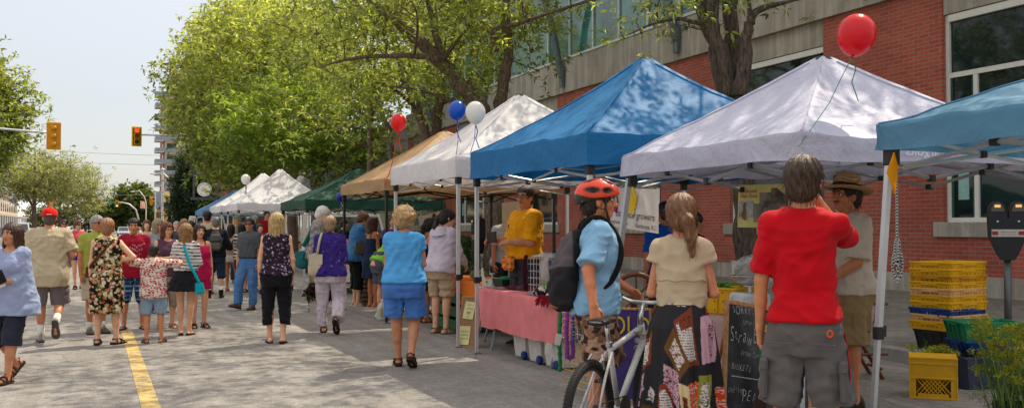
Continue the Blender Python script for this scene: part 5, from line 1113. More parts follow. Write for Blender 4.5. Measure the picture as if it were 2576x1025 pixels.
    if socks:
        ms = MB()
        for nm in 'LR': a_ = J['an'+nm]; d_ = nrm(J['kn'+nm]-a_); ms = MB(); ms.tube(np.array([a_-d_*.03, a_+d_*.04, a_+d_*socks])*k, np.array([.044, .043, .047])*k, 12); ms.obj('sock', cloth('#d8d4cc', wr=.6), root, smooth=True)
    if key: PEOPLE[key] = J
    return J
def paint_stripes(c0, c1, period, frac, axis=2, ph=0):
    c0, c1 = np.array(srgb(c0)), np.array(srgb(c1))
    return lambda V, W: np.where(((V[:, axis:axis+1]+ph+.012*np.sin(V[:, 0:1]*9)) % period) < period*frac, c1, c0)
_pp = np.random.default_rng(5)
def paint_spots(base, cols, n, r, seed=1, aniso=(1, 1, 1), ring=None):
    """many small blossoms or specks scattered over the cloth, painted per point"""
    rg = np.random.default_rng(seed); base = np.array(srgb(base)); cs = np.array([srgb(c) for c in cols]); pts = rg.random((n, 3))*[1.0, .9, 1.7]-[.5, .45, 0]; cc = rg.integers(0, len(cs), n); rr = r*(.5+rg.random(n))
    from mathutils.kdtree import KDTree
    kd = KDTree(n)
    for i, p in enumerate(pts): kd.insert(p/np.array(aniso), i)
    kd.balance()
    def f(V, W):
        out = np.tile(base, (len(V), 1)).astype(float)
        for i, p in enumerate(V):
            for co, j, ds in kd.find_n(p/np.array(aniso), 2):
                if ds < rr[j]: out[i] = cs[cc[j]]*(.75 if ring and ds < rr[j]*.35 else 1); break
        return out
    return f
def paint_plaid(c0, c1, c2, p=.085):
    c0, c1, c2 = [np.array(srgb(c)) for c in (c0, c1, c2)]
    def f(V, W):
        th = np.where(np.abs(V[:, 0]) > np.abs(V[:, 1]), V[:, 1], V[:, 0]); a = (th % p)/p; b = (V[:, 2] % p)/p; out = np.tile(c0, (len(V), 1))
        out = out*(1-.5*((a < .45)[:, None]))+c1*.5*((a < .45)[:, None]); out = out*(1-.5*((b < .45)[:, None]))+c1*.5*((b < .45)[:, None]); out[(np.abs(a-.72) < .05) | (np.abs(b-.72) < .05)] = c2; return out
    return f
# ================================================================== the people
CR_ = 'people in the market crowd'
S1, S2, S3, S4 = '#d29c7c', '#c28662', '#b67852', '#dcaa88'
def T_(c, **k): return dict(mat=cloth(c), **k)
def cap_hat(J, c, label=None):
    k = J['k']; Mh = Matrix(J['Mh']); Mk = Matrix.Translation(Mh.translation*k)@Mh.to_3x3().to_4x4(); mb = MB(); a = np.linspace(0, 2*math.pi, 20, endpoint=False)
    G = np.array([[(.098*math.sin(t)*math.cos(q), -.016+.124*math.sin(t)*math.sin(q), .040+.104*math.cos(t)) for q in a] for t in np.linspace(.05, 1.62, 9)])*k
    mb.grid(xf(Mk, G.reshape(-1, 3)).reshape(G.shape), wrap=True); mb.ell(xf(Mk, np.array([[0, -.012*k, .145*k]]))[0], .008*k, 8)
    B = np.array([[(x*(.088-.02*t), .085+.085*t*(1-.55*abs(x)**2.2), .05-.02*t-.016*abs(x)**2) for x in np.linspace(-1, 1, 11)] for t in np.linspace(0, 1, 5)])*k; mb.grid(xf(Mk, B.reshape(-1, 3)).reshape(B.shape))
    o = mb.obj('cap', cloth(c, wr=.25), J['root'], smooth=True); MB().tube(xf(Mk, np.array([(-.03, -.137, .048), (0, -.1415, .048), (.03, -.137, .048)])*k), .0045*k, 5, flat=1.).obj('lettering', plain('#d8cfc8', .7), o); return o
# --- left edge
J = make_person('woman in a grey-blue tunic at the left edge holding a white paper', 27, vf=958, vt=561, face=-138, w=1.22, skin=S2, hair=('bob', '#3d251b', .20), top=dict(mat=cloth('#8f9ab8', wscale=9, wr=.5), hem=.74, sleeve=1.62, loose=.75, flare=.14, off=.022, nz=.006, name='tunic', scoop=.10), bottom=dict(kind='pants', hem=.40, mat=cloth('#2a2c3a'), loose=.03), shoes=('sandal', '#4a2c1c', '#3a241a'), armL=((.10, .10, -1), (-.30, .85, -.05)), armR=((.2, -.1, -1), (.05, .3, -1)), legL=(.0, .16, 0, 0), legR=(.02, -.2, .1, 40), group=CR_, key='w1', vox=.0095, curl=.8)
k = J['k']; q = J['w'](J['palmL']+np.array([.0, .03, .05]))
t = thing('paper_booklet', 'white folded paper held by the woman in the grey-blue tunic', 'paper', q); MB().bbox((-.075, -.004, -.10), (.075, .004, .10), .002, 0, RZ(rad(25))@RY(rad(-22))).obj('sheet', plain('#d5cfc6', .7), t); MB().bbox((.02, -.02, -.07), (.095, -.008, .06), .006, 0, RZ(rad(25))@RY(rad(-25))).obj('phone', plain('#16161a', .3), t)
Mk = J['root']; 
MB().bbox((-.032, -.003, -.010), (.032, .003, .010), .002, 0, TR(*(xf(J['Mt'], np.array([[-.085, .150, 1.30]]))[0]*J['k']))@RZ(.3)).obj('name_badge', plain('#e5e0d0', .5), J['root'])
J = make_person('tall man in a red cap and beige tee seen from behind at the left', 121, vf=862, vt=520, face=2, sex='m', w=1.20, skin=S2, hair=('buzz', '#4b4038'), top=T_('#b5a68a', hem=.74, sleeve=.78, loose=.75, off=.026, nz=.005, slv_off=.032), bottom=dict(kind='shorts', hem=.50, mat=cloth('#6b6264'), loose=.035, off=.024), shoes=('sneaker', '#8d8578', '#4a443c'), armL='elbow', armR='elbow', legL=(-.01, .12, 0, 0), legR=(0, -.26, .20, 62), socks=.15, hat_h=.015, group=CR_, key='cap')
cap_hat(J, '#d0140f')
make_person('man with sunglasses in a white shirt partly hidden behind the man in the red cap', 160, vf=722, vt=551, face=178, sex='m', skin=S2, hair=('short', '#1b1512'), top=T_('#d9d4cf'), bottom=dict(kind='shorts', hem=.5, mat=cloth('#6d6251')), shoes=('sneaker', '#8a6a40'), glasses='dark', group=CR_)
J = make_person('woman in a coral striped tee and blue shorts raising a small camera', 194, vf=726, vt=553, face=172, skin=S1, hair=('bun', '#5a2c1a', .09), top=dict(mat=None, paint=paint_stripes('#c83f4e', '#dc6a70', .05, .4), hem=.86, sleeve=.5, loose=.3), bottom=dict(kind='shorts', hem=.72, mat=cloth('#1b2a94')), shoes=('sandal', '#2c1a12'), armL=((.3, .35, -.9), (.05, .55, 1)), armR='bent', glasses='dark', legL=(.02, -.05, 0, 0), legR=(-.02, .15, 0, 0), group=CR_, key='cam', head=(-20, 0))
MB().bbox((-.05, -.03, -.03), (.05, .03, .03), .01).obj('camera_body', plain('#111114', .4), thing('hand_camera', 'small black camera held up by the woman in the coral tee', 'camera', J['w'](J['palmL']+[.0, .03, .03])))
def strap(J, pts, label, c, r=.012, name='shoulder_strap'):
    P = np.array([xf(J['Mt'], np.array([q]))[0] for q in pts]); return P*J['k']
def catmull(P, n=6):
    P = np.array(P, float); P = np.concatenate([P[:1]*2-P[1:2], P, P[-1:]*2-P[-2:-1]]); out = []
    for i in range(1, len(P)-2):
        for t in np.linspace(0, 1, n, endpoint=False): out.append(.5*((2*P[i])+(-P[i-1]+P[i+1])*t+(2*P[i-1]-5*P[i]+4*P[i+1]-P[i+2])*t*t+(-P[i-1]+3*P[i]-3*P[i+1]+P[i+2])*t**3))
    return np.array(out+[P[-2]])
def bag_with_strap(J, name, label, ctr, size, c, strap_pts, rot=0, r=.014, cat='bag', sag=1.0, strapc=None, bumpy=.0, flat=1.8, wr=.6):
    """a soft bag hung from a strap; coordinates in the wearer's 1.75 m frame"""
    W0 = J['w'](ctr); root = thing(name, label, cat, W0, J['root'].rotation_euler.z+rad(rot)); k = J['k']; sx, sy, sz = size; mb = MB(); a = np.linspace(0, 2*math.pi, 22, endpoint=False); G = []
    for t in np.linspace(0, 1, 11):
        z = sz*(.5-t); w_ = (.62+.38*math.sin(min(1, t*1.4)*math.pi/2)) * (1 if t < .8 else math.sqrt(max(.02, 1-((t-.8)/.2)**2))); 
        if t == 0: w_ *= .5
        G.append([(sx*.5*w_*np.sign(math.cos(q))*abs(math.cos(q))**.75, sy*.5*w_*(.55+.45*min(1, t*2))*np.sign(math.sin(q))*abs(math.sin(q))**.8, z+.01*math.sin(q*3+t*4)*sz*4*.3) for q in a])
    mb.grid(np.array(G)*k, wrap=True); mb.obj('pouch', cloth(c, wr=wr, wscale=12), root, smooth=True)
    fl = MB(); F = np.array([[(sx*.42*x, -sy*.5*(.62+.25*y)-.006, sz*(.46-.42*y)) for x in np.linspace(-1, 1, 6)] for y in np.linspace(0, 1, 5)])*k; fl.grid(F); fl.obj('flap', cloth(c, wr=wr), root, smooth=True)
    P = np.array([J['w'](xf(J['Mt'], np.array([q]))[0]) for q in strap_pts])-W0; P = P@np.array(RZ(J['root'].rotation_euler.z+rad(rot)).to_3x3()); P = catmull(P, 6)
    MB().tube(P, r*k, 6, flat=flat).obj('strap', cloth(strapc or c, wr=.2), root, smooth=True); return root
bag_with_strap(J, 'shoulder_bag', 'dark strap bag worn across the woman in the coral tee', (.23, .02, .92), (.16, .09, .16), '#22201f', [(-.10, .12, 1.40), (-.02, .17, 1.25), (.12, .15, 1.10), (.21, .06, 1.0)], 0, .016)
# --- group on the yellow line
make_person('grey-haired man in a lime polo and sunglasses beside the floral dress', 241, vf=838, vt=541, face=160, sex='m', w=1.12, skin=S3, hair=('short', '#8a8680'), top=T_('#9aa046', hem=.84, sleeve=.7, loose=.6, off=.024, collar=True), bottom=dict(kind='shorts', hem=.50, mat=cloth('#b0a28a'), loose=.035), shoes=('sneaker', '#5a5048', '#2c2824'), socks=.10, glasses='dark', armL='hang', armR='hang', head=(-15, 0), group=CR_)
J = make_person('woman in a floral sleeveless dress with hand on hip, seen from behind', 267, vf=866, vt=549, face=8, w=1.14, skin=S4, hair=('bun', '#8e6040', .03), top=dict(mat=None, paint=paint_spots('#1d130e', ['#c9b48c', '#d8c8a4', '#b3874f', '#c77f68', '#8a8a50', '#a9543f', '#e0d2b4', '#3a3a20'], 30000, .021, 3, ring=True), hem=.44, sleeve=0, loose=.35, flare=.03, off=.016, name='dress', folds=5, famp=.006), shoes=('heel', '#1f1512'), armL='hang', armR=((.72, -.22, -.72), (-.85, .30, -.22)), legR=(.03, .02, 0, 0, 35), legL=(.02, 0, 0, 0, 2), group=CR_, key='floral', vox=.0098)
bag_with_strap(J, 'shoulder_bag', 'thin brown strap purse worn by the woman in the floral dress', (-.20, .10, 1.0), (.2, .07, .17), '#5a3020', [(.11, -.06, 1.455), (.05, -.115, 1.38), (-.08, -.142, 1.24), (-.19, -.09, 1.10), (-.21, .05, 1.05)], 0, .013)
J = make_person('teenage boy in a dark red tee and blue plaid shorts facing the viewer', 335, vf=826, vt=548, face=181, sex='m', w=.98, skin=S2, hair=('short', '#17110e'), top=dict(mat=None, paint=lambda V, W: np.where(((np.sin(V[:, 0:1]*95)*np.sin(V[:, 2:3]*95+2*np.sin(V[:, 0:1]*31)) > .62) & (np.abs(V[:, 0:1]+.02+(V[:, 2:3]-1.2)*.25) < .10) & (V[:, 2:3] > 1.08) & (V[:, 2:3] < 1.36) & (V[:, 1:2] > 0)), np.array([.62, .42, .48]), np.array(srgb('#9c1830'))), hem=.80, sleeve=.8, loose=.7, off=.024, slv_off=.028), bottom=dict(kind='shorts', hem=.47, mat=None, paint=paint_plaid('#28507c', '#12263f', '#8fb0c8', .07), loose=.035), shoes=('flipflop', '#2a1d16'), armL='hang', armR='hang', legL=(.05, 0, 0, 0, 18), legR=(.05, .02, 0, 0, 18), group=CR_, head=(4, 6))
make_person('little boy in a red and white print shirt with arms stretched out', 385, vf=862, vt=613, face=8, sex='m', w=1.12, skin=S2, hair=('short', '#241912'), top=dict(mat=None, paint=lambda V, W: np.where(((np.sin(V[:, 0:1]*60+3*np.sin(V[:, 2:3]*47))*np.sin(V[:, 2:3]*66+2*np.sin(V[:, 0:1]*35)) > .12)), np.array(srgb('#a8202c')), np.array(srgb('#ddcfc0'))), hem=.80, sleeve=.9, loose=.8, off=.03, slv_off=.03, collar=True, collar_mat=cloth('#ddcfc0')), bottom=dict(kind='shorts', hem=.52, mat=cloth('#7f92a6', wscale=14), loose=.04), shoes=('sandal', '#5a4636'), armL=((1, .35, .12), (.5, .9, .3)), armR=((1, .45, -.05), (-.1, 1, .15)), legL=(.02, 0, 0, 0, 25), legR=(.04, .05, 0, 0, 15), group=CR_, vox=.0105)
make_person('woman with glasses in a mauve sleeveless top lifting her folded arms', 418, vf=824, vt=559, face=168, w=1.12, skin=S4, hair=('bob', '#5b2c18', .17), top=T_('#57394a', hem=.86, sleeve=0, loose=.4, scoop=.07), bottom=dict(kind='pants', hem=.36, mat=cloth('#94806e'), loose=.03), shoes=('sandal', '#8a6a50'), armL=((.55, .55, -.45), (-.75, .55, .35)), armR=((.25, .35, -1), (-1, .55, .10)), glasses='clear', group=CR_, head=(-12, 4))
J = make_person('girl in a striped top and short black skirt with a teal purse', 466, vf=842, vt=562, face=6, w=.98, skin=S4, hair=('bob', '#84603a', .24), top=dict(mat=None, paint=paint_stripes('#d9d3cf', '#1a1a20', .052, .27), hem=1.02, sleeve=1.55, loose=.35, off=.018, nz=.003), bottom=dict(kind='skirt', hem=.70, mat=cloth('#1c1c22', wscale=14, wr=.6), flare=.30, folds=9, famp=.010, waist=1.06, belt=(1.035, 1.11, '#7a3a1e', .034)), shoes=('flat', '#14110f'), armL=((.20, .02, -1), (-.25, .8, -.2)), armR=((.20, .0, -1), (-.3, .9, -.25)), legR=(-.03, .0, 0, 0, 20), legL=(-.02, .03, 0, 0, 10), group=CR_, key='stripe', vox=.0098)
bag_with_strap(J, 'shoulder_bag', 'small bright teal purse hanging from the girl in the striped top', (.225, -.15, .74), (.15, .08, .19), '#12a3b4', [(-.02, -.118, 1.40), (.02, -.145, 1.30), (.075, -.165, 1.12), (.15, -.19, .98), (.215, -.17, .83)], 0, .014, wr=.3)
make_person('woman in a grey tee with sunglasses and light shoulder hair behind the group', 398, d=17.2, vt=550, face=160, w=1.1, skin=S1, hair=('bob', '#8a7558', .17), top=T_('#868c92', sleeve=.6), bottom=dict(kind='pants', hem=.1, mat=cloth('#4a4a52')), glasses='dark', group=CR_, head=(-25, 0))
make_person('young woman with long auburn hair in a pale striped tank top', 369, d=22, vt=553, face=178, skin=S4, hair=('long', '#5e3020', .3), top=dict(mat=None, paint=paint_stripes('#c9c6cc', '#70707c', .06, .35), sleeve=-1, hem=.86), bottom=dict(kind='shorts', hem=.7, mat=cloth('#52607a')), group=CR_)
make_person('dark-haired woman in a magenta top half hidden by the striped girl', 502, d=14.6, vt=563, face=165, skin=S1, hair=('long', '#241510', .26), top=T_('#b0164c', sleeve=-1, hem=.80), bottom=dict(kind='shorts', hem=.65, mat=cloth('#a0124a')), shoes=('sandal', '#3a2418'), armR='hip', group=CR_)
# --- middle distance
J = make_person('man in a black jacket and navy shorts wearing a grey backpack', 541, vf=748, vt=545, face=0, sex='m', w=1.12, skin=S4, hair=('short', '#6e6862'), top=T_('#15171c', sleeve=1.95, hem=.88, loose=.5, off=.026), bottom=dict(kind='shorts', hem=.44, mat=cloth('#242c3e'), loose=.045, off=.024), shoes=('boot', '#15130f', '#0c0b0a'), socks=.17, armL='elbow', armR='elbow', legL=(.03, 0, 0, 0), legR=(.03, 0, 0, 0), group=CR_, key='bp')
def backpack(J, label, c, W=.30, H=.46, D=.17, z0=1.0, c2=None, loops=False, yoff=-.135, straps=True, wr=.5, taper=.75):
    k = J['k']; Mt = J['Mt']; W0 = J['w'](xf(Mt, np.array([[0, yoff, z0]]))[0]); root = thing('backpack', label, 'backpack', W0, J['root'].rotation_euler.z); mb = MB(); a = np.linspace(0, 2*math.pi, 28, endpoint=False); G = []
    for t in np.linspace(0, 1, 13):
        s = math.sin(math.pi*min(max(t, .02), .98))**.35; w_ = W*.5*(1+(taper-1)*max(0, t-.3)/.7)*s; d_ = D*.5*(1.1-.35*t)*s; cy = -d_*.9
        G.append([(w_*np.sign(math.cos(q))*abs(math.cos(q))**.6*(1+.03*math.sin(t*14+q*2)), cy+d_*np.sign(math.sin(q))*abs(math.sin(q))**.7, H*t+.01*math.sin(q*3)) for q in a])
    mb.grid(np.array(G)*k, wrap=True); mb.obj('sack', cloth(c, wr=wr, wscale=10), root, smooth=True)
    if c2:
        MB().bbox((-W*.33, -D*1.15, H*.10), (W*.33, -D*.85, H*.42), .03, 0, Matrix.Scale(k, 4)).obj('front_pocket', cloth(c2), root, smooth=False); MB().bbox((-W*.30, -D*1.02, H*.47), (W*.30, -D*.66, H*.83), .04, 0, Matrix.Scale(k, 4)).obj('front_panel', cloth(c2), root)
    if loops:
        for s in (-1, 1): MB().tube(np.array([(s*(W*.5+.0)+.022*math.cos(q), -.06, H*.60+.022*math.sin(q)) for q in np.linspace(0, 2*math.pi, 12, endpoint=False)])*k, .005*k, 5, closed=True).obj('carabiner', plain('#2f62c8', .3, .5), root)
    if straps:
        for s in (-1, 1):
            P = np.array([J['w'](xf(Mt, np.array([q]))[0]) for q in ((s*.085, yoff+.01, z0+H*.8), (s*.09, -.07, 1.468), (s*.10, .02, 1.492), (s*.115, .10, 1.40), (s*.14, .13, 1.28), (s*.17, .08, 1.12), (s*.13, yoff+.02, z0+.06))])-W0; P = P@np.array(RZ(J['root'].rotation_euler.z).to_3x3()); MB().tube(catmull(P, 5), .020*k, 6, flat=.42).obj('strap', cloth('#1c1c1e'), root, smooth=True)
    return root
backpack(J, 'grey and olive backpack on the man in the black jacket', '#3a3d42', c2='#5c5a50', loops=True)
make_person('balding dark-haired man in a beige tee in front of the backpacker', 521, d=22, vt=529, face=-8, sex='m', w=1.15, skin=S2, hair=('short', '#17120f'), top=T_('#bfb18c', sleeve=.7), bottom=dict(kind='shorts', hem=.48, mat=cloth('#262b36')), shoes=('flipflop', '#2a2018'), group=CR_)
J = make_person('dark-haired woman in a pale pink tank and white shorts seen from behind', 580, vf=732, vt=563, face=12, skin=S3, hair=('long', '#1e1410', .28), top=T_('#bf9c90', sleeve=-1, hem=.96, cutz=1.36), bottom=dict(kind='shorts', hem=.76, mat=cloth('#cfc4b8')), shoes=('sandal', '#b0502c'), armL='elbow', armR='elbow', legR=(.08, .06, 0, 0, 30), group=CR_)
bag_with_strap(J, 'shoulder_bag', 'small black bag slung on the woman in the white shorts', (-.02, -.17, 1.16), (.22, .09, .18), '#141416', [(.12, .02, 1.46), (.10, -.10, 1.36), (.04, -.16, 1.22)], 0, .014); bag_with_strap(J, 'shoulder_bag', 'fuzzy grey-green bag hanging left of the white shorts', (-.20, -.05, .86), (.16, .09, .17), '#55584a', [(-.13, .02, 1.44), (-.17, -.02, 1.1), (-.2, -.04, .95)], 0, .01)
make_person('long dark-haired woman in a black and white striped top by the white canopy leg', 609, d=22.5, vt=559, face=15, skin=S2, hair=('long', '#17100d', .34), top=dict(mat=None, paint=paint_stripes('#c9c3bf', '#17171b', .085, .5), sleeve=.6), bottom=dict(kind='shorts', hem=.6, mat=cloth('#2a2a34')), group=CR_)
J = make_person('man in a grey polo and blue jeans with glasses walking past', 626, vf=778, vt=548, face=-146, sex='m', w=1.10, skin=S2, hair=('short', '#16130f'), top=T_('#4d5254', sleeve=.85, hem=1.00, loose=.55, off=.024, collar=True, slv_off=.028), bottom=dict(kind='pants', hem=.09, mat=cloth('#4d74a6', wscale=12, wr=.5), loose=.018, belt=(.985, 1.025, '#2c1a10', .03)), shoes=('sneaker', '#5a4434', '#2e2620'), armL='hang', armR=((.10, .12, -1), (-.1, .35, -1)), legL=(.0, .02, 0, 0), legR=(.03, .18, .03, -14, 20), glasses='dark', belly=.02, group=CR_, key='polo', head=(-20, 0))
J = make_person('woman with long blonde hair in a speckled sleeveless top and black capris', 694, vf=862, vt=535, face=4, w=1.10, skin=S4, hair=('long', '#a88c5e', .33), top=dict(mat=None, paint=paint_spots('#2c2230', ['#8a6a86', '#b9a3b4', '#191218', '#6b4a60', '#cfc0c8'], 60000, .0095, 8), hem=.92, sleeve=0, loose=.3, off=.016, folds=6, famp=.004), bottom=dict(kind='pants', hem=.24, mat=cloth('#17161a'), loose=.028, off=.016), shoes=('flipflop', '#1a1412'), armL=((.20, -.02, -1), (.03, .12, -1)), armR=((.20, .0, -1), (.02, .15, -1)), legL=(-.01, .05, 0, 0), legR=(.0, -.06, .01, 8), group=CR_, key='blonde', vox=.0098)
q = J['w'](J['palmR']+np.array([0, .02, -.05])); MB().bbox((-.012, -.03, -.06), (.012, .03, .05), .006).obj('case', plain('#1c1c20', .35), thing('mobile_phone', 'dark phone in the right hand of the long-haired blonde woman', 'phone', q, J['root'].rotation_euler.z))
q = J['w'](J['palmL']+np.array([0, .0, -.1])); t = thing('sunglasses', 'dark sunglasses dangling from the left hand of the long-haired blonde woman', 'sunglasses', q); MB().ell((0, 0, -.02), (.026, .006, .034), 10, 0, RX(.3)).ell((0.02, .04, -.03), (.026, .006, .034), 10, 0, RX(.3)).obj('lenses', plain((.02, .02, .02), .1, spec=.8), t); MB().tube([(0, 0, .02), (-.02, .01, .07)], .004, 5).tube([(.02, .04, .0), (0, .02, .08)], .004, 5).obj('temples', DARK, t)
J = make_person('white-haired bearded man in a checked shirt leaning to the right', 792, d=17.2, vt=516, face=78, sex='m', w=1.05, skin=S4, hair=('crop', '#c9c4bb'), top=dict(mat=None, paint=paint_plaid('#a8a29a', '#6a6560', '#4a4744', .055), hem=.86, sleeve=.9, loose=.6, off=.024, collar=True, collar_mat=cloth('#9a948c')), bottom=dict(kind='pants', hem=.09, mat=cloth('#8a7a64')), shoes=('sneaker', '#3a332c'), armL='elbow', armR=((.1, .05, -1), (-.1, .6, -.8)), lean=8, head=(15, 14), group=CR_, key='old')
Mh, k = J['Mh'], J['k']; hp = lambda *q: xf(Mh, np.array([q]))[0]
f = Field(hp(0, .03, -.09)-.13, hp(0, .03, -.09)+.13, .011)
f.ell(hp(0, .062, -.085), (.048, .040, .040), .02, Mh[:3, :3])
for s in (-1, 1): f.cap(hp(s*.066, .02, -.02), hp(s*.035, .065, -.085), .014, .028, .02)
f.cap(hp(-.03, .098, -.036), hp(.03, .098, -.036), .009, .009, .01)
V, Q = f.mesh(1); MB().add(V*k, Q).obj('beard', hair_mat('#b9b3a9'), J['root'], smooth=True)
bag_with_strap(J, 'shoulder_bag', 'teal cloth bag carried by the white-haired man', (-.02, -.20, .86), (.30, .14, .30), '#0d5a5a', [(.10, .0, 1.47), (.06, -.12, 1.30), (.0, -.2, 1.05)], 20, .02)
J = make_person('woman in a purple print blouse and white trousers walking away', 829, vf=838, vt=543, face=6, w=1.24, skin=S4, hair=('crop', '#94785a'), top=dict(mat=None, paint=paint_spots('#3d2a7c', ['#5a4a92', '#8a7cae', '#22164a', '#4b3a86', '#22164a', '#1f144a'], 16000, .012, 12), hem=.86, sleeve=1.35, loose=.65, off=.026, nz=.005, collar=True, collar_mat=cloth('#2c1d60')), bottom=dict(kind='pants', hem=.10, mat=cloth('#c9bcc6', wscale=9, wr=.5), loose=.034, off=.020), shoes=('sandal', '#4a2c1e', '#2a1a14'), armL=((.12, .10, -1), (-.1, .5, -.8)), armR=((.18, -.04, -1), (.05, .02, -1)), legL=(.0, .14, 0, 0), legR=(.02, -.22, .13, 52), group=CR_, key='purple', vox=.0105)
bag_with_strap(J, 'shoulder_bag', 'cream slouchy shoulder bag on the woman in the purple blouse', (-.19, -.12, 1.02), (.24, .15, .36), '#c3b59c', [(-.11, .06, 1.46), (-.115, -.06, 1.475), (-.14, -.155, 1.36), (-.165, -.17, 1.20)], 0, .019, wr=.35)
# leafy purchase in a plastic bag
q = J['w'](J['palmL']+np.array([-.02, .02, -.10])); t = thing('lettuce_bag', 'clear plastic bag of dark red lettuce carried by the woman in purple', 'shopping bag', q)
mb = MB(); a = np.linspace(0, 2*math.pi, 20, endpoint=False); G = np.array([[((.018+.115*math.sin(min(1, t_*1.05)*math.pi*.62)**1.1)*math.cos(w_)*(1+.1*math.sin(3*w_+t_*7)), (.018+.105*math.sin(min(1, t_*1.05)*math.pi*.62)**1.1)*math.sin(w_)*(1+.1*math.sin(4*w_)), .06-.50*t_) for w_ in a] for t_ in np.linspace(0, 1, 12)]); mb.grid(G, wrap=True); mb.poly(G[-1][::-1])
tm = NT('plastic_film'); tm.bsdf((.62, .58, .55), .25, tm.bump(tm.noise(tm.coord(), 16, 4), .8, .03), 0, .6, transl=.3, alpha=.62); mb.obj('plastic_film', tm.m, t, smooth=True)
rg = np.random.default_rng(9); n = 900; P = rg.normal(size=(n, 3)); P /= np.linalg.norm(P, axis=1)[:, None]; P = P*[.19, .16, .11]*(.55+.45*rg.random((n, 1)))+[0, .0, -.10]; P[:, 2] -= .9*np.abs(P[:, 0])**1.0*rg.random(n)*.9
mb = MB(); leaf_mesh(mb, P, rg.normal(size=(n, 3)), .075, .032, np.where(rg.random((n, 1)) < .72, [[.035, .012, .022]], [[.075, .10, .025]])*(.6+.9*rg.random((n, 1))), rg); mb.obj('leaves', LEAF, t, vcol=True)
# --- shoppers at the stalls
J = make_person('woman in a denim-blue shirt and black capris looking down at her hands', 896, vf=768, vt=530, face=72, w=1.22, skin=S4, hair=('bun', '#5a3a26', .10), top=T_('#3b6d9c', hem=.82, sleeve=.9, loose=.6, off=.024, collar=True), bottom=dict(kind='pants', hem=.30, mat=cloth('#101014'), loose=.03), shoes=('flipflop', '#d8d4cf', '#cfcac4'), armL=((.1, .3, -1), (-.25, .9, .35)), armR=((.1, .25, -1), (-.2, .95, .30)), lean=6, head=(0, 24), group=CR_, key='denim')
bag_with_strap(J, 'shoulder_bag', 'soft grey-olive handbag at the side of the woman in denim blue', (.21, .05, 1.06), (.34, .13, .26), '#55524a', [(.12, .0, 1.47), (.18, .03, 1.3), (.21, .05, 1.18)], 90, .016)
make_person('woman in a navy strappy sundress with brown shoulder hair', 937, vf=773, vt=545, face=58, w=1.08, skin=S3, hair=('bob', '#4a2c1c', .22), top=T_('#1c2a44', hem=.58, sleeve=-1, loose=.4, flare=.05, cutz=1.33, name='dress', folds=6, famp=.008), shoes=('flipflop', '#c9b8b0', '#cbb9b0'), armL='bent', armR='hang', group=CR_)
make_person('stooping shopper in a lime green top and grey shorts behind the black canopy leg', 962, d=15.9, vt=556, face=62, h=1.72, w=1.05, skin=S1, hair=('short', '#2a1d16'), top=T_('#7cb83c', hem=.90, sleeve=.7, off=.022), bottom=dict(kind='shorts', hem=.60, mat=cloth('#4c4a56'), loose=.03, waist=1.12, off=.03), shoes=('sneaker', '#c9c5bf'), lean=34, armL='table', armR='table', group=CR_)
J = make_person('woman with curly blonde hair in a bright blue top and blue shorts', 1016, vf=922, vt=522, face=4, w=1.22, skin=S2, hair=('curly', '#a5845a'), top=T_('#4f9ad2', hem=.93, sleeve=.42, loose=.35, off=.018, nz=.006, slv_off=.016), bottom=dict(kind='shorts', hem=.55, mat=cloth('#4673b8', wr=.5), loose=.04, off=.024, waist=1.0, nz=.006), shoes=('heel', '#3c2012', '#2a170e'), armL=((.10, .25, -1), (-.35, .85, .0)), armR=((.16, .12, -1), (-.30, .9, .15)), legL=(-.03, .10, 0, 0), legR=(-.01, -.16, .075, 26), head=(38, 2), group=CR_, key='blue', vox=.0085)
rf = MB(); P = [xf(J['Mt'], np.array([[.085*math.cos(a), -.012+.080*math.sin(a), 1.468+.010*math.sin(a*16)-.02*abs(math.sin(a))]]))[0]*J['k'] for a in np.linspace(0, 2*math.pi, 90, endpoint=False)]; rf.tube(P, .011, 5, closed=True); P = [q*1+np.array([0, 0, -.022]) + (q-np.array([0, -.01, q[2]]))*.28 for q in P]; rf.tube(P, .009, 5, closed=True); rf.obj('ruffle', cloth('#4f9ad2'), J['root'], smooth=True)
for s in (-1, 1): MB().lathe([(0, 0), (.011, .001), (.012, .004), (0, .006)], 10, 0, TR(s*.095*J['k'], -.172*J['k'], .90*J['k'])@RX(math.pi/2)).obj('button', plain('#1c3a80', .4), J['root'])
MB().tube([xf(J['Mh'], np.array([[.088, -.004+.014*math.cos(a), -.055+.014*math.sin(a)]]))[0]*J['k'] for a in np.linspace(0, 2*math.pi, 14, endpoint=False)], .0028, 5, closed=True).obj('hoop_earring', plain('#d8d2c4', .2, .8), J['root'])
J = make_person('woman in a pale hooded jacket and khaki shorts reaching over the orange table', 1108, vf=838, vt=523, face=40, w=1.14, skin=S4, hair=('pony', '#20140f', .30, -.06), top=T_('#c3b9c6', hem=.84, sleeve=1.92, loose=.55, off=.030, nz=.007, slv_off=.024, name='hooded_jacket'), bottom=dict(kind='shorts', hem=.52, mat=cloth('#b39b7c'), loose=.022), shoes=('sandal', '#6a5844'), lean=10, armR=((.12, .30, -1), (-.05, .75, -.75)), armL=((.15, .45, -1), (-.1, .8, -.4)), head=(35, 8), group=CR_, key='hood', vox=.0105)
hd = MB(); Mt = J['Mt']; G = np.array([[xf(Mt, np.array([[(.085+.05*t)*math.cos(a), -.06-.035*t+(.055+.035*t)*math.sin(a), 1.485-.10*t-.05*t*max(0, -math.sin(a))]]))[0]*J['k'] for a in np.linspace(0, 2*math.pi, 22, endpoint=False)] for t in np.linspace(0, 1, 7)]); hd.grid(G, wrap=True); hd.obj('hood', cloth('#c3b9c6', wr=.6), J['root'], smooth=True)
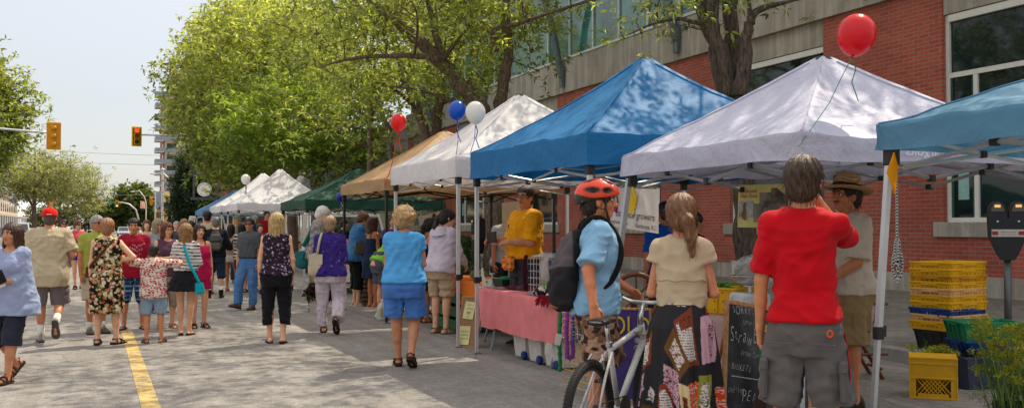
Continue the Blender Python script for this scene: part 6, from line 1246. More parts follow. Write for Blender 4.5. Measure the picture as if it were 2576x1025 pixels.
make_person('bare-shouldered woman with black ponytail and black skirt at the tan canopy stall', 1066, d=15.4, vt=548, face=60, skin=S2, hair=('pony', '#120d0b', .22), top=T_('#1a1618', sleeve=-1, hem=.95, cutz=1.30), bottom=dict(kind='skirt', hem=.55, mat=cloth('#0f0f13')), armR='table', lean=10, group=CR_)
make_person('woman with short dark hair in profile behind the pale hooded jacket', 1102, d=17.0, vt=533, face=-75, w=1.1, skin=S3, hair=('crop', '#14100e'), top=T_('#b7aaa0', sleeve=.8), bottom=dict(kind='pants', hem=.1, mat=cloth('#2a2a30')), group=CR_)
# --- vendors
J = make_person('tall vendor in an orange-yellow tee holding a dark card behind the stall', 1322, d=12.3, vt=467, face=-118, sex='m', w=1.24, skin=S2, hair=('short', '#3a241a'), top=T_('#e89a0c', hem=.96, sleeve=.95, loose=.45, off=.026, slv_off=.034, nz=.005), bottom=dict(kind='pants', hem=.1, mat=cloth('#35363c')), shoes=('sneaker', '#3a332c'), belly=.05, armL=((.16, .22, -1), (-.45, .85, .02)), armR=((.12, .25, -1), (-.1, .95, .10)), glasses='clear', head=(-32, 2), group=CR_, key='vendor', vox=.0105, curl=1.0)
w0 = (J['w'](J['palmL'])+J['w'](J['palmR']))/2+np.array([0, 0, .05]); t = thing('card_holder', 'dark brown card folder held by the vendor in the orange-yellow tee', 'folder', w0, J['root'].rotation_euler.z); MB().bbox((-.13, .03, -.07), (.13, .045, .07), .004, 0, RY(.08)).obj('cover', plain('#2a1310', .6), t)
t = MB(); Mt, k = J['Mt'], J['k']; t.bbox((-.12, .175, .83), (.12, .245, .99), .03, 0, Matrix.Scale(k, 4)); o = t.obj('waist_pouch', (lambda n: n.bsdf(n.ramp(n.noise(n.coord(), 26, 3), [(.40, (.05, .10, .03)), (.5, (.80, .16, .01)), (.62, (.85, .28, .02))]), .7))(NT('pouch')), J['root'])
lettering('shirt_lettering', 'city cycle growers', TR(*(xf(Mt, np.array([[0.03, .160*1.12, 1.265]]))[0]*k))@RZ(0)@RX(math.pi/2)@RY(math.pi)@Matrix.Diagonal((1, 1, -1, 1)), .036, plain('#2a2030', .7), J['root'])
MB().ell(xf(Mt, np.array([[.045, .176, 1.305]]))[0]*k, np.array([.045, .004, .028])*k, 12).obj('shirt_emblem', plain('#3a2c50', .7), J['root'])
make_person('balding man with glasses bent over the back table behind the vendor', 1268, d=15.8, vt=520, face=160, sex='m', skin=S3, hair=('buzz', '#4a3426'), top=T_('#b8b4b2', sleeve=.8), bottom=dict(kind='pants', hem=.1, mat=cloth('#33343a')), glasses='clear', lean=16, head=(0, 20), group=CR_)
# --- far heads
far = [('grey-haired person far back in the crowd near the striped girl', 444, 26, 556, 175, 'm', ('short', '#9a9690'), '#3f4a5a'), ('light-brown-haired person far back beside the hanging flowers', 463, 28, 552, 0, 'f', ('curly', '#8a6238'), '#6a3a3a'), ('person with dark auburn hair far back in the crowd', 480, 25, 554, -20, 'f', ('bob', '#3a1a18'), '#2f3550'), ('black-haired person in a dark top far back by the white van', 505, 27, 556, 10, 'm', ('short', '#14100e'), '#1f3f78'), ('man in an olive cap behind the woman in the white shorts', 597, 26, 541, 170, 'm', ('buzz', '#6a5a4a'), '#77805c'), ('stallholder in a red shirt under the nearer far white canopy', 671, 33, 530, 160, 'm', ('crop', '#17110e'), '#a01222'), ('dark-haired woman glimpsed between the grey polo and the blonde hair', 654, 23, 562, 168, 'f', ('bun', '#2c1a14', .06), '#4a3a50'), ('grey-haired person under the far white canopy', 641, 34, 541, 100, 'f', ('bob', '#a8a49c', .12), '#2a3a6a'), ('person in a dark jacket beside the white pickup', 865, 26, 551, 60, 'm', ('short', '#17120f'), '#1a1c20'), ('person with sunglasses far back behind the curly blonde hair', 990, 19.5, 541, 180, 'm', ('short', '#2a2019'), '#4a3a6a'), ('person in a red top near the parked cars at far left', 62, 27, 588, 150, 'f', ('long', '#241712', .25), '#a83a40'), ('person in a white top walking up the far left of the street', 10, 33, 580, 170, 'm', ('short', '#2a1d16'), '#c9c6c0')]
for lab, u, d, vt, fc, sx, hr, tc in far:
    J = make_person(lab, u, d=d, vt=vt, face=fc, sex=sx, hair=hr, skin=random.choice((S1, S2, S4)), top=T_(tc, sleeve=.7), bottom=dict(kind='pants', hem=.1, mat=cloth(random.choice(('#2f3440', '#4a463e', '#3a4a66')))), shoes=('sneaker', '#4a443e'), group=CR_)
    if 'olive cap' in lab: cap_hat(J, '#5a6a4c')
make_person('person in a deep magenta top behind the woman in the patchwork skirt', 1748, d=11.6, vt=533, face=60, skin=S3, hair=('short', '#1a120f'), top=T_('#7a1f50', sleeve=.8), bottom=dict(kind='pants', hem=.1, mat=cloth('#2a2a30')), group=CR_)
make_person('person in a royal blue shirt beside the cycle growers banner', 1672, d=11.2, vt=506, face=-30, sex='m', skin=S3, hair=('buzz', '#2a1d16'), top=T_('#1450a8', sleeve=.8), bottom=dict(kind='pants', hem=.1, mat=cloth('#2a2a30')), group=CR_)
# --- foreground
def paint_camo(V, W):
    cs = [np.array(srgb(c)) for c in ('#b08c74', '#7a5646', '#94705c', '#3c2a26')]; out = np.tile(cs[0], (len(V), 1))
    for i, v in enumerate(V):
        for j, (sc_, th) in enumerate(((11, .08), (13, .12), (16, .22))):
            if noise.noise((v[0]*sc_+j*9.1, v[1]*sc_, v[2]*sc_*1.4+j*5.3))+.4*noise.noise((v[0]*34+j, v[1]*34, v[2]*40)) > th: out[i] = cs[j+1]
    return out
J = make_person('cyclist in an orange helmet, pale blue tee and camouflage shorts', 1503, d=6.95, vt=449, face=83, sex='m', w=1.02, skin='#c98058', hair=('crop', '#2a1b14'), top=T_('#86b2d2', hem=.86, sleeve=.86, loose=.55, off=.026, slv_off=.034, nz=.004), bottom=dict(kind='shorts', hem=.50, mat=None, paint=paint_camo, loose=.05, off=.026), shoes=('sneaker', '#5a5048'), hat_h=.03, armR=((.46, -.36, -1), (.42, .10, -1)), armL=((.12, .2, -1), (-.2, .8, -.5)), head=(8, 2), key='cyclist', vox=.0065, curl=1.0, legL=(.02, .1, 0, 0), legR=(.02, -.05, 0, 0))
J = PEOPLE['cyclist']; Mh, k = J['Mh'], J['k']; hp = lambda *q: xf(Mh, np.array([q], float))[0]; root = J['root']
# helmet: shell with a dark lower rim, vents, straps
f = Field(hp(0, -.02, .07)-.21, hp(0, -.02, .07)+.21, .006); f.ell(hp(0, -.018, .058), (.108, .152, .105), .01, Mh[:3, :3]); f.ell(hp(0, -.125, .0), (.075, .05, .07), .04, Mh[:3, :3]); f.cut(hp(0, .10, .045), Mh[:3, :3]@np.array([0, .28, -1.])); f.cut(hp(0, 0, -.045), -Mh[:3, 2]); V, Q = f.mesh(2)
Vl = xf(np.linalg.inv(Mh), V); OR, DK = np.array(srgb('#e8421a')), np.array(srgb('#23211f')); C = np.tile(OR, (len(V), 1)); lowz = .028+.20*np.clip(Vl[:, 1], -.2, .2)*.35+.03*np.clip((-.06-Vl[:, 1])/.1, 0, 1); C[Vl[:, 2] < lowz] = DK
vd = np.zeros(len(V))
for x0, dx, segs in ((0, .013, ((-.13, -.03), (-.01, .10))), (.046, .016, ((-.12, -.02), (.0, .105))), (-.046, .016, ((-.12, -.02), (.0, .105))), (.088, .014, ((-.10, .0), (.02, .085))), (-.088, .014, ((-.10, .0), (.02, .085)))):
    for y0, y1 in segs:
        cy, hy = (y0+y1)/2, (y1-y0)/2; zz = Vl[:, 2] if abs(x0) > .08 else Vl[:, 2]*0
        xx = Vl[:, 0]-x0*(1-.25*(np.abs(Vl[:, 1]-cy)/hy)) if abs(x0) < .08 else (Vl[:, 2]-.078)*.75*np.where(np.sign(Vl[:, 0]) == np.sign(x0), 1, 99)
        e = np.sqrt((xx/dx)**2+((Vl[:, 1]-cy)/hy)**2); top = (Vl[:, 2] > .05); m = (e < 1) & top; C[m] = DK*.5; C[(e >= 1) & (e < 1.35) & top] = OR*.45; vd = np.maximum(vd, np.clip(1.15-e, 0, 1)*top)
n_ = V-hp(0, -.018, .02); n_ /= np.linalg.norm(n_, axis=1)[:, None]; V = V-n_*(vd*.022)[:, None]
MB().add(V*k, Q, 0, C).obj('helmet', vcolmat(.28, 0, .5), root, smooth=True, vcol=True)
st = MB()
for s in (-1, 1):
    st.tube(np.array([hp(s*.082, .045, .03), hp(s*.080, .040, -.04), hp(s*.062, .055, -.085), hp(0, .062, -.122)])*k, .0075*k, 5, flat=.5); st.tube(np.array([hp(s*.082, -.05, .01), hp(s*.082, -.015, -.045), hp(s*.079, .038, -.05)])*k, .007*k, 5, flat=.5)
st.obj('chin_strap', DARK, root); MB().bbox(hp(-.02, .055, -.128)*k-.012, hp(.02, .068, -.112)*k+.008, .006).obj('buckle', DARK, root)
MB().lathe([(0, 0), (.013, 0), (.013, .003), (0, .004)], 12, 0, Matrix.Translation(hp(.074, -.125, .005)*k)@Matrix(Mh[:3, :3].tolist()).to_4x4()@RY(math.pi/2)@RX(.5)).obj('helmet_badge', plain('#e8a000', .4), root)
def loose_pack(J):
    k = J['k']; Mt = J['Mt']; W0 = J['w'](xf(Mt, np.array([[0, -.13, 1.05]]))[0]); root = thing('backpack', 'big slouchy charcoal backpack on the back of the helmeted cyclist', 'backpack', W0, J['root'].rotation_euler.z)
    f = Field((-.30, -.40, -.36), (.30, .12, .50), .012); f.loft([(-.17, 0, -.09, .09, .06), (-.13, 0, -.11, .14, .08), (-.04, 0, -.11, .165, .095), (.09, 0, -.10, .16, .09), (.22, 0, -.07, .14, .075), (.33, 0, -.04, .10, .06), (.37, 0, -.02, .04, .03)], np.eye(4), .03, 2.3, .008); V, Q = f.mesh(2)
    V = wrinkle(V, Q, 5, .012); C = np.tile(np.array(srgb('#2b2a2d')), (len(V), 1)); m = (V[:, 2] > .10+.12*np.sin(V[:, 0]*9)*.3) & (V[:, 1] < -.05); C[m] = srgb('#5c5355'); MB().add(V*k, Q, 0, C).obj('sack', vcolmat(.9, .6), root, smooth=True, vcol=True)
    MB().ell((0.02*k, -.16*k, -.145*k), (.085*k, .045*k, .02*k), 12).obj('tan_patch', cloth('#8a5a38'), root, smooth=True)
    for s in (-1, 1):
        P = np.array([J['w'](xf(Mt, np.array([q]))[0]) for q in ((s*.085, -.14, 1.34), (s*.088, -.09, 1.475), (s*.095, .01, 1.505), (s*.11, .105, 1.41), (s*.145, .14, 1.26), (s*.185, .06, 1.08), (s*.16, -.12, .98))])-W0; P = P@np.array(RZ(J['root'].rotation_euler.z).to_3x3()); MB().tube(catmull(P, 6), .021*k, 6, flat=.42).obj('strap', cloth('#161618'), root, smooth=True)
        MB().tube([P[4], P[4]+[0, 0, -.06]], .012, 5).obj('strap_slider', DARK, root)
loose_pack(J)
# ------------------------------------------------------------------ the bicycle he holds by its saddle
bw = pd(1482, 1018, 6.1); bf = pd(1640, 1000, 6.98); dirv = np.array([bf[0]-bw[0], bf[1]-bw[1]]); L_ = np.linalg.norm(dirv); bz = math.atan2(dirv[1], dirv[0])-math.pi/2
bk = thing('bicycle', 'scuffed white mountain bike with knobbly tyres held by the cyclist', 'bicycle', (bw[0], bw[1], 0), bz); R = .335; WB = 1.06
white = (lambda t: t.bsdf(t.mix((.60, .585, .56), (.16, .12, .09), t.ramp(t.noise(t.coord(), 34, 5, .7), [(.60, 0.), (.68, .75)])), .35, None, 0, .5))(NT('scuffed_paint'))
rub = plain((.022, .021, .02), .85); alu = metal_mat('#b0b0ae', .3); blk = plain((.02, .02, .022), .4)
for nm, y0 in (('rear', 0.), ('front', WB)):
    a = np.linspace(0, 2*math.pi, 60, endpoint=False); c = np.array([0, y0, R]); mb = MB(); ty = .028
    mb.tube([c+np.array([0, (R-ty)*math.cos(t), (R-ty)*math.sin(t)]) for t in a], ty, 12, closed=True)
    kn = MB()
    for i in range(88):
        t = i/88*2*math.pi; M = TR(*c)@RX(t)
        for x, sg in ((-.018, .7), (0, 0), (.018, -.7)):
            rr = R-.002-(.008 if x else 0); kn.bbox((x-.0062, rr-.008, -.006), (x+.0062, rr+.004, .006), .0015, 0, M@(RX(.018) if x else RX(0)))
    w_ = mb.obj('wheel', rub, bk, smooth=True); kn.obj('tread_knobs', rub, w_)
    MB().tube([c+np.array([0, (R-.058)*math.cos(t), (R-.058)*math.sin(t)]) for t in a], .013, 8, closed=True, flat=.8).obj('rim', plain((.06, .06, .065), .35, .5), w_, smooth=True)
    sp = MB()
    for i in range(32):
        t = i/32*2*math.pi; s = 1 if i % 2 else -1; t2 = t+(.6 if (i//2) % 2 else -.6); sp.tube([c+np.array([s*.03, .022*math.cos(t2), .022*math.sin(t2)]), c+np.array([0, (R-.062)*math.cos(t), (R-.062)*math.sin(t)])], .0013, 4, cap=False)
    sp.obj('spokes', metal_mat('#c8c8c8', .25), w_); MB().tube([c+[-.06, 0, 0], c+[-.035, 0, 0], c+[.035, 0, 0], c+[.06, 0, 0]], [.008, .022, .022, .008], 10).obj('hub', alu, w_)
    if nm == 'rear':
        cs = MB()
        for j, rr in enumerate((.060, .053, .046, .039, .032)):
            cs.lathe([(rr-.008, 0), (rr, 0), (rr, .0025), (rr-.008, .0025)], 22, 0, TR(.036+j*.0055, y0, R)@RY(math.pi/2))
        cs.obj('cassette', plain((.16, .13, .10), .45, .8), w_)
BB = np.array([0, .44, .30]); ST = np.array([0, .30, .735]); HT = np.array([0, .83, .83]); HB = np.array([0, .875, .685]); RA = np.array([0, 0, R])
fr = MB(); fr.tube([BB, ST], [.018, .017], 12); fr.tube([ST-[0, -.0, .04], HT-[0, 0, .03]], [.018, .021], 12); fr.tube([BB, HB+[0, 0, .03]], [.022, .025], 12); fr.tube([HT, HB], [.023, .023], 12)
for s in (-1, 1):
    fr.tube([BB+[s*.035, -.03, .0], [s*.05, .25, .315], RA+[s*.062, .01, 0]], [.012, .011, .009], 8); fr.tube([ST+[s*.02, 0, -.05], [s*.042, .16, .56], RA+[s*.064, 0, .01]], [.010, .010, .008], 8)
fr.obj('frame', white, bk, smooth=True); MB().tube([BB+[-.045, 0, 0], BB+[.045, 0, 0]], .024, 12).obj('bottom_bracket', alu, bk)
fo = MB(); fo.tube([HB+[0, 0, .02], HB+[0, .01, -.03]], .022, 10)
for s in (-1, 1): fo.tube([HB+[s*.05, .012, -.035], [s*.062, .96, .46], [s*.065, WB, R]], [.019, .016, .013], 10)
fo.bbox(tuple(HB+[-.075, -.012, -.055]), tuple(HB+[.075, .035, -.018]), .01); fo.obj('fork', white, bk, smooth=True)
MB().tube([ST-(ST-BB)*.03, ST+nrm(ST-BB)*.15], .0145, 12).obj('seat_post', metal_mat('#d0d0cc', .18), bk, smooth=True); MB().lathe([(.019, -.02), (.024, -.015), (.024, .015), (.019, .02)], 12, 0, TR(*ST)).obj('seat_clamp', alu, bk)
sp_ = ST+nrm(ST-BB)*.165; f = Field(sp_-[.10, .17, .05], sp_+[.10, .19, .06], .006)
f.loft([(-.15, 0, 0, .070, .022), (-.08, 0, .002, .068, .024), (0, 0, 0, .036, .020), (.08, 0, -.002, .022, .018), (.14, 0, -.006, .018, .014)], np.array(TR(*sp_)@Matrix(((1, 0, 0, 0), (0, 0, 1, 0), (0, 1, 0, 0), (0, 0, 0, 1)))), .015, 2.4); V, Q = f.mesh(2); sd = MB().add(V, Q).obj('saddle', plain('#1b1818', .45, bump=.2), bk, smooth=True)
rl = MB()
for s in (-1, 1): rl.tube([sp_+[s*.03, -.13, -.015], sp_+[s*.022, -.05, -.035], sp_+[s*.022, .05, -.035], sp_+[s*.012, .13, -.012]], .0035, 6)
rl.obj('saddle_rails', alu, sd)
lettering('saddle_lettering', 'CARRERA', TR(*(sp_+np.array([0, -.158, .004])))@RX(math.pi/2), .015, plain('#d8d8d8', .5), sd, width=1.3)
stp = HT+np.array([0, .02, .03]); MB().tube([HT+[0, -.004, -.005], HT+[0, -.012, .05], HT+[0, .055, .135]], [.021, .020, .016], 12).obj('stem', metal_mat('#c0c0bc', .2), bk, smooth=True)
hb = HT+np.array([0, .06, .14]); P = catmull([hb+[-.31, -.05, .045], hb+[-.20, -.03, .045], hb+[-.10, .0, .005], hb, hb+[.10, .0, .005], hb+[.20, -.03, .045], hb+[.31, -.05, .045]], 5); ha = MB().tube(P, .0135, 10).obj('handlebar', metal_mat('#d6d6d2', .2), bk, smooth=True)
for s in (-1, 1):
    MB().tube([hb+[s*.22, -.034, .045], hb+[s*.32, -.052, .045]], .0165, 10).obj('grip', blk, ha, smooth=True); lv = MB(); lv.tube([hb+[s*.17, -.01, .042], hb+[s*.20, .03, .035], hb+[s*.27, .025, .03]], [.010, .006, .004], 6); lv.bbox(tuple(hb+[s*.17-.016, -.04, .03]), tuple(hb+[s*.17+.016, -.008, .056]), .006); lv.obj('brake_lever', blk, ha)
    MB().tube(catmull([hb+[s*.17, .01, .03], hb+[s*.12, .12, -.03], hb+[s*.05, .10, -.16], HT+[s*.02, .05, -.09], HT+[s*.03, -.2, -.04]], 6), .0028, 5).obj('cable', blk, bk)
cr = MB(); cr.lathe([(.070, -.003), (.085, -.003), (.087, 0), (.085, .003), (.070, .003)], 34, 0, TR(*(BB+[.05, 0, 0]))@RY(math.pi/2)); cr.lathe([(.01, -.002), (.055, -.002), (.055, .002), (.01, .002)], 26, 0, TR(*(BB+[.042, 0, 0]))@RY(math.pi/2)); cr.obj('chainring', plain((.10, .09, .085), .4, .8), bk)
for s, a in ((1, -1.9), (-1, 1.24)):
    e = BB+np.array([s*.075, .17*math.cos(a), .17*math.sin(a)]); ck = MB().tube([BB+[s*.06, 0, 0], e], [.014, .011], 8).obj('crank', alu, bk, smooth=True); pm = MB(); c = e+np.array([s*.06, 0, 0])
    for q in (-.042, .042): pm.bbox(tuple(c+[-.045, q-.007, -.010]), tuple(c+[.045, q+.007, .010]), .003)
    for q in (-.045, .035): pm.bbox(tuple(c+[q, -.034, -.010]), tuple(c+[q+.01, .034, .010]), .003)
    pm.tube([e, c+[s*.05, 0, 0]], .009, 8); pm.obj('pedal', blk, ck)
ch = MB(); ch.tube([BB+[.05, 0, .086], RA+[.045, 0, .050]], .0045, 5); ch.tube([BB+[.05, -.02, -.084], [.045, .02, .22], [.045, -.01, .20], RA+[.045, -.03, -.04]], .0045, 5); ch.obj('chain', plain((.10, .09, .08), .4, .8), bk); MB().bbox((.03, -.02, .19), (.05, .03, .27), .01).obj('derailleur', blk, bk)
for s in (-1, 1):
    MB().tube([[s*.045, .13, .60], [s*.05, .10, .66], [s*.035, .12, .69]], .009, 6).obj('rear_brake', alu, bk)
    MB().lathe([(0, -.006), (.020, -.006), (.020, .006), (0, .006)], 14, 0, TR(s*.05, .88, .70)@RX(math.pi/2-.2)).obj('fork_cap', alu, bk)
# ------------------------------------------------------------------ woman in the patchwork skirt
J = make_person('woman in a beige cap-sleeved blouse and patchwork print skirt seen from behind', 1714, d=5.95, vt=489, face=4, w=.80, skin='#c98a68', hair=('pony', '#6e4c30', .27, .05), top=T_('#bba78c', hem=1.05, sleeve=.30, loose=.85, off=.020, nz=.004, slv_off=.030, name='blouse'), shoes=('sandal', '#3a2418'), armL=((.22, .04, -1), (-.45, .9, .0)), armR=((.26, .02, -1), (-.4, .9, -.05)), head=(-14, 0), key='skirt', vox=.0065)
k = J['k']; Th = np.linspace(0, 2*math.pi, 330, endpoint=False); Zs = np.linspace(1.075, .06, 190); G = np.empty((190, 330, 3))
def skirt_r(z):
    t = np.clip((1.075-z)/1.015, 0, 1); return .124+.060*np.clip(t/.14, 0, 1)**.7+.125*t, .108+.072*np.clip(t/.14, 0, 1)**.7+.15*t
for i, z in enumerate(Zs):
    rx, ry = skirt_r(z); t = (1.075-z)/1.015; w_ = .035*t**1.1*(np.sin(Th*11+.6*math.sin(z*5))+.55*np.sin(Th*19+1.3+z*2))+.006*t*np.sin(Th*37); G[i] = np.stack([(rx+w_)*np.sin(Th), -(ry+w_)*np.cos(Th)-.012, np.full(330, z)], 1)
# the cloth print: patches laid out as on the fabric, x along the cloth, y down it (arbitrary design units)
px_ = np.sin(Th)[None]*np.array([skirt_r(z)[0] for z in Zs])[:, None]*k/.00146+597; py_ = np.repeat(np.linspace(560, 1252, 190)[:, None], 330, 1); px_ = np.where(np.cos(Th)[None] < 0, 1200-px_+40, px_)
def inpoly(X, Y, P):
    P = np.array(P, float); c = np.zeros(X.shape, bool); j = len(P)-1
    for i in range(len(P)):
        (xi, yi), (xj, yj) = P[i], P[j]; c ^= ((yi > Y) != (yj > Y)) & (X < (xj-xi)*(Y-yi)/(yj-yi+1e-9)+xi); j = i
    return c
SKC = np.tile(np.array(srgb('#2a292c')), (190, 330, 1)); hsh = lambda a, b, s: np.array([noise.noise((x*.13*s, y*.13*s, s)) for x, y in zip(a.ravel(), b.ravel())]).reshape(a.shape)
n1, n2 = hsh(px_, py_, 1.6), hsh(px_+400, py_, 3.1)
BRN, WHP, PNK, ORG, OLV, CRM, INK = [np.array(srgb(c)) for c in ('#7a3a26', '#cfc4bd', '#c79aa8', '#d4421a', '#8a8a34', '#cdb88a', '#2c2422')]
def patch(P, base, inner=None, ins=.8, ink=None, cells=0, lines=False):
    m = inpoly(px_, py_, P); SKC[m] = base; c = np.mean(P, 0); Pi = c+(np.array(P)-c)*ins
    if inner is not None: mi = inpoly(px_, py_, Pi); SKC[mi] = inner
    else: mi = m
    if lines: q = mi & ((py_ % 11) < 4.5) & (n2 > -.12); SKC[q] = INK
    if ink is not None: SKC[mi & (n1 > .12) & (n2 > -.2)] = ink
    if cells: q = mi & (((py_-c[1]) % 36) < 4); SKC[q] = base
patch([(572, 628), (642, 572), (676, 806), (618, 812)], BRN, WHP, .80, None, 0, True); patch([(588, 622), (636, 590), (648, 648), (604, 668)], BRN, None, 1, INK)
patch([(678, 612), (728, 606), (736, 800), (684, 802)], PNK, None, 1, None); patch([(712, 640), (724, 640), (730, 780), (714, 780)], PNK*.8, None, 1, INK)
patch([(538, 738), (572, 652), (640, 800), (600, 866)], np.array(srgb('#6a4a26')), WHP, .62, BRN, 30)
patch([(540, 802), (596, 840), (600, 985), (538, 905)], PNK, None, 1, INK*1.4); patch([(632, 880), (684, 872), (690, 980), (636, 986)], ORG, None, 1, WHP)
patch([(676, 846), (724, 848), (722, 1060), (672, 1060)], OLV, WHP, .72, INK, 44); patch([(596, 876), (636, 890), (652, 1060), (612, 1060)], CRM, BRN, .45, INK)
patch([(446, 735), (486, 672), (478, 812), (424, 868)], BRN, WHP, .72, None, 0, True); patch([(404, 950), (452, 838), (462, 915), (420, 1010)], PNK, None, 1, INK*1.3)
patch([(742, 905), (764, 900), (800, 1060), (752, 1060)], ORG, None, 1, WHP); patch([(516, 892), (546, 878), (590, 1020), (520, 1030)], BRN, WHP, .66, None, 0, True)
patch([(470, 905), (498, 925), (490, 970), (462, 960)], WHP*.9, None, 1, INK); patch([(455, 980), (505, 1000), (500, 1075), (440, 1075)], np.array(srgb('#5a4020')), WHP, .7, BRN)
patch([(738, 700), (764, 705), (770, 800), (742, 800)], np.array(srgb('#6a3a22')), None, 1, INK); patch([(500, 600), (508, 600), (512, 690), (492, 720)], INK*1.2, None)
patch([(694, 570), (716, 566), (716, 600), (700, 604)], ORG, None, 1, INK)
sk = MB().grid(G*k, 0, SKC.reshape(-1, 3), wrap=True).obj('skirt', vcolmat(.85, .2), J['root'], smooth=True, vcol=True)
mb = MB(); G2 = np.array([np.stack([(.130+e)*np.sin(Th[::6]), -(.114+e)*np.cos(Th[::6])-.012, np.full(55, z)], 1) for z, e in ((1.02, 0), (1.023, .006), (1.075, .004), (1.078, -.004))]); mb.grid(G2*k, wrap=True)
o = mb.obj('waistband', (lambda t: t.bsdf(t.ramp(t.noise(t.coord(), 20, 3), [(.50, (.55, .44, .26)), (.58, (.10, .07, .06)), (.66, (.50, .36, .32))]), .8))(NT('print')), J['root'], smooth=True)
MB().bbox((-.02*k, -.137*k, 1.03*k), (.035*k, -.131*k, 1.062*k), .002).obj('care_label', plain('#d5d0d8', .6), o)
bl = MB(); bl.tube([xf(J['Mt'], np.array([[(.163)*math.sin(a)*1.0, -.012-.148*math.cos(a), 1.215+.004*math.sin(a*9)]]))[0]*k for a in np.linspace(-1.5, 1.5, 30)], .004*k, 5); bl.obj('blouse_seam', cloth('#9a8468'), J['root'])
# ------------------------------------------------------------------ man in the red tee
J = make_person('tall man in plain red tee and grey cargo shorts with hand raised to head', 2022, d=5.25, vt=393, face=6, sex='m', w=.81, skin='#c4855c', hair=('crop', '#3d2a1c'), top=dict(mat=cloth('#b80414', .8, .45), hem=.93, sleeve=.88, loose=.45, off=.020, slv_off=.021, nz=.004), bottom=dict(kind='shorts', hem=.515, mat=cloth('#625d5b', .85, .6), loose=.055, off=.024, nz=.005), shoes=('sandal', '#3a2a1e'), armL=((.20, -.02, -1), (.05, .12, -1)), armR=((.10, .9, -.26), (-.62, -.30, .95)), handR=((-.5, .15, .9), (-.8, -.3, -.2)), legL=(.06, .02, 0, 0, 16), legR=(.06, .04, 0, 0, 16), head=(6, 0), key='red', vox=.006, curl=.7)
k = J['k']
for s in (-1, 1):
    c = np.array([s*.182, -.02, .66]); M = TR(*(c*k))@RY(-s*.04)@Matrix.Scale(k, 4); o = MB().bbox((-.022 if s < 0 else -.012, -.085, -.12), (.012 if s < 0 else .022, .085, .06), .012, 0, M).obj('cargo_pocket', cloth('#5c5755', .85, .6), J['root']); MB().bbox((-.028 if s < 0 else -.012, -.09, .025), (.012 if s < 0 else .028, .09, .085), .01, 0, M).obj('pocket_flap', cloth('#605b59', .85, .6), o)
    c = np.array([s*.10, -.172, .80]); MB().tube(np.array([c+[-.06, .004, .03], c+[.06, .012 if s > 0 else -.004, .03]])*k, .004*k, 5).obj('back_pocket_seam', cloth('#5a5656'), J['root'])
MB().tube(np.array([(.135+.012*math.cos(a), -.165, .885+.016*math.sin(a)) for a in np.linspace(0, 2*math.pi, 14, endpoint=False)])*k, .004*k, 5, closed=True).obj('carabiner', plain('#e04a10', .3), J['root'])
P = catmull([(.19, .02, .88), (.205, .0, .78), (.215, -.01, .68), (.212, .0, .63)], 6); MB().tube(P*k, .011*k, 5, flat=.3).obj('lanyard', cloth('#b01a2a'), J['root'])
# ------------------------------------------------------------------ stallholder in a straw hat
J = make_person('stallholder in a brown straw hat and off-white shirt behind the man in the red tee', 2132, d=8.1, vt=452, face=-118, sex='m', w=1.06, skin='#c07c56', hair=('short', '#2c1b12'), top=T_('#c4b5a2', hem=.88, sleeve=.92, loose=.7, off=.030, slv_off=.040, nz=.006), bottom=dict(kind='shorts', hem=.50, mat=cloth('#8f7650', .85, .6), loose=.05, off=.026, belt=(.985, 1.03, '#2a160c', .034)), shoes=('sneaker', '#2a241e', '#1a1612'), armL=((.1, .15, -1), (-.2, .8, -.55)), armR=((.12, .1, -1), (-.1, .6, -.8)), head=(-14, 0), key='hat', vox=.0085, detail=True)
Mh, k = J['Mh'], J['k']; Mk = Matrix.Translation(Matrix(Mh).translation*k)@Matrix(Mh).to_3x3().to_4x4()@TR(0, -.008*k, .062*k)@RX(rad(9)); a = np.linspace(0, 2*math.pi, 40, endpoint=False)
prof = [(.01, .118), (.05, .122), (.078, .112), (.090, .085), (.098, .03), (.102, .006), (.125, -.004), (.155, -.012), (.180, -.006), (.184, -.002), (.178, -.012), (.150, -.019), (.11, -.012)]
G = np.array([[(r*math.cos(q)*(1 if r < .11 else 1), r*1.12*math.sin(q), z+(.022*(abs(math.cos(q))-.4)*(r-.1)/.08 if r > .105 else 0)-(.02*math.exp(-((math.cos(q))/.35)**2) if r < .06 else 0)) for q in a] for r, z in prof])*k
t = NT('straw'); w_ = t.N('ShaderNodeTexWave', wave_type='RINGS', rings_direction='Z'); w_.inputs['Scale'].default_value = 45; w_.inputs['Distortion'].default_value = 2; t.L(t.coord(), w_.inputs['Vector']); nn = t.noise(t.coord(), 90, 3)
STR = t.bsdf(t.mix(t.ramp(w_.outputs['Fac'], [(.2, (.34, .19, .08)), (.7, (.60, .40, .19))]), (.26, .15, .06), t.ramp(nn, [(.5, 0.), (.65, .7)])), .8, t.bump(w_.outputs['Fac'], .6, .01), 0, .2)
mb = MB(); mb.grid(xf(Mk, G.reshape(-1, 3)).reshape(G.shape), wrap=True); ho = mb.obj('straw_hat', STR, J['root'], smooth=True); B = np.array([[((.100+e)*math.cos(q), (.100+e)*1.12*math.sin(q), z) for q in a] for z, e in ((.008, .003), (.012, .005), (.036, .002), (.038, -.002))])*k; MB().grid(xf(Mk, B.reshape(-1, 3)).reshape(B.shape), wrap=True).obj('hat_band', cloth('#3a2416'), ho, smooth=True)
hp = lambda *q: xf(Mh, np.array([q], float))[0]; MB().tube(np.array([hp(-.032, .090, -.040), hp(-.015, .104, -.036), hp(0, .106, -.034), hp(.015, .104, -.036), hp(.032, .090, -.040)])*k, np.array([.003, .006, .006, .006, .003])*k, 6).obj('moustache', hair_mat('#4a2c1a'), J['root'], smooth=True)
for s in (-1, 1): MB().bbox((s*.20-.015, -.08, .60), (s*.20+.02, .08, .76), .012, 0, Matrix.Scale(k, 4)).obj('cargo_pocket', cloth('#87704c', .85, .6), J['root'])
